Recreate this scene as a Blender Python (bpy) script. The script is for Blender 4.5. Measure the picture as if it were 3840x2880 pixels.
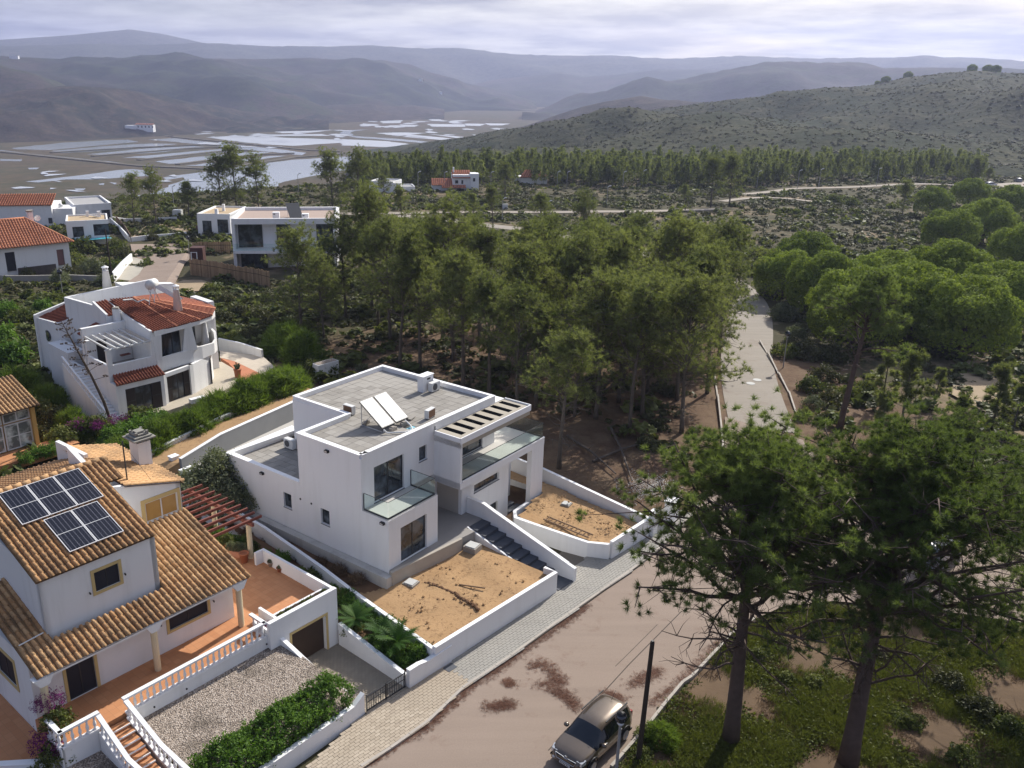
import bpy, math, random
import numpy as np
from mathutils import Vector, Matrix

# ------------------------------------------------------------------ scene, camera, sky, sun
for o in list(bpy.data.objects):
    bpy.data.objects.remove(o, do_unlink=True)
SC = bpy.context.scene
COL = SC.collection
R = math.radians
SUN_EL, SUN_AZ = 36.0, 36.0          # azimuth measured from +Y (the view direction) towards +X
CAM_Z = 28.0
FOC, PITCH, ROLL, PPX, PPY = 3265.0, R(19.30), R(0.40), 1677.0, 1440.0

_rt, _up, _bk = np.array([1, 0, 0.]), np.array([0, math.sin(PITCH), math.cos(PITCH)]), np.array([0, -math.cos(PITCH), math.sin(PITCH)])
_rt, _up = math.cos(ROLL)*_rt + math.sin(ROLL)*_up, -math.sin(ROLL)*_rt + math.cos(ROLL)*_up
cd = bpy.data.cameras.new('camera')
cam = bpy.data.objects.new('camera', cd)
COL.objects.link(cam)
cd.sensor_width = 36.0
cd.lens = 36.0*FOC/3840.0
cd.shift_x = (1920.0-PPX)/3840.0
cd.clip_start, cd.clip_end = 0.5, 60000.0
cam.matrix_world = Matrix(((_rt[0], _up[0], _bk[0], 0), (_rt[1], _up[1], _bk[1], 0), (_rt[2], _up[2], _bk[2], CAM_Z), (0, 0, 0, 1)))
SC.camera = cam
SC.render.resolution_x, SC.render.resolution_y = 1024, 768

SC.view_settings.view_transform = 'Standard'
SC.view_settings.look = 'None'
SC.view_settings.gamma = 1.0
SC.view_settings.exposure = EXPOSURE = 0.44
SC.view_settings.use_curve_mapping = False
SC.render.engine = 'CYCLES'
SC.cycles.max_bounces = 7
SC.cycles.transparent_max_bounces = 12
SC.cycles.volume_bounces = 1

W = bpy.data.worlds.new('World')
SC.world = W
W.use_nodes = True
nt = W.node_tree
nt.nodes.clear()
N = nt.nodes.new
L = nt.links.new
sky = N('ShaderNodeTexSky'); sky.sky_type = 'NISHITA'; sky.sun_disc = False
sky.sun_elevation = R(SUN_EL); sky.sun_rotation = R(SUN_AZ); sky.altitude = 90; sky.dust_density = 2.0
skym = N('ShaderNodeVectorMath'); skym.operation = 'SCALE'; skym.inputs['Scale'].default_value = 0.15
L(sky.outputs[0], skym.inputs[0])
tc = N('ShaderNodeTexCoord')
sep = N('ShaderNodeSeparateXYZ'); L(tc.outputs['Generated'], sep.inputs[0])
def wmath(op, a, b=None, c=None):
    n = N('ShaderNodeMath'); n.operation = op
    for i, v in enumerate((a, b, c)):
        if v is None: continue
        if isinstance(v, (int, float)): n.inputs[i].default_value = v
        else: L(v, n.inputs[i])
    return n.outputs[0]
zc = wmath('MAXIMUM', wmath('ADD', sep.outputs['Z'], 0.085), 0.04)
comb = N('ShaderNodeCombineXYZ')
L(wmath('DIVIDE', sep.outputs['X'], zc), comb.inputs[0]); L(wmath('DIVIDE', sep.outputs['Y'], zc), comb.inputs[1])
n1 = N('ShaderNodeTexNoise'); n1.inputs['Scale'].default_value = 0.95; n1.inputs['Detail'].default_value = 9; n1.inputs['Roughness'].default_value = 0.58
L(comb.outputs[0], n1.inputs['Vector'])
n2 = N('ShaderNodeTexNoise'); n2.inputs['Scale'].default_value = 0.32; n2.inputs['Detail'].default_value = 6
L(comb.outputs[0], n2.inputs['Vector'])
cr = N('ShaderNodeValToRGB')                      # grey undersides to sunlit tops of the cloud layer
cr.color_ramp.elements[0].position = 0.40; cr.color_ramp.elements[0].color = (0.62, 0.63, 0.68, 1)
cr.color_ramp.elements[1].position = 0.64; cr.color_ramp.elements[1].color = (1.34, 1.31, 1.22, 1)
L(n1.outputs[0], cr.inputs[0])
# the cloud layer glows more on the sun's side of the sky
dsun = N('ShaderNodeVectorMath'); dsun.operation = 'DOT_PRODUCT'; L(tc.outputs['Generated'], dsun.inputs[0])
dsun.inputs[1].default_value = (math.sin(R(SUN_AZ))*math.cos(R(SUN_EL)), math.cos(R(SUN_AZ))*math.cos(R(SUN_EL)), math.sin(R(SUN_EL)))
glow = N('ShaderNodeMapRange'); glow.inputs['From Min'].default_value = 0.30; glow.inputs['From Max'].default_value = 0.95
L(dsun.outputs['Value'], glow.inputs['Value'])
gc = N('ShaderNodeMix'); gc.data_type = 'RGBA'; gc.inputs[6].default_value = (0.265, 0.292, 0.42, 1); gc.inputs[7].default_value = (0.57, 0.545, 0.46, 1); L(glow.outputs[0], gc.inputs[0])
cs = N('ShaderNodeVectorMath'); cs.operation = 'MULTIPLY'; L(cr.outputs[0], cs.inputs[0]); L(gc.outputs[2], cs.inputs[1])
# clouds close up towards the horizon and break up overhead
cov = N('ShaderNodeMapRange'); cov.inputs['From Min'].default_value = 0.30; cov.inputs['From Max'].default_value = 0.75
cov.inputs['To Min'].default_value = 1.0; cov.inputs['To Max'].default_value = 0.25
L(sep.outputs['Z'], cov.inputs['Value'])
cf = N('ShaderNodeMapRange'); cf.inputs['From Min'].default_value = 0.30; cf.inputs['From Max'].default_value = 0.52
L(n2.outputs[0], cf.inputs['Value'])
fac = wmath('MULTIPLY', cov.outputs[0], wmath('ADD', wmath('MULTIPLY', cf.outputs[0], 0.35), 0.65))
mixc = N('ShaderNodeMix'); mixc.data_type = 'RGBA'
L(fac, mixc.inputs[0]); L(skym.outputs[0], mixc.inputs[6]); L(cs.outputs[0], mixc.inputs[7])
bg = N('ShaderNodeBackground'); bg.inputs[1].default_value = 1.0
L(mixc.outputs[2], bg.inputs[0])
wo = N('ShaderNodeOutputWorld'); L(bg.outputs[0], wo.inputs[0])

sd = bpy.data.lights.new('sun', 'SUN'); sd.energy = 4.6; sd.angle = R(0.55); sd.color = (1.0, 0.955, 0.88)
sun = bpy.data.objects.new('sun', sd); COL.objects.link(sun)
sv = Vector((math.sin(R(SUN_AZ))*math.cos(R(SUN_EL)), math.cos(R(SUN_AZ))*math.cos(R(SUN_EL)), math.sin(R(SUN_EL))))
sun.rotation_euler = sv.to_track_quat('Z', 'Y').to_euler()
sun.location = (60, 80, 120)

# ------------------------------------------------------------------ helpers
rnd = random.Random(7)
def site(x, y, z=0.0):
    """survey: where the sight line of a full-size photo pixel meets the level z"""
    r = (x-PPX)/FOC*_rt - (y-PPY)/FOC*_up - _bk
    t = (z-CAM_Z)/r[2]
    return Vector((r[0]*t, r[1]*t, z))
def sv2(x, y, z=0.0): return site(x*1.73598, y*1.73598, z)
def dist_pt(x, D, y=None, z=None):
    """point at horizontal distance D in the bearing of survey column x (2212 scale); height from row y"""
    r = (x*1.73598-PPX)/FOC*_rt - (y*1.73598-PPY)/FOC*_up - _bk
    t = D/math.hypot(r[0], r[1])
    return Vector((r[0]*t, r[1]*t, CAM_Z+r[2]*t))

def tag(o, label=None, cat=None, group=None, kind=None):
    if label: o['label'] = label
    if cat: o['category'] = cat
    if group: o['group'] = group
    if kind: o['kind'] = kind
    return o
def empty(name, loc=(0, 0, 0), rz=0.0, label=None, cat=None, group=None, parent=None):
    o = bpy.data.objects.new(name, None); COL.objects.link(o)
    o.location = loc; o.rotation_euler = (0, 0, rz); o.empty_display_size = 0.2
    if parent: o.parent = parent
    return tag(o, label, cat, group)
def link(name, me, parent=None, loc=None, rz=None):
    o = bpy.data.objects.new(name, me); COL.objects.link(o)
    if parent: o.parent = parent
    if loc is not None: o.location = loc
    if rz is not None: o.rotation_euler = (0, 0, rz)
    return o
def copy_tree(o, parent=None):
    c = o.copy(); COL.objects.link(c)
    if parent: c.parent = parent
    for ch in list(o.children): copy_tree(ch, c)
    return c

class MB:
    def __init__(s, flip=False): s.v = []; s.f = []; s.flip = flip
    def add(s, vs, fs):
        n = len(s.v); s.v += [tuple(p) for p in vs]; s.f += [tuple(i+n for i in f) for f in fs]; return s
    def box(s, x0, x1, y0, y1, z0, z1):
        if x1 < x0: x0, x1 = x1, x0
        if y1 < y0: y0, y1 = y1, y0
        return s.add([(x0, y0, z0), (x1, y0, z0), (x1, y1, z0), (x0, y1, z0), (x0, y0, z1), (x1, y0, z1), (x1, y1, z1), (x0, y1, z1)],
              [(0, 3, 2, 1), (4, 5, 6, 7), (0, 1, 5, 4), (1, 2, 6, 5), (2, 3, 7, 6), (3, 0, 4, 7)])
    def hexa(s, b4, t4):
        return s.add(list(b4)+list(t4), [(0, 3, 2, 1), (4, 5, 6, 7), (0, 1, 5, 4), (1, 2, 6, 5), (2, 3, 7, 6), (3, 0, 4, 7)])
    def poly(s, pts): return s.add(pts, [tuple(range(len(pts)))])
    def prism(s, pts, z0, z1):
        n = len(pts)
        zz = (lambda z, i: z[i] if isinstance(z, (list, tuple)) else z)
        vs = [(p[0], p[1], zz(z0, i)) for i, p in enumerate(pts)]+[(p[0], p[1], zz(z1, i)) for i, p in enumerate(pts)]
        ar = sum(pts[i][0]*pts[(i+1) % n][1]-pts[(i+1) % n][0]*pts[i][1] for i in range(n))
        fs = [tuple(range(n-1, -1, -1)), tuple(range(n, 2*n))]+[(i, (i+1) % n, n+(i+1) % n, n+i) for i in range(n)]
        if ar < 0: fs = [tuple(reversed(f)) for f in fs]
        return s.add(vs, fs)
    def path_wall(s, pts, t, z0, z1):
        """wall of thickness t along a polyline; z0, z1 numbers or per-point lists"""
        n = len(pts); Lp = []; Rp = []
        for i in range(n):
            a = Vector(pts[max(i-1, 0)][:2]); b = Vector(pts[min(i+1, n-1)][:2]); p = Vector(pts[i][:2])
            d = (b-a).normalized(); nn = Vector((-d.y, d.x))
            if 0 < i < n-1:
                d1 = (p-a).normalized(); k = 1/max(0.35, abs(Vector((-d1.y, d1.x)).dot(nn)))
            else: k = 1
            Lp.append(p+nn*t/2*k); Rp.append(p-nn*t/2*k)
        g = (lambda z, i: z[i] if isinstance(z, (list, tuple)) else z)
        vs = []
        for i in range(n):
            vs += [(Lp[i].x, Lp[i].y, g(z0, i)), (Rp[i].x, Rp[i].y, g(z0, i)), (Rp[i].x, Rp[i].y, g(z1, i)), (Lp[i].x, Lp[i].y, g(z1, i))]
        fs = [(0, 3, 2, 1) if False else (0, 1, 2, 3)]
        for i in range(n-1):
            a, b = 4*i, 4*i+4
            fs += [(a, b, b+1, a+1), (a+1, b+1, b+2, a+2), (a+2, b+2, b+3, a+3), (a+3, b+3, b, a)]
        e = 4*(n-1); fs.append((e+3, e+2, e+1, e))
        return s.add(vs, [tuple(reversed(f)) for f in fs])
    def tube(s, pts, rad, n=7, cap=True):
        pts = [Vector(p) for p in pts]; m = len(pts)
        if isinstance(rad, (int, float)): rad = [rad]*m
        vs = []; ref = None
        for i, p in enumerate(pts):
            d = (pts[min(i+1, m-1)]-pts[max(i-1, 0)]).normalized()
            if ref is None: ref = Vector((0, 0, 1)) if abs(d.z) < 0.9 else Vector((1, 0, 0))
            u = d.cross(ref).normalized(); w = u.cross(d).normalized(); ref = w
            for k in range(n):
                a = 2*math.pi*k/n; vs.append(tuple(p+(u*math.cos(a)+w*math.sin(a))*rad[i]))
        fs = [(i*n+k, i*n+(k+1) % n, (i+1)*n+(k+1) % n, (i+1)*n+k) for i in range(m-1) for k in range(n)]
        if cap: fs += [tuple(range(n-1, -1, -1)), tuple((m-1)*n+k for k in range(n))]
        return s.add(vs, fs)
    def bar(s, a, b, w, h=None):
        """square bar between two points"""
        a, b = Vector(a), Vector(b); h = h or w; d = (b-a).normalized()
        u = d.cross(Vector((0, 0, 1)))
        u = Vector((1, 0, 0)) if u.length < 1e-4 else u.normalized()
        v = u.cross(d).normalized()
        q = [(-1, -1), (1, -1), (1, 1), (-1, 1)]
        return s.hexa([a+u*w/2*i+v*h/2*j for i, j in q], [b+u*w/2*i+v*h/2*j for i, j in q])
    def lathe(s, prof, n=12, c=(0, 0, 0)):
        vs = []
        for r, z in prof:
            for k in range(n):
                a = 2*math.pi*k/n; vs.append((c[0]+r*math.cos(a), c[1]+r*math.sin(a), c[2]+z))
        m = len(prof)
        fs = [(i*n+k, i*n+(k+1) % n, (i+1)*n+(k+1) % n, (i+1)*n+k) for i in range(m-1) for k in range(n)]
        fs += [tuple(range(n-1, -1, -1)), tuple((m-1)*n+k for k in range(n))]
        return s.add(vs, fs)
    def ball(s, c, r, nu=12, nv=8, sz=1.0):
        prof = [(r*math.sin(math.pi*i/nv)+1e-4, -r*sz*math.cos(math.pi*i/nv)) for i in range(nv+1)]
        return s.lathe(prof, nu, c)
    def mesh(s, name, mat, smooth=False):
        me = bpy.data.meshes.new(name)
        v, f = s.v, s.f
        if s.flip: v = [(p[0], -p[1], p[2]) for p in v]; f = [tuple(reversed(q)) for q in f]
        me.from_pydata(v, [], f)
        if mat: me.materials.append(mat)
        if smooth: me.polygons.foreach_set('use_smooth', [True]*len(me.polygons))
        me.update(); return me
    def build(s, name, mat, parent=None, smooth=False, label=None, cat=None, group=None, kind=None, loc=None, rz=None):
        return tag(link(name, s.mesh(name, mat, smooth), parent, loc, rz), label, cat, group, kind)

def np_mesh(name, V, F, mat, attr=None, smooth=False):
    """V (n,3); F (m,3) triangles or (m,4) quads, fast path"""
    me = bpy.data.meshes.new(name)
    k = F.shape[1]
    me.vertices.add(len(V)); me.vertices.foreach_set('co', np.ascontiguousarray(V, dtype=np.float32).ravel())
    me.loops.add(F.size); me.loops.foreach_set('vertex_index', np.ascontiguousarray(F, dtype=np.int32).ravel())
    me.polygons.add(len(F)); me.polygons.foreach_set('loop_start', np.arange(0, F.size, k, dtype=np.int32))
    me.polygons.foreach_set('loop_total', np.full(len(F), k, dtype=np.int32))
    if smooth: me.polygons.foreach_set('use_smooth', np.ones(len(F), dtype=bool))
    me.update(calc_edges=True)
    if attr is not None:
        a = me.attributes.new('tint', 'FLOAT', 'POINT'); a.data.foreach_set('value', np.ascontiguousarray(attr, dtype=np.float32))
    if mat: me.materials.append(mat)
    return me

# ------------------------------------------------------------------ materials
class NG:
    def __init__(s, name):
        s.m = bpy.data.materials.new(name); s.m.use_nodes = True; s.t = s.m.node_tree; s.t.nodes.clear()
        s.out = s.n('ShaderNodeOutputMaterial')
    def n(s, t, **kw):
        x = s.t.nodes.new(t)
        for k, v in kw.items(): setattr(x, k, v)
        return x
    def l(s, a, b): s.t.links.new(a, b)
    def noise(s, scale, detail=4, rough=0.55, co='Object', vec=None, dist=0.0):
        x = s.n('ShaderNodeTexNoise'); x.inputs['Scale'].default_value = scale; x.inputs['Detail'].default_value = detail
        x.inputs['Roughness'].default_value = rough; x.inputs['Distortion'].default_value = dist
        s.l(vec if vec is not None else s.coord(co), x.inputs['Vector']); return x.outputs[0]
    def coord(s, co='Object'):
        if co == 'World': return s.n('ShaderNodeNewGeometry').outputs['Position']
        return s.n('ShaderNodeTexCoord').outputs[co]
    def ramp(s, f, stops):
        x = s.n('ShaderNodeValToRGB'); e = x.color_ramp.elements
        while len(e) < len(stops): e.new(0.5)
        for i, (p, c) in enumerate(stops): e[i].position = p; e[i].color = (*c, 1) if len(c) == 3 else c
        s.l(f, x.inputs[0]); return x.outputs[0]
    def mix(s, f, a, b, mode='MIX'):
        x = s.n('ShaderNodeMix', data_type='RGBA', blend_type=mode)
        for v, i in ((f, 0), (a, 6), (b, 7)):
            if isinstance(v, (int, float)): x.inputs[i].default_value = v
            elif isinstance(v, tuple): x.inputs[i].default_value = (*v, 1)
            else: s.l(v, x.inputs[i])
        return x.outputs[2]
    def math(s, op, a, b=0.0):
        x = s.n('ShaderNodeMath', operation=op)
        for v, i in ((a, 0), (b, 1)):
            if isinstance(v, (int, float)): x.inputs[i].default_value = v
            else: s.l(v, x.inputs[i])
        return x.outputs[0]
    def bsdf(s, color, rough=0.8, metal=0.0, spec=0.3, bump=None, bstr=0.3, bdist=0.02, **kw):
        b = s.n('ShaderNodeBsdfPrincipled')
        if isinstance(color, tuple): b.inputs['Base Color'].default_value = (*color, 1)
        else: s.l(color, b.inputs['Base Color'])
        if isinstance(rough, (int, float)): b.inputs['Roughness'].default_value = rough
        else: s.l(rough, b.inputs['Roughness'])
        b.inputs['Metallic'].default_value = metal; b.inputs['Specular IOR Level'].default_value = spec
        for k, v in kw.items(): b.inputs[k].default_value = v
        if bump is not None:
            bp = s.n('ShaderNodeBump'); bp.inputs['Strength'].default_value = bstr; bp.inputs['Distance'].default_value = bdist
            s.l(bump, bp.inputs['Height']); s.l(bp.outputs[0], b.inputs['Normal'])
        s.l(b.outputs[0], s.out.inputs[0]); return b
    def obrand(s): return s.n('ShaderNodeObjectInfo').outputs['Random']

def M_flat(name, color, rough=0.7, var=0.12, scale=1.5, spec=0.3, metal=0.0, bump=0.0, bscale=30, co='Object', fine=0.06):
    """plain material with blotchy wear, fine grain and a little relief"""
    g = NG(name)
    c = g.mix(g.noise(scale, 5, co=co), tuple(x*(1-var) for x in color), tuple(min(0.95, x*(1+var)) for x in color))
    c = g.mix(g.math('MULTIPLY', g.noise(bscale, 3, co=co), fine*3), c, tuple(x*0.6 for x in color))
    g.bsdf(c, rough, metal, spec, bump=g.noise(bscale, 4, co=co) if bump else None, bstr=bump)
    return g.m
def M_rand(name, stops, rough=0.8, scale=3.0, bump=0.2, bscale=40, amp=0.5):
    """per-piece colour (object random) with blotches"""
    g = NG(name)
    r = g.math('ADD', g.math('MULTIPLY', g.obrand(), amp), g.math('MULTIPLY', g.noise(scale, 5, co='World'), 1-amp))
    c = g.ramp(r, stops)
    c = g.mix(g.math('MULTIPLY', g.noise(bscale, 3, co='World'), 0.25), c, (0.05, 0.045, 0.04))
    g.bsdf(c, rough, bump=g.noise(bscale, 4, co='World'), bstr=bump)
    return g.m
def M_plaster(name, color=(0.80, 0.80, 0.79), stain=(0.52, 0.50, 0.46), amount=0.25):
    g = NG(name)
    mp = g.n('ShaderNodeMapping'); mp.inputs['Scale'].default_value = (1, 1, 0.12); g.l(g.coord('World'), mp.inputs[0])
    st = g.ramp(g.noise(1.6, 6, 0.6, vec=mp.outputs[0]), [(0.50, (0, 0, 0)), (0.78, (1, 1, 1))])
    bl = g.noise(0.35, 4, co='World')
    c = g.mix(g.math('MULTIPLY', st, amount), color, stain)
    c = g.mix(g.math('MULTIPLY', bl, 0.12), c, tuple(x*0.75 for x in color))
    g.bsdf(c, 0.85, spec=0.2, bump=g.noise(18, 5, co='World'), bstr=0.12, bdist=0.01)
    return g.m
def M_glass_dark(name, tint=(0.02, 0.025, 0.03), rough=0.04, spec=0.6):
    g = NG(name)
    c = g.mix(g.ramp(g.noise(0.9, 4, 0.6, co='World'), [(0.46, (0, 0, 0)), (0.62, (1, 1, 1))]), tint, tuple(x*4.5 for x in tint))  # lighter patches in the tint imitate curtains and reflections
    g.bsdf(c, rough, spec=spec, bump=g.noise(0.8, 2, co='World'), bstr=0.02)
    return g.m
def M_glass_clear(name, tint=(0.90, 0.96, 0.95)):
    g = NG(name)
    t = g.n('ShaderNodeBsdfTransparent'); t.inputs[0].default_value = (*tint, 1)
    gl = g.n('ShaderNodeBsdfGlossy'); gl.inputs['Roughness'].default_value = 0.02
    lw = g.n('ShaderNodeLayerWeight'); lw.inputs[0].default_value = 0.5
    mx = g.n('ShaderNodeMixShader'); g.l(g.math('ADD', g.math('MULTIPLY', g.math('POWER', lw.outputs['Facing'], 5.0), 0.9), 0.035), mx.inputs[0]); g.l(t.outputs[0], mx.inputs[1]); g.l(gl.outputs[0], mx.inputs[2])
    g.l(mx.outputs[0], g.out.inputs[0]); return g.m
def M_leaf(name, dark, light, trans=0.30, scale=0.5, rough=0.6, tr_tint=(1.25, 1.3, 0.6)):
    """foliage: colour by clump (tint attribute), branch noise and tree; part of the light passes through"""
    g = NG(name)
    at = g.n('ShaderNodeAttribute', attribute_name='tint')
    r = g.math('ADD', g.math('MULTIPLY', at.outputs['Fac'], 0.5), g.math('ADD', g.math('MULTIPLY', g.noise(scale, 3, co='World'), 0.4), g.math('MULTIPLY', g.obrand(), 0.2)))
    c = g.ramp(r, [(0.25, dark), (0.80, light)])
    d = g.n('ShaderNodeBsdfPrincipled'); g.l(c, d.inputs['Base Color']); d.inputs['Roughness'].default_value = rough; d.inputs['Specular IOR Level'].default_value = 0.15
    t = g.n('ShaderNodeBsdfTranslucent'); g.l(g.mix(1.0, c, tr_tint, 'MULTIPLY'), t.inputs[0])
    mx = g.n('ShaderNodeMixShader'); mx.inputs[0].default_value = trans
    g.l(d.outputs[0], mx.inputs[1]); g.l(t.outputs[0], mx.inputs[2]); g.l(mx.outputs[0], g.out.inputs[0]); return g.m
# ================================================================== THE LAND
SEA = -60.0
def edge_r(phi):      # how far the plateau reaches in the bearing phi (degrees from +Y)
    return np.interp(phi, [-180, -60, -34, -20, -8, -2, 6, 22, 40, 60, 180], [235, 235, 235, 250, 280, 300, 332, 368, 410, 420, 420])
def tz_np(x, y):
    r = np.hypot(x, y); phi = np.degrees(np.arctan2(x, y))
    z = -0.12-0.016*np.maximum(0, r-60)*np.clip((r-60)/60, 0, 1)
    z = np.maximum(z, -7.0)
    w = np.clip((r-75)/60, 0, 1)
    z = z+w*(0.5*np.sin(x*.05+1)*np.cos(y*.043)+0.35*np.sin(x*.11+y*.07))*0.7-w*0.25
    t = np.clip((r-edge_r(phi))/190.0, 0, 1); t = t*t*(3-2*t)
    return z*(1-t)+(SEA-5)*t
def tz(x, y): return float(tz_np(np.array(float(x)), np.array(float(y))))
def drape(p, dz=0.0):    # march a survey sight line down to the land
    z = 0.0
    for _ in range(25): q = site(p[0], p[1], z); z = 0.5*z+0.5*tz(q.x, q.y)
    q = site(p[0], p[1], z); return Vector((q.x, q.y, z+dz))
def dv(x, y, dz=0.0): return drape((x*1.73598, y*1.73598), dz)

def m_ground():
    g = NG('ground_earth')
    p = g.coord('World')
    a = g.noise(0.045, 6, 0.62, vec=p); b = g.noise(0.4, 7, 0.65, vec=p); c3 = g.noise(3.5, 6, 0.6, vec=p)
    sand = g.mix(c3, (0.19, 0.14, 0.085), (0.32, 0.24, 0.155))
    green = g.mix(b, (0.036, 0.037, 0.019), (0.092, 0.080, 0.044))
    litter = g.mix(c3, (0.070, 0.045, 0.030), (0.170, 0.106, 0.068))
    f1 = g.ramp(g.math('ADD', g.math('MULTIPLY', a, 0.6), g.math('MULTIPLY', b, 0.4)), [(0.36, (1, 1, 1)), (0.49, (0, 0, 0))])
    base = g.mix(f1, green, sand)
    # brown needle litter where the pine grove stands
    sp = g.n('ShaderNodeSeparateXYZ'); g.l(p, sp.inputs[0])
    dx = g.math('DIVIDE', g.math('SUBTRACT', sp.outputs[0], 12.0), 40.0); dy = g.math('DIVIDE', g.math('SUBTRACT', sp.outputs[1], 78.0), 36.0)
    d2 = g.math('ADD', g.math('MULTIPLY', dx, dx), g.math('MULTIPLY', dy, dy))
    fl = g.ramp(g.math('ADD', d2, g.math('MULTIPLY', b, 0.5)), [(0.75, (1, 1, 1)), (1.35, (0, 0, 0))])
    base = g.mix(fl, base, g.mix(g.ramp(b, [(0.40, (0, 0, 0)), (0.62, (1, 1, 1))]), litter, g.mix(0.35, litter, sand)))
    g.bsdf(base, 0.95, spec=0.1, bump=g.noise(5.0, 6, 0.7, vec=p), bstr=0.6, bdist=0.12)
    return g.m
def m_hill(name, c1, c2, c3, s=0.004):
    g = NG(name); p = g.coord('World')
    a = g.noise(s, 6, 0.6, vec=p); b = g.noise(s*7, 6, 0.65, vec=p); c = g.noise(s*40, 4, 0.7, vec=p)
    x = g.mix(g.ramp(a, [(0.42, (0, 0, 0)), (0.58, (1, 1, 1))]), c1, c2)
    x = g.mix(g.ramp(b, [(0.46, (0, 0, 0)), (0.66, (1, 1, 1))]), x, c3)
    x = g.mix(g.math('MULTIPLY', g.ramp(c, [(0.45, (0, 0, 0)), (0.60, (1, 1, 1))]), 0.55), x, (0.018, 0.024, 0.012))
    g.bsdf(x, 0.95, spec=0.05, bump=g.math('ADD', c, g.math('MULTIPLY', b, 2.0)), bstr=0.55, bdist=2.0)
    return g.m
MG = m_ground()
# one sheet, polar spacing round the drone, out past the estuary
rr = np.concatenate([np.linspace(4, 110, 70), np.geomspace(112, 5900, 90)])
th = np.radians(np.concatenate([np.linspace(-180, -62, 24, endpoint=False), np.linspace(-62, 62, 220), np.linspace(62, 180, 25)[1:]]))
RRg, THg = np.meshgrid(rr, th, indexing='ij')
X, Y = RRg*np.sin(THg), RRg*np.cos(THg)
Z = tz_np(X, Y)
nr, nth = X.shape
idx = np.arange(nr*nth).reshape(nr, nth)
F = np.stack([idx[:-1, :-1], idx[:-1, 1:], idx[1:, 1:], idx[1:, :-1]], -1).reshape(-1, 4)[:, ::-1]
Vv = np.concatenate([np.stack([X, Y, Z], -1).reshape(-1, 3), [[0, 0, -0.12]]])
tag(link('ground', np_mesh('ground', Vv, F, MG, smooth=True)), 'plateau of sand, litter and low scrub under the houses', kind='structure')

# ---- estuary: marsh, ponds and river
def m_marsh():
    g = NG('marsh_plants'); p = g.coord('World')
    a = g.noise(0.006, 7, 0.65, vec=p); b = g.noise(0.05, 6, 0.7, vec=p)
    c = g.mix(g.ramp(a, [(0.40, (0, 0, 0)), (0.62, (1, 1, 1))]), (0.080, 0.064, 0.040), (0.058, 0.062, 0.034))
    c = g.mix(g.ramp(b, [(0.45, (0, 0, 0)), (0.70, (1, 1, 1))]), c, (0.12, 0.093, 0.06))
    g.bsdf(c, 0.95, spec=0.05, bump=b, bstr=0.5, bdist=0.6); return g.m
def m_water(name, c=(0.10, 0.12, 0.14), rough=0.12):
    g = NG(name); g.bsdf(g.mix(g.noise(0.01, 3, co='World'), c, tuple(k*1.5 for k in c)), rough, spec=0.9, bump=g.noise(0.35, 3, co='World'), bstr=0.05, bdist=0.2)
    return g.m
mb = MB(); mb.poly([(x, y, SEA) for x, y in ((-3600, 250), (2500, 250), (2500, 4600), (-3600, 4600))])
mb.build('marsh', m_marsh(), kind='structure', label='brown salt marsh filling the flat valley floor')
MWAT = m_water('water_estuary', (0.20, 0.225, 0.25), 0.18); MPOND = m_water('water_salt_pan', (0.36, 0.38, 0.41), 0.25)
def rough_poly(pts, amp, seed, sub=6):
    q = random.Random(seed); out = []
    for i in range(len(pts)):
        a, b = Vector(pts[i]), Vector(pts[(i+1) % len(pts)])
        n = max(1, min(sub, int((b-a).length/14)))
        for k in range(n):
            p = a.lerp(b, k/n); w = amp*(1 if k else 0.4)
            out.append((p.x+q.uniform(-w, w), p.y+q.uniform(-w, w), p.z))
    return out
def est(pts, mat, name, amp=5.0, dz=0.06, region=0):
    ps = [sv2(region+px*0.33333, py*0.33333, SEA+dz) for px, py in pts]
    mb = MB(); mb.poly(rough_poly(ps, amp, len(pts)*7+int(abs(pts[0][0]))))
    mb.build(name, mat, kind='structure')
est([(2212, 1015), (1900, 1035), (1650, 1065), (1450, 1100), (1200, 1130), (1050, 1150), (1075, 1165), (1190, 1150), (1150, 1180), (1090, 1200), (950, 1260), (690, 1300), (560, 1345),
     (900, 1420), (1400, 1350), (1750, 1215), (1900, 1165), (2100, 1130), (2212, 1108), (2330, 1090), (2345, 1118), (2400, 1112), (2465, 1075), (2505, 1040), (2590, 1000), (2680, 972), (2510, 985), (2350, 1015)], MWAT, 'river', 4)
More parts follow.
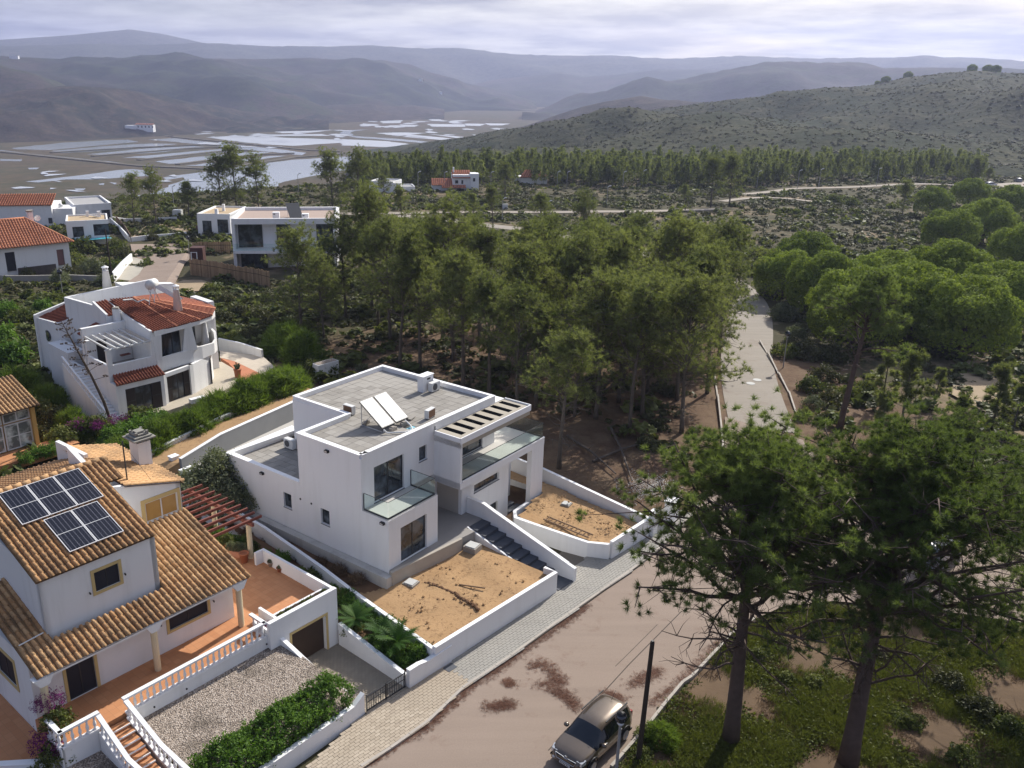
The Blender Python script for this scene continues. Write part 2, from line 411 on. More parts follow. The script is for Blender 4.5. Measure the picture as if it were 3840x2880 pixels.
for k, (p, m) in enumerate([
    ([(70, 960), (400, 925), (700, 908), (830, 905), (900, 920), (560, 950), (330, 972), (100, 968)], 0),
    ([(330, 978), (700, 945), (960, 930), (1150, 932), (1000, 950), (640, 978), (390, 992)], 0),
    ([(560, 1000), (900, 965), (1250, 945), (1330, 952), (1000, 990), (680, 1006)], 0),
    ([(790, 1022), (1200, 985), (1480, 962), (1620, 970), (1350, 995), (1050, 1027)], 0),
    ([(1010, 1047), (1300, 1015), (1620, 985), (1760, 985), (1500, 1020), (1220, 1055), (1100, 1062)], 0),
    ([(1200, 1073), (1500, 1040), (1750, 1010), (1860, 1008), (1700, 1030), (1420, 1077)], 0),
    ([(-60, 962), (120, 985), (500, 1025), (900, 1068), (1230, 1083), (1150, 1092), (800, 1066), (400, 1022), (-60, 982)], 0),
    ([(960, 905), (1120, 895), (1300, 915), (1700, 955), (1990, 990), (1960, 1005), (1650, 975), (1300, 935)], 0),
    ([(1330, 890), (1500, 880), (1800, 890), (2212, 905), (2212, 925), (1900, 945), (1700, 935), (1450, 905)], 1),
    ([(1750, 847), (2000, 838), (2160, 842), (2000, 860), (1820, 863)], 1), ([(1600, 868), (1800, 872), (2080, 868), (2150, 880), (1700, 882)], 1),
    ([(160, 1176), (480, 1140), (700, 1110), (860, 1095), (1000, 1110), (980, 1140), (800, 1150), (640, 1162), (420, 1163), (250, 1182)], 0),
    ([(0, 1028), (150, 1033), (140, 1045), (0, 1043)], 0), ([(180, 1088), (262, 1086), (240, 1097), (185, 1097)], 0),
    ([(640, 1190), (680, 1188), (672, 1198), (640, 1198)], 0), ([(480, 1222), (560, 1220), (545, 1232), (490, 1231)], 0), ([(715, 1180), (755, 1184), (740, 1194)], 0),
    ([(2212, 845), (2392, 838), (2275, 855), (2285, 880), (2512, 895), (2870, 925), (2850, 937), (2612, 915), (2312, 893), (2212, 872)], 0),
    ([(2432, 862), (2612, 858), (2770, 862), (2580, 882)], 1), ([(2660, 872), (2980, 903), (2900, 910), (2610, 886)], 1), ([(2770, 868), (3020, 888), (2975, 897)], 1),
    ([(2760, 803), (3010, 806), (3020, 822), (2800, 820)], 1), ([(3010, 800), (3150, 803), (3110, 817), (3020, 814)], 1), ([(3150, 799), (3310, 801), (3260, 812), (3170, 812)], 1),
    ([(2460, 785), (2612, 778), (2600, 797), (2480, 799)], 1), ([(2212, 900), (2512, 915), (2742, 945), (2700, 960), (2412, 950), (2212, 942)], 1), ([(2350, 800), (2462, 806), (2420, 815), (2350, 812)], 1),
    ([(2590, 806), (2720, 812), (2690, 822), (2600, 820)], 1), ([(2780, 774), (2840, 776), (2830, 783), (2785, 782)], 1), ([(3060, 872), (3135, 877), (3120, 884), (3070, 880)], 1)]):
    est(p, MPOND if m else MWAT, 'salt_pan', 3.0, 0.08+0.004*k)
_q = random.Random(12)
for k in range(58):
    x0, y0 = (_q.uniform(1250, 2250), _q.uniform(835, 960)) if k < 24 else ((_q.uniform(2230, 3200), _q.uniform(772, 880)) if k < 44 else (_q.uniform(0, 1500), _q.uniform(1090, 1240)))
    w, h = _q.uniform(40, 170), _q.uniform(3, 8); sk = _q.uniform(-.1, .12)*w
    est([(x0, y0), (x0+w*.35, y0-h+sk*.3), (x0+w, y0+sk), (x0+w*.7, y0+h*.8+sk*.7), (x0+w*.2, y0+h+sk*.2)], MPOND, 'salt_pan', 4.0, 0.34+.004*k)
# earth banks between the pans
MBANK = M_flat('bank_earth', (0.10, 0.085, 0.055), 0.95, 0.4, 0.05, co='World', bscale=0.6)
for bx in ([(0, 985), (400, 1027), (900, 1078), (1350, 1098), (1500, 1085), (1900, 1025), (2212, 1000)], [(1120, 890), (1500, 925), (2000, 975), (2212, 985)], [(0, 920), (500, 885), (1000, 875), (1110, 885)],
           [(330, 992), (900, 958), (1330, 940), (1420, 946)], [(600, 1015), (1250, 962), (1560, 955)], [(900, 1040), (1500, 975), (1620, 978)], [(1150, 1068), (1600, 1010), (1900, 995)]):
    ps = [sv2(px*0.33333, py*0.33333, SEA) for px, py in bx]
    mb = MB(); mb.path_wall([(p.x, p.y) for p in ps], 7, SEA-0.5, SEA+1.1); mb.build('bank', MBANK, kind='structure')

# ---- hills
def hill(name, crest, foot, mat, nu=150, nv=36, amp=18, seed=1, wl=160., label=None, back=0.35, rough=2.0, prof=1.0):
    cx = [c[0] for c in crest]; fx = [c[0] for c in foot]
    x0, x1 = min(cx), max(cx)
    Vs = []; q = np.random.RandomState(seed)
    ph = q.uniform(0, 6.28, (10, 2)); kk = q.normal(0, 1, (10, 2)); kk /= np.linalg.norm(kk, axis=1)[:, None]
    fr = wl*np.array([1, .8, .62, .45, .33, .25, .18, .13, .09, .06])
    def fb(x, y):
        s = 0
        for i in range(10): s += (1-1.6*abs(math.sin((x*kk[i, 0]+y*kk[i, 1])/fr[i]*2.2+ph[i, 0]))**1.5)*(fr[i]/wl)**1.15
        return s/2.2
    for i in range(nu+1):
        x = x0+(x1-x0)*i/nu
        yc = np.interp(x, cx, [c[1] for c in crest]); D = np.interp(x, cx, [c[2] for c in crest])
        C = dist_pt(x, D, yc)
        yf = np.interp(x, fx, [c[1] for c in foot]); zf = np.interp(x, fx, [c[2] for c in foot])
        Fp = sv2(x, yf, zf)
        if Fp.dot(C) < 0 or math.hypot(Fp.x, Fp.y) > 0.8*D: k = 0.8*D/math.hypot(C.x, C.y); Fp = Vector((C.x*k, C.y*k, zf))
        for j in range(nv+1):
            v = j/nv*(1+back)
            if v <= 1:
                w = v**prof; s = w*w*(3-2*w)*0.55+w*0.45
                p = Fp.lerp(C, v); z = zf+(C.z-zf)*s+amp*fb(p.x, p.y)*math.sin(math.pi*min(1, v))**0.8
                if v > 0.86: z += rough*0.5*fb(p.x*7, p.y*7)
            else:
                t = (v-1)/back; p = Fp.lerp(C, 1+t*0.8); z = C.z-(C.z-SEA+3)*t**1.6*0.9
            Vs.append((p.x, p.y, z-(1.5 if j == 0 else 0)))
    ii = np.arange((nu+1)*(nv+1)).reshape(nu+1, nv+1)
    F = np.stack([ii[:-1, :-1], ii[1:, :-1], ii[1:, 1:], ii[:-1, 1:]], -1).reshape(-1, 4)
    return tag(link(name, np_mesh(name, np.array(Vs), F, mat, smooth=True)), label, kind='structure')
MH_far = m_hill('hill_far', (0.06, 0.065, 0.045), (0.08, 0.075, 0.055), (0.045, 0.05, 0.035), 0.0012)
MH_mid = m_hill('hill_mid', (0.010, 0.015, 0.013), (0.058, 0.045, 0.040), (0.042, 0.052, 0.026), 0.0020)  # near-black patches in the colour stand in for cloud shadows on the slopes
MH_brown = m_hill('hill_brown', (0.046, 0.035, 0.030), (0.018, 0.021, 0.016), (0.078, 0.058, 0.043), 0.005)
MH_near = m_hill('hill_near', (0.050, 0.053, 0.028), (0.028, 0.038, 0.019), (0.076, 0.074, 0.040), 0.006)
hill('hill', [(-250, 95, 5700), (0, 85, 5700), (150, 75, 5700), (280, 62, 5700), (350, 72, 5700), (440, 92, 5700), (560, 110, 5700)], [(-250, 165, SEA), (560, 165, SEA)], MH_far, 60, 16, 20, 3, 700, 'highest hazy mountain at far left under the cloud')
hill('hill', [(-250, 104, 4700), (0, 100, 4700), (200, 95, 4700), (330, 97, 4700), (430, 92, 4700), (510, 95, 4700), (640, 103, 4700), (740, 99, 4700), (790, 97, 4700), (900, 104, 4700), (1000, 106, 4700), (1100, 116, 4700),
     (1300, 122, 4700), (1450, 126, 4700), (1600, 121, 4700), (1750, 126, 4700), (1900, 126, 4700), (2080, 123, 4700), (2212, 131, 4700), (2600, 135, 4700)], [(-250, 165, SEA), (2600, 165, SEA)], MH_far, 200, 26, 40, 5, 500, 'long pale blue range on the horizon', rough=6)
hill('hill', [(985, 196, 3900), (1010, 184, 3900), (1070, 172, 3900), (1150, 164, 3900), (1210, 158, 3900), (1260, 166, 3900), (1340, 160, 3850), (1420, 150, 3850), (1560, 150, 3850)], [(985, 218, SEA), (1560, 218, SEA)], MH_mid, 90, 22, 12, 8, 260, 'hazy middle hill at the head of the valley')
hill('hill', [(-320, 128, 2700), (0, 122, 2700), (130, 127, 2750), (160, 122, 2750), (330, 128, 2900), (450, 126, 3000), (600, 129, 3100), (700, 132, 3150), (780, 129, 3200), (830, 131, 3250), (880, 142, 3300), (940, 162, 3350),
     (1010, 180, 3400), (1080, 195, 3400), (1130, 212, 3400), (1160, 222, 3400)], [(-320, 293, SEA), (0, 293, SEA), (250, 291, SEA), (450, 276, SEA), (700, 262, SEA), (900, 246, SEA), (1120, 231, SEA), (1160, 226, SEA)], MH_mid, 260, 70, 52, 11, 460, 'broad dark plateau beyond the salt pans', rough=5)
hill('hill', [(-320, 215, 1720), (0, 203, 1750), (60, 194, 1750), (150, 186, 1760), (230, 189, 1800), (330, 204, 1850), (420, 224, 1900), (520, 240, 1950), (620, 254, 2000), (710, 262, 2040)], [(-320, 293, SEA), (0, 294, SEA), (250, 292, SEA), (450, 277, SEA), (640, 264, SEA), (710, 263, SEA)], MH_brown, 180, 50, 22, 21, 200, 'brown rounded hill rising from the edge of the salt pans', rough=3)
hill('hill', [(560, 252, 2200), (640, 238, 2250), (720, 226, 2350), (800, 220, 2450), (880, 226, 2550), (960, 236, 2600)], [(560, 268, SEA), (700, 260, SEA), (900, 246, SEA), (960, 243, SEA)], MH_brown, 80, 24, 8, 25, 120, 'low dark wooded spur at the far edge of the marsh', rough=3)
hill('hill', [(1128, 250, 2600), (1160, 242, 2600), (1200, 222, 2600), (1247, 201, 2600), (1304, 201, 2600), (1350, 186, 2600), (1400, 169, 2600), (1440, 174, 2600), (1475, 172, 2600), (1531, 157, 2600), (1600, 146, 2600), (1655, 133, 2600), (1768, 134, 2600), (1858, 135, 2600), (1910, 146, 2550), (2212, 148, 2500), (2600, 150, 2500)],
     [(1128, 251, SEA), (1165, 248, SEA), (1300, 243, SEA), (1600, 236, SEA), (2600, 232, SEA)], MH_mid, 180, 34, 26, 31, 320, 'blue shaded ridge behind the green hill', rough=5)
hill('hill', [(1120, 278, 1500), (1160, 264, 1500), (1204, 248, 1500), (1260, 230, 1500), (1304, 220, 1500), (1384, 207, 1500), (1440, 216, 1480), (1530, 222, 1450), (1650, 222, 1450)], [(1120, 282, SEA), (1650, 278, SEA)], MH_brown, 90, 24, 12, 37, 130, 'dark rounded ridge just behind the green hill', rough=3)
NEAR_CREST = [(760, 376, 800), (794, 368, 830), (870, 330, 850), (950, 312, 860), (1037, 297, 870), (1120, 283, 880), (1197, 273, 900), (1310, 253, 900), (1475, 230, 900), (1575, 217, 920), (1675, 208, 950), (1775, 195, 980), (1891, 184, 1000), (1960, 170, 1000), (2035, 160, 1000), (2108, 155, 980), (2212, 159, 960), (2650, 150, 960)]
NEAR_FOOT = [(760, 392, -7.5), (900, 386, -7.5), (1200, 388, -7.5), (1500, 392, -7.5), (1650, 386, -7.5), (1800, 376, -7.5), (2000, 371, -7.5), (2212, 373, -7.5), (2650, 373, -7.5)]
hill('hill', NEAR_CREST, NEAR_FOOT, MH_near, 260, 70, 13, 41, 170, 'scrub covered hill rising behind the pine belt', back=0.25, rough=1.5)
def near_hill_pt(x, v, dz=0):
    cx = [c[0] for c in NEAR_CREST]
    C = dist_pt(x, np.interp(x, cx, [c[2] for c in NEAR_CREST]), np.interp(x, cx, [c[1] for c in NEAR_CREST]))
    fx = [c[0] for c in NEAR_FOOT]; zf = np.interp(x, fx, [c[2] for c in NEAR_FOOT]); Fp = sv2(x, np.interp(x, fx, [c[1] for c in NEAR_FOOT]), zf)
    p = Fp.lerp(C, v); w = v; s = w*w*(3-2*w)*0.55+w*0.45; p.z = zf+(C.z-zf)*s+dz; return p

from mathutils.bvhtree import BVHTree
_land = [BVHTree.FromPolygons([v.co[:] for v in o.data.vertices], [tuple(p.vertices) for p in o.data.polygons]) for o in bpy.data.objects if o.type == 'MESH' and (o.name.startswith('hill') or o.name == 'ground')]
def land_z(x, y):
    zs = [h[0].z for h in (b.ray_cast(Vector((x, y, 900)), Vector((0, 0, -1))) for b in _land) if h[0] is not None]; return max(zs+[SEA])
def sight(x, y):
    """where a survey sight line (2212 scale) first meets hills or land"""
    r = (x*1.73598-PPX)/FOC*_rt-(y*1.73598-PPY)/FOC*_up-_bk; d = Vector(r).normalized(); o = Vector((0, 0, CAM_Z))
    hs = [h for h in (b.ray_cast(o, d) for b in _land) if h[0] is not None]; return min(hs, key=lambda h: h[3])[0] if hs else None
# ---- roads and pavements
def m_asphalt(name, c1, c2, crack=True):
    g = NG(name); p = g.coord('World')
    a = g.noise(0.22, 5, 0.6, vec=p); b = g.noise(14, 4, 0.7, vec=p)
    c = g.mix(a, c1, c2)
    mp = g.n('ShaderNodeMapping'); mp.inputs['Rotation'].default_value = (0, 0, -R(45.0)); mp.inputs['Scale'].default_value = (0.07, 1.1, 1); g.l(p, mp.inputs[0])
    c = g.mix(g.math('MULTIPLY', g.ramp(g.noise(1.0, 5, 0.6, vec=mp.outputs[0]), [(0.42, (0, 0, 0)), (0.66, (1, 1, 1))]), 0.30), c, tuple(k*0.66 for k in c1))
    c = g.mix(g.math('MULTIPLY', g.ramp(g.noise(42, 3, 0.7, vec=p), [(0.52, (0, 0, 0)), (0.66, (1, 1, 1))]), 0.45), c, tuple(min(.6, k*1.5) for k in c2))
    c = g.mix(g.math('MULTIPLY', b, 0.55), c, tuple(k*0.45 for k in c1))
    # fallen needles blown over the surface
    nd = g.ramp(g.noise(0.55, 8, 0.72, vec=p, dist=0.6), [(0.565, (0, 0, 0)), (0.70, (1, 1, 1))])
    c = g.mix(g.math('MULTIPLY', nd, 0.42), c, (0.13, 0.06, 0.035))
    if crack:
        v = g.n('ShaderNodeTexVoronoi', feature='DISTANCE_TO_EDGE'); v.inputs['Scale'].default_value = 0.16
        wv = g.n('ShaderNodeVectorMath', operation='ADD'); g.l(p, wv.inputs[0])
        nn = g.n('ShaderNodeTexNoise'); nn.inputs['Scale'].default_value = 0.5; g.l(p, nn.inputs[0]); g.l(nn.outputs['Color'], wv.inputs[1])
        g.l(wv.outputs[0], v.inputs['Vector'])
        c = g.mix(g.math('MULTIPLY', g.math('LESS_THAN', v.outputs['Distance'], 0.004), 0.5), c, (0.05, 0.04, 0.035))
    g.bsdf(c, 0.9, spec=0.25, bump=b, bstr=0.25, bdist=0.01); return g.m
MASPH = m_asphalt('street_asphalt', (0.285, 0.218, 0.172), (0.36, 0.285, 0.232), False)
MASPH2 = m_asphalt('road_asphalt', (0.285, 0.25, 0.21), (0.37, 0.33, 0.28), False)
MDIRT = m_asphalt('dirt_track', (0.30, 0.26, 0.21), (0.40, 0.35, 0.29), False)
def flat_poly(name, pts, z, mat, label=None, kind='structure', thick=0.0):
    mb = MB(); ps = [sv2(x, y, z) for x, y in pts]
    if thick: mb.prism([(p.x, p.y) for p in ps], z-thick, z)
    else: mb.poly([tuple(p) for p in ps])
    o = mb.build(name, mat, kind=kind, label=label)
    me = o.data
    if me.polygons[0].normal.z < 0 and not thick: me.flip_normals()
    return o
KERB_L = [(690, 1730), (780, 1659), (844, 1619), (924, 1562), (1000, 1489), (1104, 1419), (1204, 1346), (1317, 1266), (1380, 1222), (1450, 1165), (1500, 1105), (1540, 1040), (1566, 960), (1566, 900)]
KERB_R = [(1735, 950), (1790, 1020), (1860, 1085), (2000, 1150), (2212, 1190), (2560, 1235), (2620, 1400), (2212, 1345), (2000, 1315), (1800, 1298), (1690, 1310), (1630, 1338), (1578, 1373), (1555, 1399), (1495, 1463), (1475, 1476), (1430, 1530), (1395, 1575), (1320, 1659), (1180, 1830)]
flat_poly('road', KERB_L+KERB_R+[(600, 1850)], 0.0, MASPH, 'pinkish grey street with drifts of brown needles beside the pale wall')
for pts, w in (([(1185, 1620), (1250, 1550), (1300, 1499), (1360, 1436), (1420, 1375), (1474, 1319)], .05), ([(1330, 1440), (1362, 1408), (1420, 1350)], .03)):
    m = MB(); q_ = [sv2(x, y, 0) for x, y in pts]; m.path_wall([(p.x+rnd.uniform(-.05, .05), p.y+rnd.uniform(-.05, .05)) for p in q_], w, -.01, .004); m.build('road_seam', M_flat('seam_tar', (0.07, 0.055, 0.045), .9), kind='structure', label='dark seam running along the street')
def strip(name, pts, w, mat, dz=0.06, n=6, label=None):
    c = [dv(x, y) for x, y in pts]; P = []
    for i in range(len(c)-1):
        p0, p1, p2, p3 = c[max(i-1, 0)], c[i], c[i+1], c[min(i+2, len(c)-1)]
        for k in range(n):
            t = k/n; P.append(0.5*((2*p1)+(p2-p0)*t+(2*p0-5*p1+4*p2-p3)*t*t+(3*p1-p0-3*p2+p3)*t**3))
    P.append(c[-1]); mb = MB(); vs = []
    for i, p in enumerate(P):
        d = P[min(i+1, len(P)-1)]-P[max(i-1, 0)]; nn = Vector((-d.y, d.x, 0)).normalized()
        for s in (1, 0.33, -0.33, -1):
            q = p+nn*w/2*s; vs.append((q.x, q.y, tz(q.x, q.y)+dz))
    fs = [(4*i+k+1, 4*i+k+5, 4*i+k+4, 4*i+k) for i in range(len(P)-1) for k in range(3)]
    mb.add(vs, fs); return mb.build(name, mat, kind='structure', label=label)
strip('road', [(1648, 930), (1622, 840), (1613, 770), (1620, 712), (1618, 668), (1598, 632), (1555, 600), (1490, 572), (1400, 548), (1340, 526), (1297, 519), (1270, 524), (1215, 512), (1140, 497), (1050, 487), (960, 475), (860, 466)], 5.4, MASPH2, 0.05, label='straight grey road between the pine grove and the round stone pines')
strip('track', [(700, 463), (800, 462), (900, 461), (1000, 459), (1100, 459), (1270, 458), (1400, 457), (1560, 452)], 3.6, MDIRT, 0.12, label='pale track crossing the scrub beyond the grove')
strip('track', [(1600, 420), (1705, 409), (1808, 406), (1908, 401), (2000, 398), (2100, 402), (2230, 396)], 3.4, MDIRT, 0.12, label='pale track below the pine belt')
strip('track', [(1560, 436), (1640, 428), (1700, 430), (1760, 437)], 3, MDIRT, 0.16)
flat = [dv(x, y, 0.2) for x, y in ((2080, 408), (2120, 400), (2212, 394), (2300, 390), (2300, 410), (2150, 412))]
MB().poly([tuple(p) for p in flat]).build('car_park', MDIRT, kind='structure', label='bright gravel car park at the right edge')
cds = [(282, 530), (415, 529), (419, 545), (413, 560), (399, 573), (386, 600), (378, 617), (330, 655), (220, 668), (262, 622), (300, 596), (313, 578), (307, 565), (288, 560)]
MB().poly([tuple(dv(x, y, 0.25)) for x, y in cds]).build('road', MASPH, kind='structure', label='cul-de-sac behind the curved white house')
MCONC = M_flat('pavement_concrete', (0.40, 0.37, 0.31), 0.9, 0.2, 0.8, co='World')
_w = [dv(x, y) for x, y in ((284, 559), (310, 566), (314, 574), (300, 595), (275, 614), (252, 624), (244, 614), (268, 588))]
MB().prism([(p.x, p.y) for p in _w], _w[0].z-0.2, _w[0].z+0.42).build('pavement', MCONC, kind='structure', label='pale kerbed pavement at the cul-de-sac')
# kerbs of the street
MKERB = M_flat('kerb_stone', (0.42, 0.38, 0.33), 0.9, 0.2, 1.2, co='World')
def kerb(pts, label):
    ps = [sv2(x, y, 0.0) for x, y in pts]; ps = [p if p.length < 72 else Vector((*dv(x, y).xy, 0)) for p, (x, y) in zip(ps, pts)]; root = empty('kerb', ps[0]); tag(root, label, kind='structure'); n = 0
    for i in range(len(ps)-1):
        a, b = ps[i], ps[i+1]; d = b-a; m = max(1, int(d.length/1.0))
        for k in range(m):
            mb = MB(); p = a+d*(k/m)-ps[0]; q = a+d*((k+1)/m)-ps[0]-d.normalized()*0.015
            zk = 0.0 if a.length < 72 else min(0.0, tz(a.x, a.y)+0.07); mb.bar((p.x, p.y, zk), (q.x, q.y, zk), 0.14, (0.26 if a.length < 72 else 0.12)+0.012*(n % 3)); mb.build('kerb_stone', MKERB, root); n += 1
kerb([(780, 1659), (844, 1619), (924, 1562), (1000, 1489), (1104, 1419), (1204, 1346), (1317, 1266), (1380, 1222), (1450, 1165), (1500, 1105), (1540, 1040), (1562, 960), (1550, 860), (1538, 780)], 'pale kerb along the paved side of the street')
kerb([(1630, 1338), (1578, 1373), (1555, 1399), (1495, 1463), (1475, 1476), (1430, 1530), (1395, 1575), (1320, 1659)], 'pale kerb along the planted bank side of the street')
kerb([(1722, 902), (1704, 850), (1682, 810), (1658, 766), (1641, 740)], 'pale kerb on the far side of the straight road')
# ================================================================== MATERIALS FOR BUILDINGS
MW = M_plaster('white_render', (0.80, 0.80, 0.80), (0.50, 0.48, 0.44), 0.22)
MWO = M_plaster('white_render_weathered', (0.76, 0.76, 0.75), (0.42, 0.40, 0.36), 0.30)
MCOP = M_plaster('white_coping', (0.84, 0.84, 0.84), (0.62, 0.60, 0.56), 0.15)
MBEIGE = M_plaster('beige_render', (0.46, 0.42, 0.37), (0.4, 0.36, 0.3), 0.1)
MGREYW = M_flat('grey_render', (0.30, 0.30, 0.295), 0.9, 0.12, 1.0, co='World')
MPAVER = M_rand('roof_paver', [(0.15, (0.265, 0.245, 0.215)), (0.85, (0.40, 0.375, 0.335))], 0.9, 1.2, 0.3, 25)
MPAVEB = M_flat('paver_bed', (0.085, 0.08, 0.07), 0.95)
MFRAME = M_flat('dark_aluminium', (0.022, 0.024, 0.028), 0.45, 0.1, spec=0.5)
MGLD = M_glass_dark('window_glass')
MGLC = M_glass_clear('railing_glass')
MTILEF = M_flat('pale_floor_tile', (0.52, 0.50, 0.46), 0.7, 0.08, 0.8, co='World')
MPATIO = M_flat('grey_patio_stone', (0.30, 0.28, 0.26), 0.75, 0.1, 0.8, co='World')
MSTEP = M_flat('dark_granite', (0.085, 0.092, 0.108), 0.7, 0.2, 3, co='World', bump=0.1)
MCONB = M_flat('concrete_block', (0.33, 0.30, 0.26), 0.95, 0.25, 2, co='World', bump=0.2)
MMETW = M_flat('white_metal', (0.68, 0.68, 0.66), 0.45, 0.08, 2, spec=0.5)
MALU = M_flat('aluminium', (0.60, 0.61, 0.62), 0.35, 0.08, 2, spec=0.5, metal=0.6)
MCOPR = M_flat('condenser_fins', (0.16, 0.085, 0.045), 0.6, 0.2, 6)
MBLK = M_flat('black_plastic', (0.015, 0.015, 0.017), 0.5, 0.1)
MSOIL = NG('sandy_soil')
_p = MSOIL.coord('World'); _a = MSOIL.noise(0.5, 7, 0.6, vec=_p); _b = MSOIL.noise(4.0, 6, 0.65, vec=_p)
_c = MSOIL.mix(_a, (0.31, 0.185, 0.092), (0.49, 0.325, 0.175))
_c = MSOIL.mix(MSOIL.math('MULTIPLY', MSOIL.ramp(_b, [(0.52, (0, 0, 0)), (0.72, (1, 1, 1))]), 0.7), _c, (0.15, 0.085, 0.048))
MSOIL.bsdf(_c, 0.95, spec=0.1, bump=MSOIL.noise(7.0, 7, 0.7, vec=_p), bstr=0.5, bdist=0.06)
MSOIL = MSOIL.m
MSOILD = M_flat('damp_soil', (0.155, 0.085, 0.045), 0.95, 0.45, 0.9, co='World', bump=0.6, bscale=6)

def cells(mb, axis, f0, f1, u0, u1, z0, z1, holes):
    """wall slab between f0 and f1 on the fixed axis, running u0..u1, with rectangular holes (u0,u1,z0,z1)"""
    us = sorted({u0, u1, *[h[0] for h in holes], *[h[1] for h in holes]}); zs = sorted({z0, z1, *[h[2] for h in holes], *[h[3] for h in holes]})
    us = [u for u in us if u0 <= u <= u1]; zs = [z for z in zs if z0 <= z <= z1]
    for i in range(len(us)-1):
        k = 0
        while k < len(zs)-1:
            solid = lambda k: not any(h[0] <= (us[i]+us[i+1])/2 <= h[1] and h[2] <= (zs[k]+zs[k+1])/2 <= h[3] for h in holes)
            if not solid(k): k += 1; continue
            j = k
            while j < len(zs)-1 and solid(j): j += 1
            if axis == 'b': mb.box(us[i], us[i+1], f0, f1, zs[k], zs[j])
            else: mb.box(f0, f1, us[i], us[i+1], zs[k], zs[j])
            k = j
def window(root, axis, f, u0, u1, z0, z1, n=1, bar=0.06, depth=0.06, name='window', frame=None, glass=None, flip=True, sill=None, trans=0, label=None):
    """frame (part) with a pane (sub-part); f = plane of the glass"""
    fr = MB(flip); pn = MB(flip); h = depth/2
    def bx(m, a, b, c, d, hh):
        if axis == 'b': m.box(a, b, f-hh, f+hh, c, d)
        else: m.box(f-hh, f+hh, a, b, c, d)
    bx(fr, u0, u1, z0, z0+bar, h); bx(fr, u0, u1, z1-bar, z1, h)
    for i in range(n+1):
        c = u0+(u1-u0-bar)*i/n; bx(fr, c, c+bar, z0+bar, z1-bar, h)
    for i in range(trans): c = z0+(z1-z0)*(i+1)/(trans+1); bx(fr, u0+bar, u1-bar, c-bar/3, c+bar/3, h*0.8)
    o = fr.build(name, frame or MFRAME, root); tag(o, label)
    bx(pn, u0+bar*0.5, u1-bar*0.5, z0+bar*0.5, z1-bar*0.5, 0.012)
    pn.build('pane', glass or MGLD, o)
    return o

# ================================================================== THE WHITE CUBIC HOUSE
HO = Vector((-3.1765, 42.5796, 0)); HRZ = R(51.17)
house = empty('modern_house', HO, HRZ, 'new white cubic villa with grey paved flat roofs and glass balconies', 'house')
def H(a, b, z=0): 
    c, s = math.cos(HRZ), math.sin(HRZ); return Vector((HO.x+a*c+b*s, HO.y+a*s-b*c, z))
FL = True
W3 = lambda: MB(True)
# lower block under the small balcony
m = W3(); cells(m, 'b', -0.25, 0, 0, 4.25, 1.0, 5.06, [(1.0, 3.25, 2.02, 4.24)])
m.box(0, 0.25, -7.2, -0.25, 1.0, 5.06) if False else None
cells(m, 'a', 0, 0.25, -7.2, -0.25, 1.0, 5.06, [(-5.42, -4.70, 3.14, 4.12)])
m.box(4.0, 4.25, -3.2, -0.25, 1.0, 5.06)
m.box(0.25, 4.0, -0.9, -0.85, 2.0, 5.0)
m.build('wall', MW, house)
# middle block, first floor
m = W3(); cells(m, 'b', -2.25, -2.0, 0, 6.3, 5.06, 8.2, [(1.02, 3.56, 5.16, 7.36), (4.92, 5.62, 6.33, 7.27)])
m.box(0, 0.25, -7.2, -2.25, 5.06, 8.2); m.box(0.25, 4.0, -7.2, -6.95, 5.06, 8.2)
m.box(4.25, 7.76, -3.2, -2.95, 1.0, 5.06)
m.build('wall', MW, house)
# garage block with its own terrace
m = W3(); cells(m, 'a', 0, 0.25, -14.1, -7.2, 1.0, 4.98, [(-8.73, -8.02, 3.14, 4.12)])
m.box(0.25, 5.75, -14.1, -13.85, 1.0, 4.98); m.box(5.5, 5.75, -13.85, -12.1, 1.0, 4.98); m.build('wall', MW, house)
# back block
m = W3(); m.box(4.0, 4.25, -12.1, -7.2, 1.0, 8.2); m.box(4.25, 12.6, -12.1, -11.85, 1.0, 8.2); m.box(12.35, 12.6, -11.85, -2.0, 1.0, 8.2)
cells(m, 'b', -2.25, -2.0, 6.5, 12.35, 5.1, 8.2, [(7.0, 11.28, 5.22, 7.3)]); m.build('wall', MW, house)
# cantilevered frame on the right
m = W3(); m.box(6.3, 6.5, -2.0, 0.05, 4.6, 7.72); m.box(6.3, 15.55, -6.5, 0.08, 4.62, 5.02); m.build('frame_wall', MW, house)
m = W3(); m.box(6.46, 15.45, -6.4, 0.0, 5.02, 5.10); m.build('terrace_floor', MTILEF, house)
m = W3()
for s in ((6.3, 15.55, 0.02, 0.1), ): m.box(s[0]+0.22, s[1], s[2], s[3], 5.024, 5.12)
m.box(15.47, 15.57, -6.5, 0.02, 5.024, 5.12); m.build('terrace_edge', MCOP, house)
m = W3(); cells(m, 'b', -1.2, -0.95, 7.76, 12.9, -0.6, 4.6, [(9.06, 11.75, 3.03, 3.58), (10.55, 11.7, -0.6, 1.48)])
m.box(12.65, 12.9, -6, -1.2, -0.6, 4.6); m.build('wall', MW, house)
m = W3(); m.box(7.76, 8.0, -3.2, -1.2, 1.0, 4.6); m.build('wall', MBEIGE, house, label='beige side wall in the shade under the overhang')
m = W3(); m.box(14.1, 15.55, -0.3, 0.06, -0.2, 4.62); m.box(15.2, 15.55, -3.2, -2.6, -0.2, 4.62); m.build('pillar', MW, house)
m = W3(); m.box(12.9, 15.4, -3.0, -2.8, -0.5, 2.15); m.build('low_wall', MW, house)
for i in range(5):
    m = W3(); m.box(12.92, 14.6-0.3*i, -1.0-0.36*(i+1), -1.0-0.36*i, -0.4, -0.2+0.2*(i+1)); m.build('step', MSTEP, house)
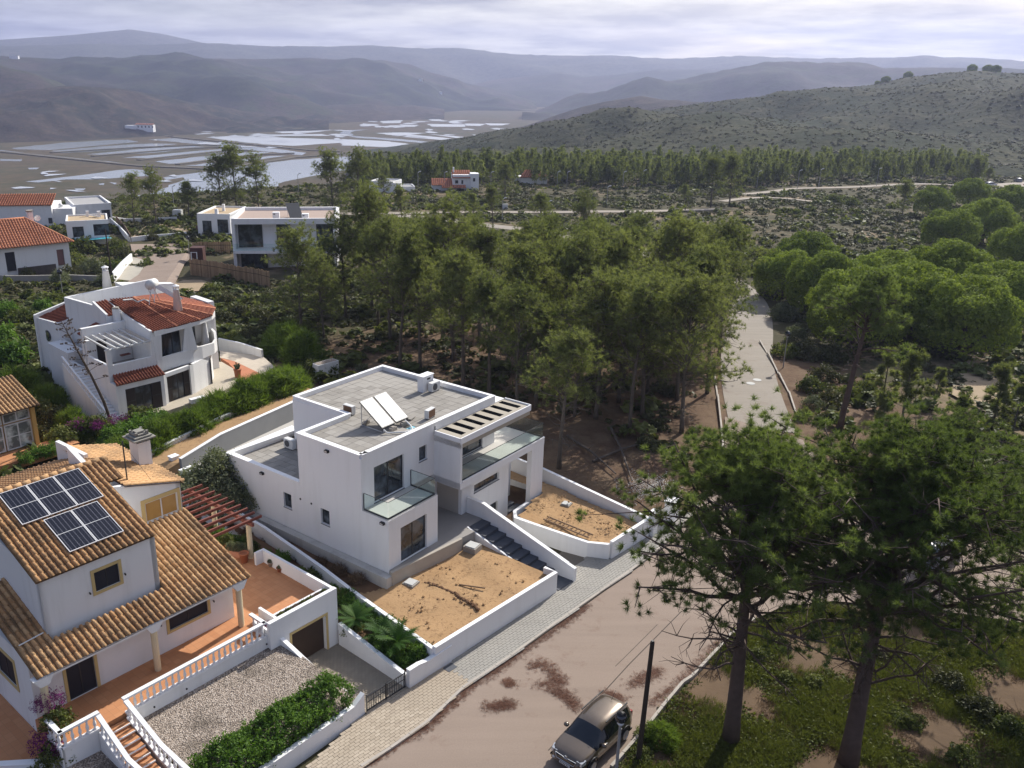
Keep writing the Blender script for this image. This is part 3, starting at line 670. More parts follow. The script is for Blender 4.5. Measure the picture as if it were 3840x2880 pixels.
# parapets with pale coping
def parapet(pts, z0, z1, t=0.25):
    m = W3(); m.path_wall(pts, t, z0, z1); m.build('parapet', MW, house)
    m = W3(); m.path_wall(pts, t+0.06, z1, z1+0.05); m.build('coping', MCOP, house)
q = 0.125
parapet([(q, -2-q), (12.6-q, -2-q), (12.6-q, -12.1+q), (4+q, -12.1+q), (4+q, -7.2+q), (q, -7.2+q), (q, -2-q), (0.6, -2-q)], 8.2, 8.40)
parapet([(4.0, -14.1+q) if False else (5.75-q, -12.12), (5.75-q, -14.1+q), (q, -14.1+q), (q, -7.22)], 4.98, 5.18)
m = W3(); m.box(12.66, 13.62, -9.5, -2.0, 7.74, 7.96); m.build('eave', MCOP, house)
# slotted canopy
slots = [(6.91+0.98*i, 7.37+0.98*i) for i in range(7)]
m = W3(); xs = [6.3]+[v for s in slots for v in s]+[13.65]
for i in range(0, len(xs), 2): m.box(xs[i], xs[i+1], -1.999, 0.05, 7.3, 7.90)
for s in slots: m.box(s[0], s[1], -1.999, -1.9, 7.3, 7.90); m.box(s[0], s[1], -0.36, 0.05, 7.3, 7.90)
m.build('canopy', M_flat('canopy_top', (0.40, 0.36, 0.29), 0.9, 0.12, 1, co='World'), house)
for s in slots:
    m = W3(); m.box(s[0]+0.001, s[0]+0.02, -1.89, -0.37, 7.31, 7.89); m.box(s[1]-0.02, s[1]-0.001, -1.89, -0.37, 7.31, 7.89); m.box(s[0]+0.02, s[1]-0.02, -1.899, -1.88, 7.31, 7.89); m.build('slot_shade_panel', MFRAME, house)  # added dark panels, standing in for the shade inside the slots
m = W3(); m.box(6.27, 13.68, 0.052, 0.12, 7.6, 7.99); m.box(6.22, 6.298, -1.9, 0.052, 7.70, 7.99); m.box(13.652, 13.72, -1.99, 0.052, 7.70, 7.99); m.build('canopy_rim', MCOP, house)
# ceilings / hidden floors that close the volumes
m = W3(); m.box(0.25, 12.35, -6.95, -2.25, 7.95, 8.1); m.box(4.25, 12.35, -11.85, -6.95, 7.95, 8.1); m.box(0.25, 5.5, -13.85, -7.2, 4.55, 4.7); m.box(0.25, 4.0, -6.9, -2.3, 4.7, 5.0); m.build('roof_slab', MPAVEB, house)
# roof pavers, each its own piece
pv = MB(); pv.box(-0.292, 0.292, -0.292, 0.292, 0, 0.045); pvm = pv.mesh('paver', MPAVER)
paves = []
def lay(a0, a1, b0, b1, z, p=0.6, skip=lambda a, b: False):
    na, nb = int((a1-a0)/p+0.3), int((b1-b0)/p+0.3)
    for i in range(na):
        for j in range(nb):
            a, b = a0+(i+0.5)*p, b1-(j+0.5)*p
            if not skip(a, b): paves.append((a, b, z+rnd.uniform(-0.006, 0.006), rnd.uniform(-0.012, 0.012)))
lay(0.28, 12.32, -11.82, -2.28, 8.105, 0.602, lambda a, b: (a < 4.3 and b < -6.93) or (5.0 < a < 5.7 and -3.2 < b < -2.6))
lay(0.28, 5.4, -13.8, -7.22, 4.71, 0.602, lambda a, b: a > 3.98 and b > -12.15)
paves.sort(key=lambda t: -t[1]+t[0]*0.4)
paves.sort(key=lambda t: math.hypot(H(t[0], t[1]).x, H(t[0], t[1]).y))
for a, b, z, r in paves[:300]: link('paver', pvm, house, (a, -b, z), r)
m = W3()
for a, b, z, r in paves[300:]: m.box(a-0.292, a+0.292, b-0.292, b+0.292, z, z+0.045)
m.build('paver', MPAVER, house, kind='stuff')
# openings
window(house, 'b', -0.16, 1.0, 3.25, 2.02, 4.24, 2, 0.07); window(house, 'b', -2.16, 1.02, 3.56, 5.16, 7.36, 2, 0.07); window(house, 'b', -2.16, 4.92, 5.62, 6.33, 7.27)
window(house, 'b', -2.16, 7.0, 11.28, 5.22, 7.3, 3, 0.08); window(house, 'b', -1.12, 9.06, 11.75, 3.03, 3.58, 2, 0.05); window(house, 'b', -1.12, 10.55, 11.7, -0.6, 1.48, 1, 0.06, name='door')
window(house, 'a', 0.16, -5.42, -4.70, 3.14, 4.12); window(house, 'a', 0.16, -8.73, -8.02, 3.14, 4.12)
for a, b0, b1, z in ((0, -5.45, -4.67, 3.11), (0, -8.76, -7.99, 3.11)):
    m = W3(); m.box(-0.03, 0.12, b0, b1, z-0.03, z+0.01); m.build('window_sill', MSTEP, house)
for u0, u1, f, z in ((0.95, 3.3, 0, 2.0), (0.98, 3.6, -2, 5.14), (4.88, 5.66, -2, 6.31), (6.95, 11.3, -2, 5.2), (9.02, 11.8, -0.95, 3.01)):
    m = W3(); m.box(u0, u1, f-0.13, f+0.03, z-0.03, z+0.012); m.build('window_sill', MSTEP, house)
# balcony floors, glass railings
m = W3(); m.box(0.02, 4.23, -1.995, -0.02, 5.06, 5.10); m.build('balcony_floor', MTILEF, house)
def rail(pts, z0, z1, panes, posts=()):
    for (p0, p1) in panes:
        m = W3(); m.path_wall([p0, p1], 0.02, z0, z1); o = m.build('glass_panel', MGLC, house)
        m = W3(); m.path_wall([p0, p1], 0.026, z1+0.001, z1+0.022); m.build('top_rail', MFRAME, o); m = W3(); m.path_wall([p0, p1], 0.07, z0-0.03, z0+0.04); m.build('base_channel', MFRAME, o)
    for p in posts:
        m = W3(); m.box(p[0]-0.02, p[0]+0.02, p[1]-0.02, p[1]+0.02, z0, z1); m.build('post', MFRAME, house)
rail(None, 5.13, 6.12, [((0.12, -1.93), (0.12, -0.14)), ((0.15, -0.12), (2.1, -0.12)), ((2.13, -0.12), (4.11, -0.12)), ((4.14, -0.14), (4.14, -1.97))], [(0.12, -1.96), (4.14, -1.98)])
rail(None, 5.13, 6.12, [((6.55+1.78*i, 0.0), (6.55+1.78*(i+1)-0.02, 0.0)) for i in range(5)]+[((15.45, -0.02-1.6*i), (15.45, -0.02-1.6*(i+1)+0.02)) for i in range(4)])
# wall lights, vents, roof chimney
for b, z in ((-10.59, 5.0-0.25), (-4.63, 7.92), (-0.39, 4.78)):
    m = W3(); m.box(-0.16, 0, b-0.14, b+0.14, z, z+0.14); o = m.build('wall_light', MBLK, house); m = W3(); m.box(-0.165, -0.161, b-0.1, b+0.1, z+0.03, z+0.11); m.build('lens', MALU, o)
for b in (-7.18, -6.22):
    m = W3(); m.tube([(-0.02, b, 4.13), (0.02, b, 4.13)], 0.07, 10); m.build('vent', MBLK, house)
m = W3(); m.box(10.55, 11.6, -6.98, -6.47, 8.15, 9.22); o = m.build('chimney', MW, house)
m = W3(); m.box(10.5, 11.65, -7.03, -6.42, 9.22, 9.27); m.build('chimney_cap', MCOP, o); m = W3(); m.box(10.95, 11.3, -6.472, -6.46, 8.95, 9.08); m.build('flue_slot', MBLK, o)
# patio slab with its concrete edge
m = W3(); m.prism([(-0.12, 0.22), (6.62, 1.0), (6.62, 0.36), (8.24, 0.36), (8.24, -0.95), (7.76, -0.95), (7.76, -2.9), (4.25, -2.9), (4.25, 0.0), (0, 0)], 0.9, 2.0); m.build('patio', MPATIO, house)
m = W3(); m.path_wall([(-0.12, 0.26), (5.4, 0.90)], 0.2, 0.8, 2.03); m.build('patio_edge', M_flat('patio_kerb', (0.42, 0.38, 0.32), 0.9, 0.15, co='World'), house)
m = W3(); m.path_wall([(-0.28, 0.3), (-0.28, -14.0)], 0.5, 0.2, 1.80); m.build('footing_ledge', M_plaster('ledge_concrete', (0.52, 0.50, 0.46), (0.26, 0.23, 0.2), 0.55), house)

# ---- outside staircase to the street
st = empty('garden_stairs', H(0, 0), HRZ, 'dark stone steps climbing beside a white wall from street to patio', 'stairs')
NS = 9
for i in range(NS):
    b0 = 0.36+0.60*i; m = W3(); zt = 1.98-0.185*i-0.02; m.box(6.86, 8.235, b0, b0+0.64, zt-0.5, zt); m.build('step', MSTEP, st)
m = W3(); m.prism([(6.86, 5.76), (8.235, 5.76), (8.235, 7.05), (6.86, 6.94)], -0.1, 0.17); m.build('landing', MSTEP, st)
m = W3()
m.path_wall([(8.36, -0.93), (8.36, 0.4), (8.36, 1.25), (8.36, 6.6), (8.36, 7.12)], 0.24, [-0.3]*5, [3.05, 3.0, 2.72, 1.12, 0.98]); m.build('stair_wall', MW, st)
m = W3(); m.path_wall([(8.36, -0.93), (8.36, 0.4), (8.36, 1.25), (8.36, 6.6)], 0.26, [3.051, 3.001, 2.721, 1.121], [3.075, 3.025, 2.745, 1.145]); m.build('stair_coping', MCOP, st)
m = W3(); m.path_wall([(6.78, 0.3), (6.78, 5.72)], 0.13, [0.8, 0.1], [2.02, 0.42]); m.build('stringer', MW, st)

# ---- garden walls of the house
SWA, SWB = (-3.2, 5.95), (6.68, 6.80)
def gwall(name, pts, t, z0, z1, label, cat='wall', mat=None, cop=True, frame=(HO, HRZ)):
    root = empty(name, frame[0], frame[1], label, cat)
    m = W3(); m.path_wall(pts, t, z0, z1); m.build('wall_body', mat or MW, root)
    if cop:
        add = (lambda v: [x+0.001 for x in v] if isinstance(v, list) else v+0.001); up = (lambda v: [x+0.04 for x in v] if isinstance(v, list) else v+0.04)
        m = W3(); m.path_wall(pts, t+0.03, add(z1), up(z1)); m.build('coping', MCOP, root)
    return root
gwall('street_wall', [SWA, SWB, (6.68, 6.0)], 0.2, -0.1, [1.46, 1.38, 1.38], 'white garden wall between the bare soil plot and the paved sidewalk')
gwall('boundary_wall', [(-1.0, -16.0), (-1.45, -9.0), (-2.0, -3.4), (-2.3, -0.8), (-3.25, 5.9)], 0.18, 0.2, [2.3, 2.2, 1.85, 1.6, 1.40], 'long thin white wall between the soil plot and the leafy planting strip')
gwall('garden_wall', [(15.6, -3.2), (17.35, -0.9), (16.2, 7.6)] if False else [(16.9, -4.2), (17.2, -1.0), (16.1, 7.9)], 0.2, -0.1, [2.2, 1.85, 1.35], 'white wall along the pine wood on the uphill side of the plot')
gwall('garden_wall', [(16.1, 7.9), (12.0, 7.45)], 0.2, -0.1, [1.35, 1.25], 'short white street wall beside the meter pillar')
gwall('driveway_wall', [(13.6, 0.2), (11.9, 0.3), (11.15, 0.9), (11.2, 2.8), (11.35, 6.2), (11.9, 7.4)], 0.2, -0.6, [0.95, 1.02, 1.05, 1.05, 1.05, 1.1], 'curved white wall beside the sunken driveway')
gwall('driveway_wall', [(0.4, -20.1), (4.2, -20.5), (11.6, -21.4), (15.5, -22.0)], 0.25, 0.0, [2.9, 3.45, 3.5, 3.5], 'long grey faced wall with white top beside the rear ramp', mat=MGREYW)
# soil plots
def heap(name, pts, z, mat, label, amp=0.08, n=26, seed=1, kind='structure'):
    """a soil bed: filled polygon (a,b) as a fine grid with relief"""
    xs = [p[0] for p in pts]; ys = [p[1] for p in pts]; q = np.random.RandomState(seed); ph = q.uniform(0, 6.28, 12); kk = q.normal(0, 1.6, (12, 2))
    def inside(x, y):
        c = False; j = len(pts)-1
        for i in range(len(pts)):
            if (pts[i][1] > y) != (pts[j][1] > y) and x < (pts[j][0]-pts[i][0])*(y-pts[i][1])/(pts[j][1]-pts[i][1])+pts[i][0]: c = not c
            j = i
        return c
    m = W3(); dx = (max(xs)-min(xs))/n; dy = (max(ys)-min(ys))/n; ids = {}
    def vid(i, j):
        if (i, j) not in ids:
            x, y = min(xs)+dx*i, min(ys)+dy*j; zz = z(x, y) if callable(z) else z
            zz += amp*sum(math.sin(kk[k, 0]*x+kk[k, 1]*y+ph[k]) for k in range(12))/4
            ids[(i, j)] = len(m.v); m.v.append((x, y, zz))
        return ids[(i, j)]
    for i in range(n):
        for j in range(n):
            if inside(min(xs)+dx*(i+.5), min(ys)+dy*(j+.5)): m.f.append((vid(i, j), vid(i+1, j), vid(i+1, j+1), vid(i, j+1)))
    return m.build(name, mat, None, True, label=label, kind=kind, loc=HO, rz=HRZ)
heap('soil', [(-2.95, 5.75), (6.45, 6.55), (6.7, 6.4), (6.7, 0.2), (5.5, 0.2), (-0.3, 0.1), (-1.6, -0.4), (-2.1, -1.0)], lambda a, b: 1.18-0.03*(b)+0.012*a, MSOIL, 'bare orange sandy soil of the front garden', 0.05, 60, 3)
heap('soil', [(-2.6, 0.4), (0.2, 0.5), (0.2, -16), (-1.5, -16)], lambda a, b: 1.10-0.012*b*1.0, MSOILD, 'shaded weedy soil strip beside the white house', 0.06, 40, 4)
heap('soil', [(11.45, 0.9), (14.2, 0.3), (15.7, 0.1), (15.7, -3), (16.7, -4), (16.9, -1), (15.85, 7.5), (12.2, 7.15), (11.6, 6)], lambda a, b: 1.0-0.02*b, MSOIL, 'bare sandy soil of the side garden with a ladder on it', 0.06, 46, 5)
m = W3(); m.prism([(8.48, 7.0), (8.48, -0.95), (12.9, -0.95), (12.9, 0.2), (11.2, 0.9), (11.3, 6), (11.9, 7.3)], -0.62, [0.06, -0.5, -0.5, -0.5, -0.4, 0.0, 0.06]); m.build('driveway', M_flat('driveway_concrete', (0.17, 0.15, 0.125), 0.9, 0.25, 0.9, co='World'), None, kind='structure', loc=HO, rz=HRZ, label='sunken concrete driveway')
m = W3(); m.prism([(0.4, -20.0), (4.2, -20.4), (11.6, -21.3), (15.5, -21.9), (15.5, -12.2), (5.8, -12.2), (5.8, -14.1), (0.3, -14.1)], 0.0, 2.0); m.build('driveway', M_flat('pale_concrete', (0.50, 0.48, 0.44), 0.9, 0.1, 0.5, co='World'), None, kind='structure', loc=HO, rz=HRZ, label='pale concrete ramp behind the white house')
m = W3(); m.prism([(-3, -26), (3, -25.6), (17, -27.3), (15.5, -22.1), (11.6, -21.5), (4.2, -20.6), (0.4, -20.2), (-2.5, -21)], 0.0, [1.6, 2.2, 2.4, 3.3, 3.3, 3.2, 2.6, 1.5]); m.build('soil', MSOIL, None, kind='structure', loc=HO, rz=HRZ, label='sandy strip between ramp wall and hedge wall')

# ---- things standing on the roofs and in the garden
def ac_unit(a, b, z, rot, label, w=0.8, d=0.3, h=0.6, back=False):
    t = empty('air_conditioner', H(a, b, z), HRZ+rot, label, 'air conditioner', 'outdoor air conditioning units of the white house')
    m = MB(); m.box(-w/2, w/2, -d/2, d/2, 0.06, h); m.build('casing', MMETW, t)
    m = MB(); m.lathe([(0.001, 0), (0.23, 0), (0.23, 0.02), (0.05, 0.03)], 20); o = m.build('fan_grille', M_flat('fan_dark', (0.09, 0.09, 0.095), 0.6), t, loc=(-0.1, -d/2-0.001, h*0.55)); o.rotation_euler = (R(90), 0, 0)
    m = MB(); m.box(-w/2+0.03, w/2-0.05, d/2+0.001, d/2+0.012, 0.09, h-0.04); m.build('condenser', MCOPR, t)
    m = MB()
    for s in (-0.3, 0.3): m.box(s-0.03, s+0.03, -d/2, d/2, 0, 0.06)
    m.build('feet', MBLK, t)
    return t
ac_unit(4.62, -7.5, 8.15, R(90), 'outdoor air conditioner with copper fins at the left roof notch')
ac_unit(7.35, -3.2, 8.15, R(180+8), 'small outdoor air conditioner with white pipe near the slotted canopy')
ac_unit(11.3, -6.15, 8.15, R(0), 'outdoor air conditioner standing against the white roof chimney', 0.85, 0.35, 0.66)
ac_unit(3.75, -12.3, 4.75, R(-90), 'outdoor air conditioner in the shade on the lower paved terrace', 0.85, 0.35, 0.7)
t = empty('solar_collector', H(4.73, -4.6, 8.15), HRZ, 'pair of bright tilted solar water collectors on a metal stand', 'solar collector')
MCOLL = NG('collector_glass'); MCOLL.bsdf((0.52, 0.53, 0.57), 0.35, spec=0.7); MCOLL = MCOLL.m  # pale base colour imitates the sky reflected in the glass
for s in (-1.16, 0.07):
    m = MB(); P0, P1 = (0.9, 0.36), (-0.95, 1.60)   # (b offset, z)
    m.hexa([(s, -P0[0], P0[1]-0.09), (s+1.1, -P0[0], P0[1]-0.09), (s+1.1, -P1[0], P1[1]-0.09), (s, -P1[0], P1[1]-0.09)], [(s, -P0[0], P0[1]), (s+1.1, -P0[0], P0[1]), (s+1.1, -P1[0], P1[1]), (s, -P1[0], P1[1])])
    o = m.build('collector_frame', MFRAME, t); m = MB(); k = 0.055
    def L2(u, v): return (s+u, -(P0[0]+(P1[0]-P0[0])*v), P0[1]+(P1[1]-P0[1])*v+0.006)
    m.poly([L2(k, 0.03), L2(1.1-k, 0.03), L2(1.1-k, 0.97), L2(k, 0.97)]); m.build('collector_glass', MCOLL, o)
m = MB()
for s in (-1.0, 1.0):
    m.bar((s, 0.95, 0), (s, 0.95, 1.5), 0.04); m.bar((s, -0.85, 0.02), (s, 0.95, 0.02), 0.04); m.bar((s, 0.95, 0.1), (s, 0.1, 0.85), 0.03); m.bar((s, -0.85, 0.0), (s, -0.85, 0.35), 0.04)
m.build('stand', MALU, t)
m = MB(); m.tube([(-1.1, -0.95, 0.25), (-1.05, -1.2, 0.1), (-0.3, -1.9, 0.1), (0.3, -2.0, 0.1), (0.7, -1.5, 0.1), (0.9, -0.7, 0.3)], 0.05, 8); m.build('pipe', MMETW, t)
for a, b, l in ((4.05, -5.5, 'concrete block under the left rear foot of the collectors'), (4.35, -3.55, 'concrete block under the front left foot of the collectors'), (5.4, -3.6, 'concrete block under the front right foot of the collectors')):
    m = MB(); m.box(-0.25, 0.25, -0.12, 0.12, 0, 0.2); m.box(-0.12, 0.1, -0.1, 0.1, 0.201, 0.26); tag(m.build('concrete_block', MCONB, loc=H(a, b, 8.15), rz=HRZ+rnd.uniform(-.2, .2)), l, 'block', 'concrete blocks holding down the roof collectors')
m = MB(); m.box(-0.3, 0.3, -0.3, 0.3, 0, 0.06); tag(m.build('loose_paver', MPAVER, loc=H(6.4, -4.1, 8.2), rz=HRZ+0.25), 'loose roof paver lying crooked beside the collectors', 'paver')
m = MB(); m.box(-0.31, 0.31, -0.28, 0.28, 0.0, 0.03); tag(m.build('insulation_board', M_flat('blue_foam', (0.25, 0.52, 0.60), 0.7), loc=H(5.35, -2.9, 8.11), rz=HRZ), 'pale blue insulation board exposed at the roof edge', 'board')
MCOVER = M_flat('manhole_cover', (0.52, 0.52, 0.50), 0.8, 0.1, co='World')
for a, b, z, h, s, l in ((5.8, 1.45, 1.15, 0.42, 0.42, 'concrete inspection box with grey lid at the patio edge'), (0.75, 0.95, 1.02, 0.24, 0.36, 'low pale inspection box near the patio corner'), (15.0, 2.4, 0.85, 0.2, 0.32, 'small square inspection lid on the side garden soil')):
    t = empty('inspection_box', H(a, b, z), HRZ+0.12, l, 'inspection box', 'inspection boxes in the bare garden'); m = MB(); m.box(-s, s, -s, s, -0.3, h); m.build('box_body', MCONB, t); m = MB(); m.box(-s*0.8, s*0.8, -s*0.8, s*0.8, h+0.001, h+0.05); m.build('lid', MCOVER, t)
t = empty('ladder', H(12.05, 4.3, 1.12), HRZ+R(-94), 'old wooden ladder lying on the sandy side garden', 'ladder'); MWOOD = M_flat('weathered_wood', (0.16, 0.10, 0.06), 0.85, 0.3, 4)
for s in (-0.24, 0.24):
    m = MB(); m.bar((-1.75, s, 0.06), (1.75, s, 0.06), 0.07); m.build('rail', MWOOD, t)
for i in range(11):
    m = MB(); m.bar((-1.6+0.32*i, -0.2, 0.07), (-1.6+0.32*i, 0.2, 0.07), 0.045); m.build('rung', MWOOD, t)
m = MB(); m.bar((0, 0, 0.05), (1.5, 0.1, 0.07), 0.06); tag(m.build('wooden_pole', MWOOD, loc=H(2.4, 3.1, 1.12), rz=HRZ-R(70)), 'short wooden stake lying on the orange soil', 'stake')
# erosion crack: a dark gully of piled soil clods
m = MB(); q = random.Random(4); pts = [sv2(*p, 1.13) for p in ((920, 1258), (945, 1266), (968, 1275), (985, 1283), (1002, 1294), (1018, 1303), (1032, 1316))]
for i in range(len(pts)-1):
    for k in range(9):
        p = pts[i].lerp(pts[i+1], k/9); r = q.uniform(0.05, 0.13); m.lathe([(r*0.9, -0.04), (r, 0.02), (r*0.4, r*0.55)], 5, (p.x+q.uniform(-.06, .06), p.y+q.uniform(-.06, .06), 1.13))
tag(m.build('soil_crack', MSOILD), 'dark erosion crack crossing the orange soil', kind='stuff')
# meter pillar and stand-alone cabinet at the wall end
t = empty('meter_pillar', H(16.45, 8.1, 0), HRZ, 'white pillar with meter boxes at the end of the side garden wall', 'pillar')
m = MB(); m.box(-0.3, 0.3, -0.16, 0.22, -0.1, 1.75); m.build('pillar_body', MW, t); m = MB(); m.box(-0.34, 0.34, -0.2, 0.26, 1.751, 1.79); m.build('cap', MCOP, t)
for x in (-0.14, 0.14):
    m = MB(); m.box(x-0.11, x+0.11, -0.175, -0.161, 0.75, 1.1); m.build('meter_door', M_flat('meter_grey', (0.42, 0.42, 0.40), 0.6), t)
_p = sv2(1449, 1123, 0.0)
t = empty('utility_cabinet', _p, HRZ+0.1, 'tall white utility cabinet with flat lid between wall and big pine', 'cabinet'); m = MB(); m.box(-0.52, 0.52, -0.35, 0.35, -0.1, 1.5); m.build('cabinet_body', MW, t); m = MB(); m.box(-0.58, 0.58, -0.41, 0.41, 1.501, 1.58); m.build('lid', MCOP, t)
for px, py, h, l in ((657, 1711, 1.0, 'slim white gate post at the rear ramp'), (711, 1758, 0.9, 'broad white gate post with overhanging cap at the rear ramp')):
    _p = site(px, py+60, 1.5); t = empty('gate_post', _p, HRZ, l, 'gate post'); s = 0.28 if h == 1.0 else 0.45
    m = MB(); m.box(-s, s, -s*0.8, s*0.8, -1.5, h+0.25); m.build('post_body', MW, t); m = MB(); m.box(-s-0.05, s+0.05, -s*0.8-0.05, s*0.8+0.05, h+0.251, h+0.3); m.build('cap', MCOP, t)
# ---- paved sidewalk: pieces near, joined field beyond
_side = empty('pavement', (0, 0, 0)); tag(_side, 'sidewalk of grey and sandy concrete pavers along the street', kind='structure')
MPVS = M_rand('sidewalk_paver', [(0.2, (0.30, 0.285, 0.255)), (0.8, (0.44, 0.415, 0.37))], 0.9, 1.0, 0.2, 20)
MPVB = M_rand('sidewalk_paver_sandy', [(0.2, (0.40, 0.33, 0.25)), (0.8, (0.52, 0.44, 0.34))], 0.9, 1.0, 0.2, 20)
inner = [sv2(x, y, 0.1) for x, y in ((615, 1700), (735, 1588), (845, 1492), (882, 1466), (945, 1440), (1205, 1250), (1300, 1180), (1440, 1095))]
outer = [sv2(x, y, 0.1) for x, y in ((690, 1735), (782, 1657), (924, 1562), (1000, 1489), (1104, 1419), (1317, 1266), (1385, 1218), (1500, 1110))]
mb = MB(); ps = [(p.x, p.y) for p in inner]+[(p.x, p.y) for p in reversed(outer)]; mb.prism(ps, -0.1, 0.085); mb.build('paver_bed', M_flat('joint_sand', (0.14, 0.125, 0.10), 0.95, co='World'), _side)
def in_poly(x, y, P):
    c = False; j = len(P)-1
    for i in range(len(P)):
        if (P[i][1] > y) != (P[j][1] > y) and x < (P[j][0]-P[i][0])*(y-P[i][1])/(P[j][1]-P[i][1])+P[i][0]: c = not c
        j = i
    return c
AX = R(45.2); ux, uy = math.cos(AX), math.sin(AX)
pl = []; base = sv2(945, 1440, 0.0); bnd = (base.x*ux+base.y*uy)
for i in range(-70, 90):
    for j in range(-26, 26):
        u = bnd+i*0.30+(0.15 if j % 2 else 0); v = (-base.x*uy+base.y*ux)+j*0.165
        x, y = u*ux-v*uy, u*uy+v*ux
        if in_poly(x, y, ps): pl.append((x, y, math.hypot(x, y), i))
pl.sort(key=lambda t: t[2])
a = MB(); a.box(-0.142, 0.142, -0.075, 0.075, -0.03, 0.02); pmA = a.mesh('paver', MPVS); pmB = a.mesh('paver', MPVB)
for x, y, _, i in pl[:300]:
    o = link('paver', pmA if i > 0 else pmB, _side, (x, y, 0.1+rnd.uniform(-0.004, 0.004)), AX+rnd.uniform(-0.02, 0.02))
for nm, mat, sel in (('paver', MPVS, [t for t in pl[300:] if t[3] > 0]), ('paver', MPVB, [t for t in pl[300:] if t[3] <= 0])):
    if not sel: continue
    m = MB(); c, s = math.cos(AX), math.sin(AX)
    for x, y, _, i in sel:
        z = 0.12+rnd.uniform(-0.004, 0.004); P = [(x+c*p-s*r, y+s*p+c*r) for p, r in ((-0.142, -0.075), (0.142, -0.075), (0.142, 0.075), (-0.142, 0.075))]
        m.prism(P, z-0.05, z)
    m.build(nm, mat, _side, kind='stuff')
_p = site(1280+.5787*705, 1920+.5787*1008, 0.125); m = MB(); m.box(-0.3, 0.3, -0.22, 0.22, 0, 0.012); tag(m.build('drain_cover', MSTEP, loc=_p, rz=AX), 'dark square cover set in the sidewalk', 'cover')
# ================================================================== THE VILLA WITH THE SOLAR PANELS
VO = Vector((-9.93, 36.33, 0)); VRZ = R(48.5)
def VW(p, q, z=0):
    c, s = math.cos(VRZ), math.sin(VRZ); return Vector((VO.x+p*c+q*s, VO.y+p*s-q*c, z))
villa = empty('tiled_villa', VO, VRZ, 'white villa with weathered barrel tile roofs and ochre window surrounds', 'house')
def m_tile(name, light, mid, dark, lichen=0.5):
    g = NG(name); p = g.coord('World')
    r = g.math('ADD', g.math('MULTIPLY', g.obrand(), 0.45), g.math('MULTIPLY', g.noise(2.2, 5, 0.6, vec=p), 0.55))
    c = g.ramp(r, [(0.25, mid), (0.75, light)])
    l = g.ramp(g.math('ADD', g.math('MULTIPLY', g.noise(0.55, 5, 0.6, vec=p), 0.62), g.math('MULTIPLY', g.noise(16, 5, 0.7, vec=p), 0.38)), [(0.47, (0, 0, 0)), (0.62, (1, 1, 1))])
    c = g.mix(g.math('MULTIPLY', l, lichen), c, dark)
    g.bsdf(c, 0.85, spec=0.2, bump=g.noise(30, 4, vec=p), bstr=0.25, bdist=0.01); return g.m
MTILE = m_tile('old_roof_tile', (0.58, 0.365, 0.185), (0.40, 0.215, 0.095), (0.075, 0.055, 0.04), 0.72)
MTILEB = m_tile('tile_channel', (0.30, 0.18, 0.09), (0.20, 0.115, 0.055), (0.04, 0.032, 0.024), 0.7)
MTRED = m_tile('red_roof_tile', (0.31, 0.105, 0.06), (0.20, 0.062, 0.038), (0.07, 0.035, 0.026), 0.5)
MTREDB = m_tile('red_tile_channel', (0.20, 0.062, 0.034), (0.14, 0.042, 0.024), (0.05, 0.025, 0.02), 0.4)
MTREDL = m_tile('orange_roof_tile', (0.62, 0.27, 0.15), (0.48, 0.18, 0.095), (0.22, 0.09, 0.06), 0.35)
MOCHRE = M_plaster('ochre_trim', (0.56, 0.42, 0.19), (0.35, 0.26, 0.14), 0.2)
MCREAM = M_plaster('cream_column', (0.66, 0.56, 0.37), (0.45, 0.38, 0.26), 0.2)
MTERR = NG('terracotta_floor'); _p = MTERR.n('ShaderNodeMapping'); _p.inputs['Rotation'].default_value = (0, 0, -VRZ); MTERR.l(MTERR.coord('World'), _p.inputs[0])
_bk2 = MTERR.n('ShaderNodeTexBrick'); _bk2.offset = 0.0; _bk2.inputs['Scale'].default_value = 1.0; _bk2.inputs['Brick Width'].default_value = 0.33; _bk2.inputs['Row Height'].default_value = 0.33; _bk2.inputs['Mortar Size'].default_value = 0.008
_bk2.inputs['Color1'].default_value = (0.50, 0.225, 0.10, 1); _bk2.inputs['Color2'].default_value = (0.57, 0.275, 0.13, 1); _bk2.inputs['Mortar'].default_value = (0.40, 0.20, 0.10, 1); MTERR.l(_p.outputs[0], _bk2.inputs['Vector'])
MTERR.bsdf(MTERR.mix(MTERR.math('MULTIPLY', MTERR.noise(0.9, 5, co='World'), 0.4), _bk2.outputs[0], (0.33, 0.14, 0.065)), 0.75); MTERR = MTERR.m

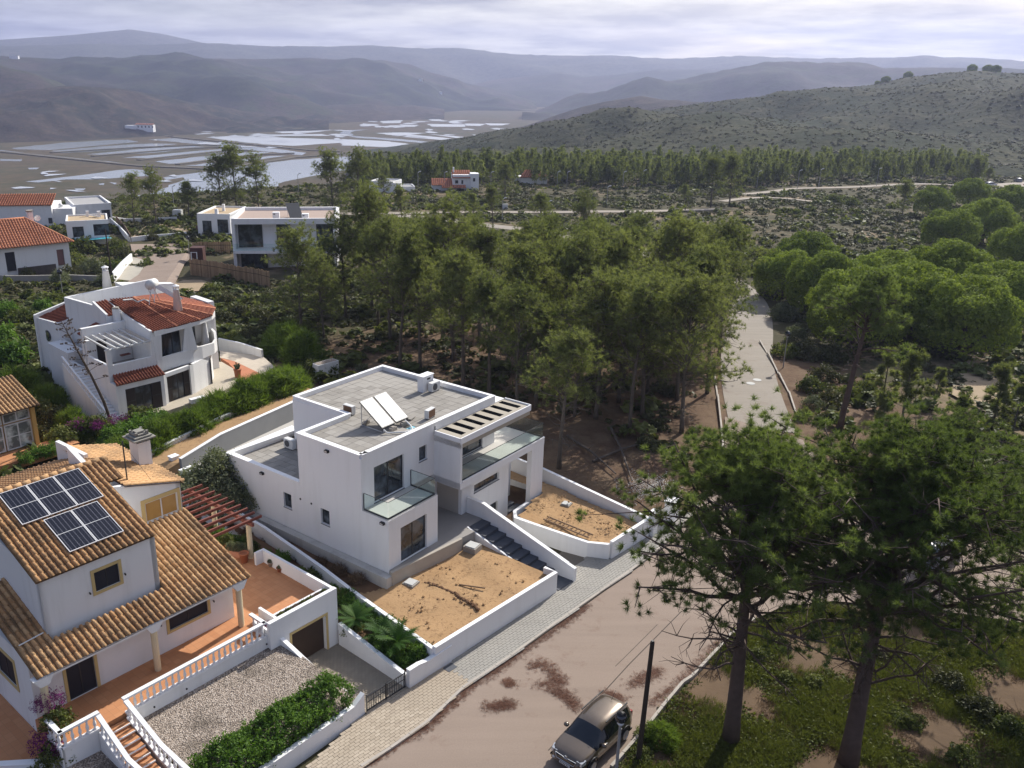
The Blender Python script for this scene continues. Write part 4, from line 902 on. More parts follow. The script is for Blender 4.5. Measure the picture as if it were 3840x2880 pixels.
def tile_proto(L=0.44, r0=0.098, r1=0.078, n=5):
    vs, fs = [], []
    for y, r, z in ((0, r0, 0.03), (L, r1, 0.0)):
        for k in range(n+1):
            a = math.pi*k/n; vs.append((r*math.cos(a), y, z+r*math.sin(a)*0.95))
    for k in range(n): fs.append((k, k+1, n+1+k+1, n+1+k))
    fs.append(tuple(range(n, -1, -1)))
    return vs, fs
TPV, TPF = tile_proto()
def tile_roof(root, name, O, U, V, width, length, matc, matb, pitch=0.275, row=0.38, skip=None, singles=0, mesh=None, jitter=0.012, drop=0.05):
    """roof plane: O = lower left corner (local), U along the eave, V up the slope. Returns the roof part"""
    O, U, V = Vector(O), Vector(U).normalized(), Vector(V).normalized(); Nn = U.cross(V).normalized()
    nc, nr_ = max(1, int(round(width/pitch))), max(1, int(round(length/row))); pit, rw = width/nc, length/nr_
    deck = MB(); seg = 4; tiles = []
    for c in range(nc):
        runs = []; cur = None
        for r_ in range(nr_):
            ok = not (skip and skip((c+.5)*pit, (r_+.5)*rw))
            if ok:
                tiles.append((c, r_)); cur = [r_, r_+1] if cur is None else [cur[0], r_+1]
            elif cur: runs.append(cur); cur = None
        if cur: runs.append(cur)
        for a, b in runs:
            A = [O+U*(pit*(c+k/seg))+V*(rw*a)+Nn*(-0.045*math.sin(math.pi*k/seg)*0-0.02+0.03*abs(math.cos(math.pi*k/seg))) for k in range(seg+1)]
            B = [O+U*(pit*(c+k/seg))+V*(rw*b)+Nn*(-0.02+0.03*abs(math.cos(math.pi*k/seg))) for k in range(seg+1)]
            n = len(deck.v); deck.v += [tuple(x) for x in A+B]; deck.f += [(n+k, n+k+1, n+seg+2+k, n+seg+1+k) for k in range(seg)]
            n = len(deck.v); C0, C1, C2, C3 = O+U*pit*c+V*rw*a, O+U*pit*(c+1)+V*rw*a, O+U*pit*(c+1)+V*rw*b, O+U*pit*c+V*rw*b
            dn = Nn*(-drop-0.03); deck.v += [tuple(x+dn) for x in (C0, C1, C2, C3)]; deck.f.append((n+3, n+2, n+1, n))
    roof = deck.build(name, matb, root)
    M0 = Matrix((U, V, Nn)).transposed().to_4x4()
    tiles.sort(key=lambda t: t[1])
    if singles:
        me = mesh or MB().add(TPV, TPF).mesh('tile', matc, True)
        for c, r_ in tiles[:singles]:
            o = bpy.data.objects.new('tile', me); COL.objects.link(o); o.parent = roof
            M = M0.copy(); M.translation = O+U*(pit*(c+0.5)+rnd.uniform(-jitter, jitter))+V*(rw*r_)+Nn*rnd.uniform(-0.004, 0.008)
            o.matrix_local = M @ Matrix.Rotation(rnd.uniform(-.03, .03), 4, 'Z') @ Matrix.Scale(pit/0.275, 4, (1, 0, 0))
    rest = tiles[singles:]
    if rest:
        m = MB(); sx = pit/0.275; sy = (rw+0.05)/0.44
        for c, r_ in rest:
            P = O+U*(pit*(c+0.5)+rnd.uniform(-jitter, jitter))+V*(rw*r_)+Nn*rnd.uniform(-0.004, 0.008)
            m.add([P+U*x*sx+V*y*sy+Nn*z for x, y, z in TPV], TPF)
        m.build('tile', matc, roof, True, kind='stuff')
    return roof
def V3(p, q, z): return (p, -q, z)
S32 = 0.32; CL = math.sqrt(1+S32*S32)
zlow = lambda q: 5.3+S32*(-0.37-q)
zup = lambda q: 8.42+S32*(-1.6-q)
# ---- walls
m = W3(); cells(m, 'b', -1.25, -1.0, -9.65, 0.22, 1.5, 5.35, [(-8.22, -6.98, 2.62, 4.72), (-3.3, -1.22, 3.62, 4.52)])
cells(m, 'a', -9.65, -9.4, -10, -1.25, 1.0, 5.5, [(-4.4, -2.6, 3.3, 4.6)]); m.box(-0.03, 0.22, -5.3, -1.25, 1.5, 5.4); m.build('wall', MWO, villa)
m = W3(); cells(m, 'b', -2.0, -1.75, -8.45, -3.12, 5.4, 8.34, [(-6.12, -4.98, 6.72, 7.68)])
m.prism([(-8.45, -1.75), (-8.2, -1.75), (-8.2, -12), (-8.45, -12)], 5.4, [8.4, 8.4, 9.9, 9.9])
m.prism([(-3.37, -1.75), (-3.12, -1.75), (-3.12, -9.0), (-3.37, -9.0)], 5.4, [8.4, 8.4, 10.6, 10.6]); m.build('wall', MWO, villa)
m = W3(); m.prism([(-3.0, -5.35), (0.5, -5.35), (0.5, -5.6), (-3.0, -5.6)], 6.2, [9.45, 8.62, 8.62, 9.45]) if False else None
def slopewall(p0, p1, zz0, zz1, q0, q1, holes, zb):
    # front wall with a raking top: built in vertical strips
    us = sorted({p0, p1, *[h[0] for h in holes], *[h[1] for h in holes]})
    zt = lambda p: zz0+(zz1-zz0)*(p-p0)/(p1-p0)
    for i in range(len(us)-1):
        a, b = us[i], us[i+1]; hs = [h for h in holes if h[0] <= (a+b)/2 <= h[1]]
        zlo = zb
        if hs:
            m.box(a, b, q0, q1, zb, hs[0][2]); zlo = hs[0][3]
        m.prism([(a, q1), (b, q1), (b, q0), (a, q0)], zlo, [zt(a), zt(b), zt(b), zt(a)])
m = W3(); slopewall(-3.1, 0.5, 9.5, 8.55, -5.6, -5.35, [(-1.55, 0.28, 6.95, 8.05)], 6.0)
m.prism([(0.25, -5.35), (0.5, -5.35), (0.5, -12.2), (0.25, -12.2)], 2.0, [8.55, 8.55, 8.55, 8.55]); m.build('wall', MWO, villa)
# ---- roofs
inside_up = lambda u, v: (-8.45 < -9.75+u < -3.1) and v > 1.72
roofL = tile_roof(villa, 'roof', V3(-9.75, 0.05, zlow(0.05)), (1, 0, 0), (0, 1, S32), 10.45, 5.75, MTILE, MTILEB, singles=300, skip=inside_up)
_panels = lambda u, v: False
tile_roof(villa, 'roof', V3(-8.6, -1.55, zup(-1.55)), (1, 0, 0), (0, 1, S32), 5.5, 5.9, MTILE, MTILEB)
tile_roof(villa, 'roof', V3(-3.1, -5.6, zup(-5.6)), (1, 0, 0), (0, 1, S32), 0.8, 1.65, MTILE, MTILEB)
zr_ = zup(-7.17)
tile_roof(villa, 'roof', V3(-2.35, -12.2, zr_-S32*5.03), (-1, 0, 0), (0, -1, S32), 6.3, 5.28, MTILE, MTILEB)
m = W3()
for i in range(15): m.tube([(-8.6+i*0.42, -7.17, zr_+0.02), (-8.6+i*0.42+0.45, -7.17, zr_+0.05)], [0.12, 0.14], 9)
m.build('ridge_tile', MTILE, villa, True)
sa = math.atan2(0.85, 3.1)
tile_roof(villa, 'roof', V3(0.72, -5.25, 8.52), (0, 1, 0), (-math.cos(sa), 0, math.sin(sa)), 6.95, 3.3, MTILE, MTILEB)
m = W3(); m.path_wall([(-2.45, -12.2), (-2.2, -9.6)], 0.22, 8.4, [9.75, 9.65]); m.build('parapet', MWO, villa)
m = W3(); m.prism([(-0.12, -8.95), (0.62, -8.95), (0.62, -8.1), (-0.12, -8.1)], 8.3, 10.0); o = m.build('chimney', MWO, villa)
m = W3()
for i in range(4): k = 0.62-0.13*i; m.box(0.25-k, 0.25+k, -8.52-k, -8.52+k, 10.16+0.11*i, 10.23+0.11*i)
for dx in (-0.3, 0.3):
    for dy in (-0.3, 0.3): m.box(0.25+dx-0.06, 0.25+dx+0.06, -8.52+dy-0.06, -8.52+dy+0.06, 10.0, 10.56)
m.build('chimney_cowl', M_flat('old_cement', (0.27, 0.26, 0.23), 0.95, 0.3, 4), o)
m = W3(); m.tube([(-2.0, -5.9, 9.2), (-2.0, -5.9, 11.4)], 0.035, 6); m.tube([(-2.0, -5.9, 11.3), (-0.9, -5.4, 8.9)], 0.008, 4); m.build('antenna_mast', MFRAME, villa)
# ---- openings with ochre surrounds
def trim(u0, u1, z0, z1, f, w=0.14, base=True, root=villa, mat=None):
    m = W3(); m.box(u0-w, u0, f, f+0.035, z0-(w if base else 0), z1+w); m.box(u1, u1+w, f, f+0.035, z0-(w if base else 0), z1+w); m.box(u0, u1, f, f+0.035, z1, z1+w)
    if base: m.box(u0, u1, f, f+0.035, z0-w, z0)
    m.build('window_trim', mat or MOCHRE, root)
trim(-6.12, -4.98, 6.72, 7.68, -1.748); trim(-3.3, -1.22, 3.62, 4.52, -0.998); trim(-8.22, -6.98, 2.62, 4.72, -0.998, base=False)
MSHUT = M_flat('dark_roller_shutter', (0.02, 0.022, 0.032), 0.6, 0.2, 3)
for u0, u1, z0, z1, f in ((-6.12, -4.98, 6.72, 7.68, -1.82), (-3.3, -1.22, 3.62, 4.52, -1.07)): window(villa, 'b', f, u0, u1, z0, z1, 2, 0.035, glass=MSHUT)
window(villa, 'b', -1.08, -8.22, -6.98, 2.62, 4.72, 2, 0.06, name='door', glass=MSHUT)
m = W3(); m.box(-9.69, -9.652, -4.55, -4.4, 3.15, 4.75); m.box(-9.69, -9.652, -2.6, -2.45, 3.15, 4.75); m.box(-9.69, -9.652, -4.4, -2.6, 4.6, 4.75); m.box(-9.69, -9.652, -4.4, -2.6, 3.15, 3.3); m.build('window_trim', MOCHRE, villa); window(villa, 'a', -9.60, -4.4, -2.6, 3.3, 4.6, 2, 0.05, glass=MSHUT)
MAMB = NG('drawn_blind'); MAMB.bsdf(MAMB.mix(MAMB.noise(3, 4), (0.36, 0.20, 0.055), (0.50, 0.30, 0.10)), 0.25, spec=0.6); MAMB = MAMB.m
m = W3(); m.box(-1.75, -1.55, -5.345, -5.31, 6.9, 8.25); m.box(0.28, 0.42, -5.345, -5.31, 6.9, 8.25); m.box(-1.55, 0.28, -5.345, -5.31, 8.05, 8.25); m.build('window_trim', MOCHRE, villa)
window(villa, 'b', -5.42, -1.55, 0.28, 6.95, 8.05, 2, 0.07, frame=MMETW, glass=MAMB)
for p, z, q in ((-6.42, 6.85, -1.72), (-4.75, 7.05, -1.72), (-3.75, 4.2, -0.97), (-0.9, 4.1, -0.97)):
    m = W3(); m.bar((p, q, z), (p, q+0.1, z-0.05), 0.05); m.build('wall_bracket', MBLK, villa)
# ---- porch: columns, arched fascia
for p in (-9.5, -4.55, 0.0):
    m = W3(); m.lathe([(0.15, 0), (0.15, 2.1)], 12, (p, -0.12, 2.6)); o = m.build('column', MCREAM, villa)
    m = W3(); m.hexa([(p-0.18, -0.3, 4.7), (p+0.18, -0.3, 4.7), (p+0.18, 0.06, 4.7), (p-0.18, 0.06, 4.7)], [(p-0.42, -0.3, 5.1), (p+0.42, -0.3, 5.1), (p+0.42, 0.06, 5.1), (p-0.42, 0.06, 5.1)]); m.build('capital', MWO, o)
m = W3(); m.box(-9.65, 0.2, -0.25, 0.0, 4.98, 5.14); m.build('fascia', MWO, villa)
m = W3(); m.tube([(-8.55, -1.8, zlow(-1.8)+0.12), (-9.62, -1.7, zlow(-1.7)+0.12)], 0.03, 6); m.build('pipe', MMETW, villa)
# ---- terrace and garage
m = W3(); m.prism([(-9.75, -1.0), (0.25, -1.0), (0.25, -12), (4.45, -12), (4.45, 1.1), (1.1, 1.1), (0.3, 1.42), (-9.75, 1.42)], 0.5, 2.6); m.build('terrace', MTERR, villa)
m = W3(); m.box(-6.98, 0.3, 1.40, 1.56, 0.5, 2.62); m.box(-9.82, -8.24, 1.40, 1.56, 0.5, 2.62); m.box(-9.86, -9.72, 0.3, 1.56, 0.5, 2.62); m.build('terrace_wall', MWO, villa)
m = W3(); cells(m, 'b', 1.55, 1.78, 0.3, 4.55, 0.0, 3.4, [(1.55, 3.75, 0.0, 2.18)]); m.build('garage_front', MW, villa)
m = W3(); m.box(4.38, 4.55, -4.3, 1.55, 0.4, 3.36); m.box(3.9, 4.37, -4.3, -4.15, 2.6, 3.36); m.box(0.95, 1.1, 0.0, 1.55, 2.6, 3.2); m.box(1.1, 4.37, 0.98, 1.1, 2.6, 3.2); m.box(0.3, 0.42, 0.4, 1.55, 2.6, 2.95); m.build('parapet', MW, villa)
m = W3(); m.box(1.1, 4.37, 1.1, 1.55, 2.7, 3.1); m.build('planter_soil', MSOILD, villa)
trim(1.55, 3.75, 0.05, 2.18, 1.782, 0.12, False)
m = W3(); m.box(1.55, 3.75, 1.5, 1.53, 0.0, 2.18); m.build('garage_door', M_flat('brown_garage_door', (0.055, 0.035, 0.025), 0.6, 0.15, 2), villa)
for p in (0.2, -4.2, -6.5, -5.8):
    m = W3(); m.box(p-0.03, p+0.03, 1.562, 1.62, 2.22, 2.28); m.build('wall_bracket', MBLK, villa)

# ---- solar panels, five separate modules
MCELL = NG('solar_cells'); _g = MCELL.coord('Generated'); _s = MCELL.n('ShaderNodeSeparateXYZ'); MCELL.l(_g, _s.inputs[0])
def _grid(ax, n, w): 
    f = MCELL.math('FRACT', MCELL.math('MULTIPLY', _s.outputs[ax], n)); return MCELL.math('LESS_THAN', MCELL.math('ABSOLUTE', MCELL.math('SUBTRACT', f, 0.5)), w)
_ln = MCELL.math('MAXIMUM', MCELL.math('MULTIPLY', _grid(0, 6, 0.035), 1.0), MCELL.math('MULTIPLY', _grid(1, 20, 0.05), 0.55))
_dt = MCELL.math('MULTIPLY', _grid(0, 6, 0.10), _grid(1, 20, 0.20))
MCELL.bsdf(MCELL.mix(_dt, MCELL.mix(MCELL.math('MULTIPLY', _ln, 0.5), (0.005, 0.006, 0.013), (0.03, 0.033, 0.05)), (0.16, 0.16, 0.19)), 0.25, spec=0.4); MCELL = MCELL.m
MPFR = M_flat('panel_frame', (0.74, 0.74, 0.74), 0.4, 0.05, spec=0.5)
rowpan = [(-7.62+1.26*i, -4.62, 'top') for i in range(3)]+[(-6.78+1.26*i, -2.22, 'low') for i in range(2)]
plab = ['left module in the upper row of solar panels', 'middle module in the upper row of solar panels', 'right module in the upper row of solar panels', 'left module in the lower row of solar panels', 'right module in the lower row of solar panels']
sl = math.atan(S32)
arr = empty('solar_array', VW(-6, -4.6, zup(-4.6)+0.2), VRZ, 'five dark solar panels in two rows on the upper tile roof', 'solar array')
bpy.context.view_layer.update()
for (p, q, _), lb in zip(rowpan, plab):
    w, h = 1.235, 2.36
    t = MB()
    m = MB(); m.box(0, w, 0, 0.03, -0.04, 0); m.box(0, w, h-0.03, h, -0.04, 0); m.box(0, 0.03, 0.03, h-0.03, -0.04, 0); m.box(w-0.03, w, 0.03, h-0.03, -0.04, 0); m.box(0.03, w-0.03, h/2-0.012, h/2+0.012, -0.01, 0.0); t = m.build('solar_panel', MPFR, arr)
    t.matrix_local = arr.matrix_world.inverted() @ Matrix.Translation(VW(p, q, zup(q)+0.2)) @ Matrix.Rotation(VRZ, 4, 'Z') @ Matrix.Rotation(sl, 4, 'X')
    for y0, y1 in ((0.03, h/2-0.012), (h/2+0.012, h-0.03)):
        m = MB(); m.box(0.03, w-0.03, y0, y1, -0.03, -0.004); m.build('cell_field', MCELL, t)
    m = MB(); m.box(0.1, w-0.1, 0.35, 0.4, -0.14, -0.041); m.box(0.1, w-0.1, h-0.4, h-0.35, -0.14, -0.041); m.build('mount_rail', MALU, t)

# ---- balustrade with turned balusters
balp = MB().lathe([(0.075, 0), (0.075, 0.05), (0.04, 0.09), (0.05, 0.16), (0.075, 0.27), (0.06, 0.36), (0.035, 0.44), (0.05, 0.5), (0.035, 0.55), (0.07, 0.6), (0.07, 0.66)], 9).mesh('baluster', MW, True)
def balustrade(pts, label, sp=0.30, group='white balustrades of the tiled villa', ends=True):
    """pts: (p,q,z of the base)"""
    t = empty('balustrade', VO, VRZ, label, 'balustrade', group); L_ = [Vector(V3(*p)) for p in pts]
    for a, b in zip(L_[:-1], L_[1:]):
        d = b-a; n = max(1, int(d.length/sp))
        for k in range(n):
            o = link('baluster', balp, t, a+d*((k+0.5)/n))
    m = MB(); z1 = Vector((0, 0, 0.70))
    for a, b in zip(L_[:-1], L_[1:]): e = (b-a).normalized()*0.07; m.bar(a+z1-e, b+z1+e, 0.2, 0.09)
    m.build('handrail', MW, t); m = MB(); z0 = Vector((0, 0, -0.05))
    for a, b in zip(L_[:-1], L_[1:]): m.bar(a+z0, b+z0, 0.2, 0.1)
    m.build('base_rail', MW, t)
    return t
balustrade([(-7.02, 1.48, 2.68), (0.22, 1.48, 2.68), (0.22, 0.45, 2.68)], 'long balustrade along the villa porch above the gravel')
balustrade([(-8.22, 1.48, 2.68), (-9.78, 1.48, 2.68), (-9.78, 0.35, 2.68)], 'short corner balustrade beside the bougainvillea')
balustrade([(-7.0, 1.62, 2.58), (-6.78, 3.7, 1.45), (-6.55, 5.6, 0.95)], 'sloping balustrade on the gravel side of the villa steps')
balustrade([(-8.22, 1.62, 2.58), (-8.1, 3.5, 1.45), (-7.8, 5.6, 0.95)], 'sloping balustrade on the outer side of the villa steps')
st = empty('villa_stairs', VO, VRZ, 'terracotta steps with white nosing between two balustrades', 'stairs')
for i in range(11):
    z = 2.6-0.165*(i+1); q0 = 1.56+0.36*i; m = W3(); m.box(-8.1, -7.1, q0, q0+0.36, z-0.6, z); o = m.build('step', MTERR, st)
    m = W3(); m.box(-8.1, -7.1, q0+0.362, q0+0.40, z-0.05, z+0.012); m.build('nosing', MWO, o)
m = W3(); m.path_wall([(-6.95, 1.6), (-6.75, 3.7), (-6.5, 5.6)], 0.14, -0.1, [2.5, 1.38, 0.88]); m.path_wall([(-8.25, 1.6), (-8.12, 3.5), (-7.82, 5.6)], 0.14, -0.1, [2.5, 1.38, 0.88]); m.build('side_wall', MWO, st)
# ---- gravel yards, driveway, walls
def m_gravel():
    g = NG('gravel_stones'); p = g.coord('World'); v = g.n('ShaderNodeTexVoronoi'); v.inputs['Scale'].default_value = 17; g.l(p, v.inputs[0])
    c = g.ramp(v.outputs['Color'], [(0.1, (0.24, 0.19, 0.155)), (0.5, (0.45, 0.37, 0.30)), (0.9, (0.62, 0.54, 0.46))])
    c = g.mix(g.ramp(g.noise(0.8, 6, 0.65, vec=p), [(0.48, (0, 0, 0)), (0.68, (1, 1, 1))]), c, (0.17, 0.14, 0.11))
    c = g.mix(g.ramp(v.outputs['Distance'], [(0.35, (0, 0, 0)), (0.75, (0.8, 0.8, 0.8))]), c, (0.07, 0.055, 0.045))
    h = g.math('SUBTRACT', 1.0, v.outputs['Distance']); g.bsdf(c, 0.9, bump=h, bstr=0.9, bdist=0.05); return g.m
MGRAV = m_gravel()
def vslab(name, pts, zt, mat, label, kind='structure', zb=-0.2):
    m = W3(); m.prism([(p[0], p[1]) for p in pts], zb, zt); return m.build(name, mat, None, kind=kind, label=label, loc=VO, rz=VRZ)
vslab('gravel', [(-6.6, 1.5), (1.15, 1.5), (1.6, 6.5), (-4, 6.6), (-6.3, 6.6)], [2.0, 2.0, 0.75, 0.75, 0.75], MGRAV, 'pinkish gravel yard below the porch balustrade')
vslab('gravel', [(-15, 0.2), (-9.7, 0.2), (-9.7, 1.5), (-8.2, 1.5), (-7.9, 6.6), (-15, 6.6)], [1.7, 1.7, 1.7, 1.6, 0.75, 0.75], MGRAV, 'dusty gravel at the lower left corner')
vslab('terrace', [(-15, -9), (-9.66, -9), (-9.66, 0.2), (-15, 0.2)], 1.72, MTERR, 'shaded terracotta paving on the left side of the villa')
m = W3(); m.path_wall([(-11.6, -0.4), (-10.0, 1.1)], 0.3, 1, 1.95); tag(m.build('edging', MW, loc=VO, rz=VRZ), 'low white edging block beside the shaded terracotta paving', 'edging')
MDRV = NG('driveway_pavers'); _p = MDRV.n('ShaderNodeMapping'); _p.inputs['Rotation'].default_value = (0, 0, -VRZ); MDRV.l(MDRV.coord('World'), _p.inputs[0])
_bk3 = MDRV.n('ShaderNodeTexBrick'); _bk3.inputs['Scale'].default_value = 1.0; _bk3.inputs['Brick Width'].default_value = 0.24; _bk3.inputs['Row Height'].default_value = 0.13; _bk3.inputs['Mortar Size'].default_value = 0.012
_bk3.inputs['Color1'].default_value = (0.30, 0.26, 0.20, 1); _bk3.inputs['Color2'].default_value = (0.40, 0.345, 0.27, 1); _bk3.inputs['Mortar'].default_value = (0.12, 0.10, 0.08, 1); MDRV.l(_p.outputs[0], _bk3.inputs['Vector'])
MDRV.bsdf(MDRV.mix(MDRV.math('MULTIPLY', MDRV.noise(0.8, 5, co='World'), 0.5), _bk3.outputs[0], (0.16, 0.13, 0.10)), 0.9, bump=_bk3.outputs['Fac'], bstr=-0.3); MDRV = MDRV.m
vslab('driveway', [(1.4, 1.5), (4.5, 1.5), (4.4, 6.9), (1.7, 6.7)], 0.10, MDRV, 'sandy paver ramp to the villa garage')
VF = (VO, VRZ)
gwall('ramp_wall', [(0.95, 1.7), (1.55, 4.4), (1.72, 5.6)], 0.2, -0.1, [2.3, 0.78, 0.6], 'sloping white wall between gravel yard and garage ramp', frame=VF)
gwall('hedge_wall', [(-9, 6.75), (1.1, 6.65), (1.75, 6.62)], 0.22, -0.1, [0.9, 0.86, 1.18], 'low white street wall in front of the clipped hedge', frame=VF)
gwall('ramp_wall', [(4.55, 1.9), (4.5, 4.6), (4.42, 6.8)], 0.2, -0.1, [1.35, 1.0, 0.75], 'white wall between garage ramp and leafy planting strip', frame=VF)
gwall('street_wall', [(4.42, 6.95), (5.1, 6.98), (5.7, 7.0), (7.35, 7.1)], 0.22, -0.1, [1.1, 1.1, 0.98, 1.05], 'short white street wall in front of the palm strip', frame=VF)
vslab('soil', [(4.6, -9), (7.0, -9), (7.2, 7.0), (4.5, 6.9)], [1.6, 1.5, 0.55, 0.55], MSOILD, 'dark soil of the narrow planting strip')
t = empty('driveway_gate', VO, VRZ, 'black iron bar gate across the garage ramp', 'gate'); m = W3(); m.bar((1.9, 6.72, 0.18), (4.3, 6.85, 0.18), 0.045); m.bar((1.9, 6.72, 0.95), (4.3, 6.85, 0.95), 0.045); m.bar((1.9, 6.72, 0.62), (4.3, 6.85, 0.62), 0.03)
for p in (1.9, 3.1, 4.3): m.bar((p, 6.72+.054*(p-1.9), 0.1), (p, 6.72+.054*(p-1.9), 1.05), 0.05)
m.build('gate_frame', MFRAME, t)
for i in range(16):
    p = 2.03+i*0.145; m = W3(); m.bar((p, 6.72+.054*(p-1.9), 0.2), (p, 6.72+.054*(p-1.9), 0.95), 0.022); m.build('gate_bar', MFRAME, t)
# ---- pergola behind the patio
t = empty('pergola', VO, VRZ, 'red brown timber pergola on cream posts beside the olive tree', 'pergola'); MREDW = M_flat('red_brown_timber', (0.20, 0.065, 0.045), 0.6, 0.2, 3)
for q in (-5.05, -8.4):
    m = W3(); m.lathe([(0.15, 0), (0.15, 2.1)], 10, (4.2, q, 2.6)); m.build('post', MCREAM, t)
m = W3(); m.bar((4.2, -4.6, 4.82), (4.2, -11.0, 4.82), 0.14, 0.2); m.build('beam', MREDW, t); m = W3(); m.bar((0.62, -4.6, 4.82), (0.62, -11.0, 4.82), 0.1, 0.2); m.build('beam', MREDW, t)
for i in range(10):
    q = -4.85-0.64*i; m = W3(); m.bar((0.6, q, 5.0), (4.95, q, 5.0), 0.09, 0.15); m.build('rafter', MREDW, t)
# pots on the patio
MPOT = M_flat('terracotta_pot', (0.42, 0.155, 0.075), 0.8, 0.2, 4); MPOTG = M_flat('stone_pot', (0.36, 0.30, 0.25), 0.9, 0.2, 4)
def pot(px, py, z, r, h, label, mat=MPOT, kind='bowl', name='flower_pot'):
    P = site(px, py, z); t = empty(name, P, rnd.uniform(0, 3), label, 'flower pot', 'flower pots on the terracotta patio')
    m = MB(); m.lathe([(r*0.62, 0), (r, h*0.9), (r*1.08, h*0.9), (r*1.08, h), (r*0.85, h), (r*0.8, h*0.85)], 14); m.build('pot', mat, t, True)
    return t
POTS = [(978, 2100, 0.26, 0.3, 'terracotta pot with a grey green succulent by the patio parapet', 0), (1018, 2122, 0.22, 0.28, 'stone pot with a small agave by the patio parapet', 1), (1050, 2142, 0.19, 0.24, 'smallest pot of the patio parapet row with a little aloe', 0),
        (917, 2108, 0.27, 0.6, 'tall terracotta jar next to the cream pergola post', 0), (850, 2058, 0.28, 0.42, 'terracotta pot with a bushy plant beside the planter box', 0), (828, 2040, 0.26, 0.42, 'terracotta pot with tall green stems under the pergola', 0), (800, 2020, 0.26, 0.42, 'terracotta pot half hidden by the tile roof edge', 0)]
POT_OBJ = [pot(x, y, 2.6, r, h, l, MPOTG if k else MPOT) for x, y, r, h, l, k in POTS]
t = empty('planter_box', site(890, 2085, 2.6), VRZ-R(60), 'long pink terracotta planter box with leafy plants', 'planter'); m = MB(); m.hexa([(-0.5, -0.18, 0), (0.5, -0.18, 0), (0.5, 0.18, 0), (-0.5, 0.18, 0)], [(-0.58, -0.24, 0.42), (0.58, -0.24, 0.42), (0.58, 0.24, 0.42), (-0.58, 0.24, 0.42)]); m.build('box', M_flat('pink_terracotta', (0.58, 0.28, 0.18), 0.85, 0.15, 3), t); PLANTER = t
# ================================================================== THE CURVED WHITE HOUSE
CO = Vector((-27.975, 69.241, 0)); CRZ = R(45.1)
curvy = empty('curved_house', CO, CRZ, 'white house with a curved balcony, red fan shaped tile roof and dark shutters', 'house')
def poly_tiles(root, pts, e0, e1, matc=None, matb=None, pitch=0.26, row=0.42, name='roof', thick=0.08, big=1.0):
    """tiles over a convex polygon pts (local 3D); e0-e1 is the eave edge"""
    matc, matb = matc or MTRED, matb or MTREDB
    P = [Vector(p) for p in pts]; U = (Vector(e1)-Vector(e0)).normalized()
    Nn = (P[1]-P[0]).cross(P[2]-P[0]).normalized()
    if Nn.z < 0: Nn = -Nn; 
    Vv = Nn.cross(U).normalized()
    if Vv.z < 0: Vv = -Vv
    O = Vector(e0); q2 = [((p-O).dot(U), (p-O).dot(Vv)) for p in P]
    m = MB(); n = len(P); up = Nn*0.0; dn = -Nn*thick
    order = range(n) if (P[1]-P[0]).cross(P[2]-P[0]).z > 0 else range(n-1, -1, -1)
    Q = [P[i] for i in order]
    m.add([tuple(p) for p in Q]+[tuple(p+dn) for p in Q], [tuple(range(n)), tuple(range(2*n-1, n-1, -1))]+[(i, n+i, n+(i+1) % n, (i+1) % n) for i in range(n)])
    roof = m.build(name, matb, root); t = MB()
    u = min(x[0] for x in q2)+pitch/2; umax = max(x[0] for x in q2)
    while u < umax:
        vs = []
        for i in range(n):
            a, b = q2[i], q2[(i+1) % n]
            if (a[0]-u)*(b[0]-u) < 0: vs.append(a[1]+(b[1]-a[1])*(u-a[0])/(b[0]-a[0]))
        if len(vs) >= 2:
            v0, v1 = min(vs), max(vs); k = max(1, int(round((v1-v0)/row))); h = (v1-v0)/k
            for j in range(k):
                p = O+U*(u+rnd.uniform(-.01, .01))+Vv*(v0+h*j)+Nn*rnd.uniform(0.0, 0.008)
                sx = pitch/0.275*big; sy = (h+0.05)/0.44
                hand = 1 if U.cross(Vv).dot(Nn) > 0 else -1
                t.add([p+U*x*sx*hand+Vv*y*sy+Nn*z*big for x, y, z in TPV], TPF)
        u += pitch
    t.build('tile', matc, roof, True, kind='stuff'); return roof
MSHB = M_flat('dark_brown_shutter', (0.03, 0.024, 0.022), 0.6, 0.2, 3); MCOB = M_rand('cobble_patio', [(0.3, (0.44, 0.38, 0.29)), (0.7, (0.58, 0.52, 0.42))], 0.9, 5, 0.4, 12)
# ground floor
m = W3(); cells(m, 'b', -0.3, 0.0, 0, 4.35, 0.3, 3.4, [(0.85, 3.95, 0.5, 2.85)]); m.box(0, 0.3, -9.5, -0.3, 0.3, 3.4); m.box(4.05, 4.35, -2, -0.3, 0.3, 3.4); m.build('wall', MWO, curvy)
m = W3(); m.path_wall([(4.35, -0.3), (4.7, -0.42)], 0.3, 0.3, 3.3); m.path_wall([(7.35, -1.05), (7.75, -1.2), (9.0, -1.9), (10.2, -2.6), (11.3, -4.0), (12.7, -6.6)], 0.3, 0.3, 3.3); m.path_wall([(4.5, -0.36), (7.75, -1.2)], 0.3, 2.95, 3.3); m.build('wall', MWO, curvy)
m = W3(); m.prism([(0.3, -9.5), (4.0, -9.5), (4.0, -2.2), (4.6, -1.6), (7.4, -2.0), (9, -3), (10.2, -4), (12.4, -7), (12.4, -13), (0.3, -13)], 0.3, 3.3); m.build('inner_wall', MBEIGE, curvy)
def shut(p0, q0, p1, q1, z0, z1):
    m = W3(); m.path_wall([(p0, q0), (p1, q1)], 0.06, z0, z1); o = m.build('shutter', MSHB, curvy); m = W3(); m.path_wall([(p0, q0+0.01), (p1, q1+0.01)], 0.07, (z0+z1)/2-0.04, (z0+z1)/2+0.04); m.build('shutter_rail', MFRAME, o)
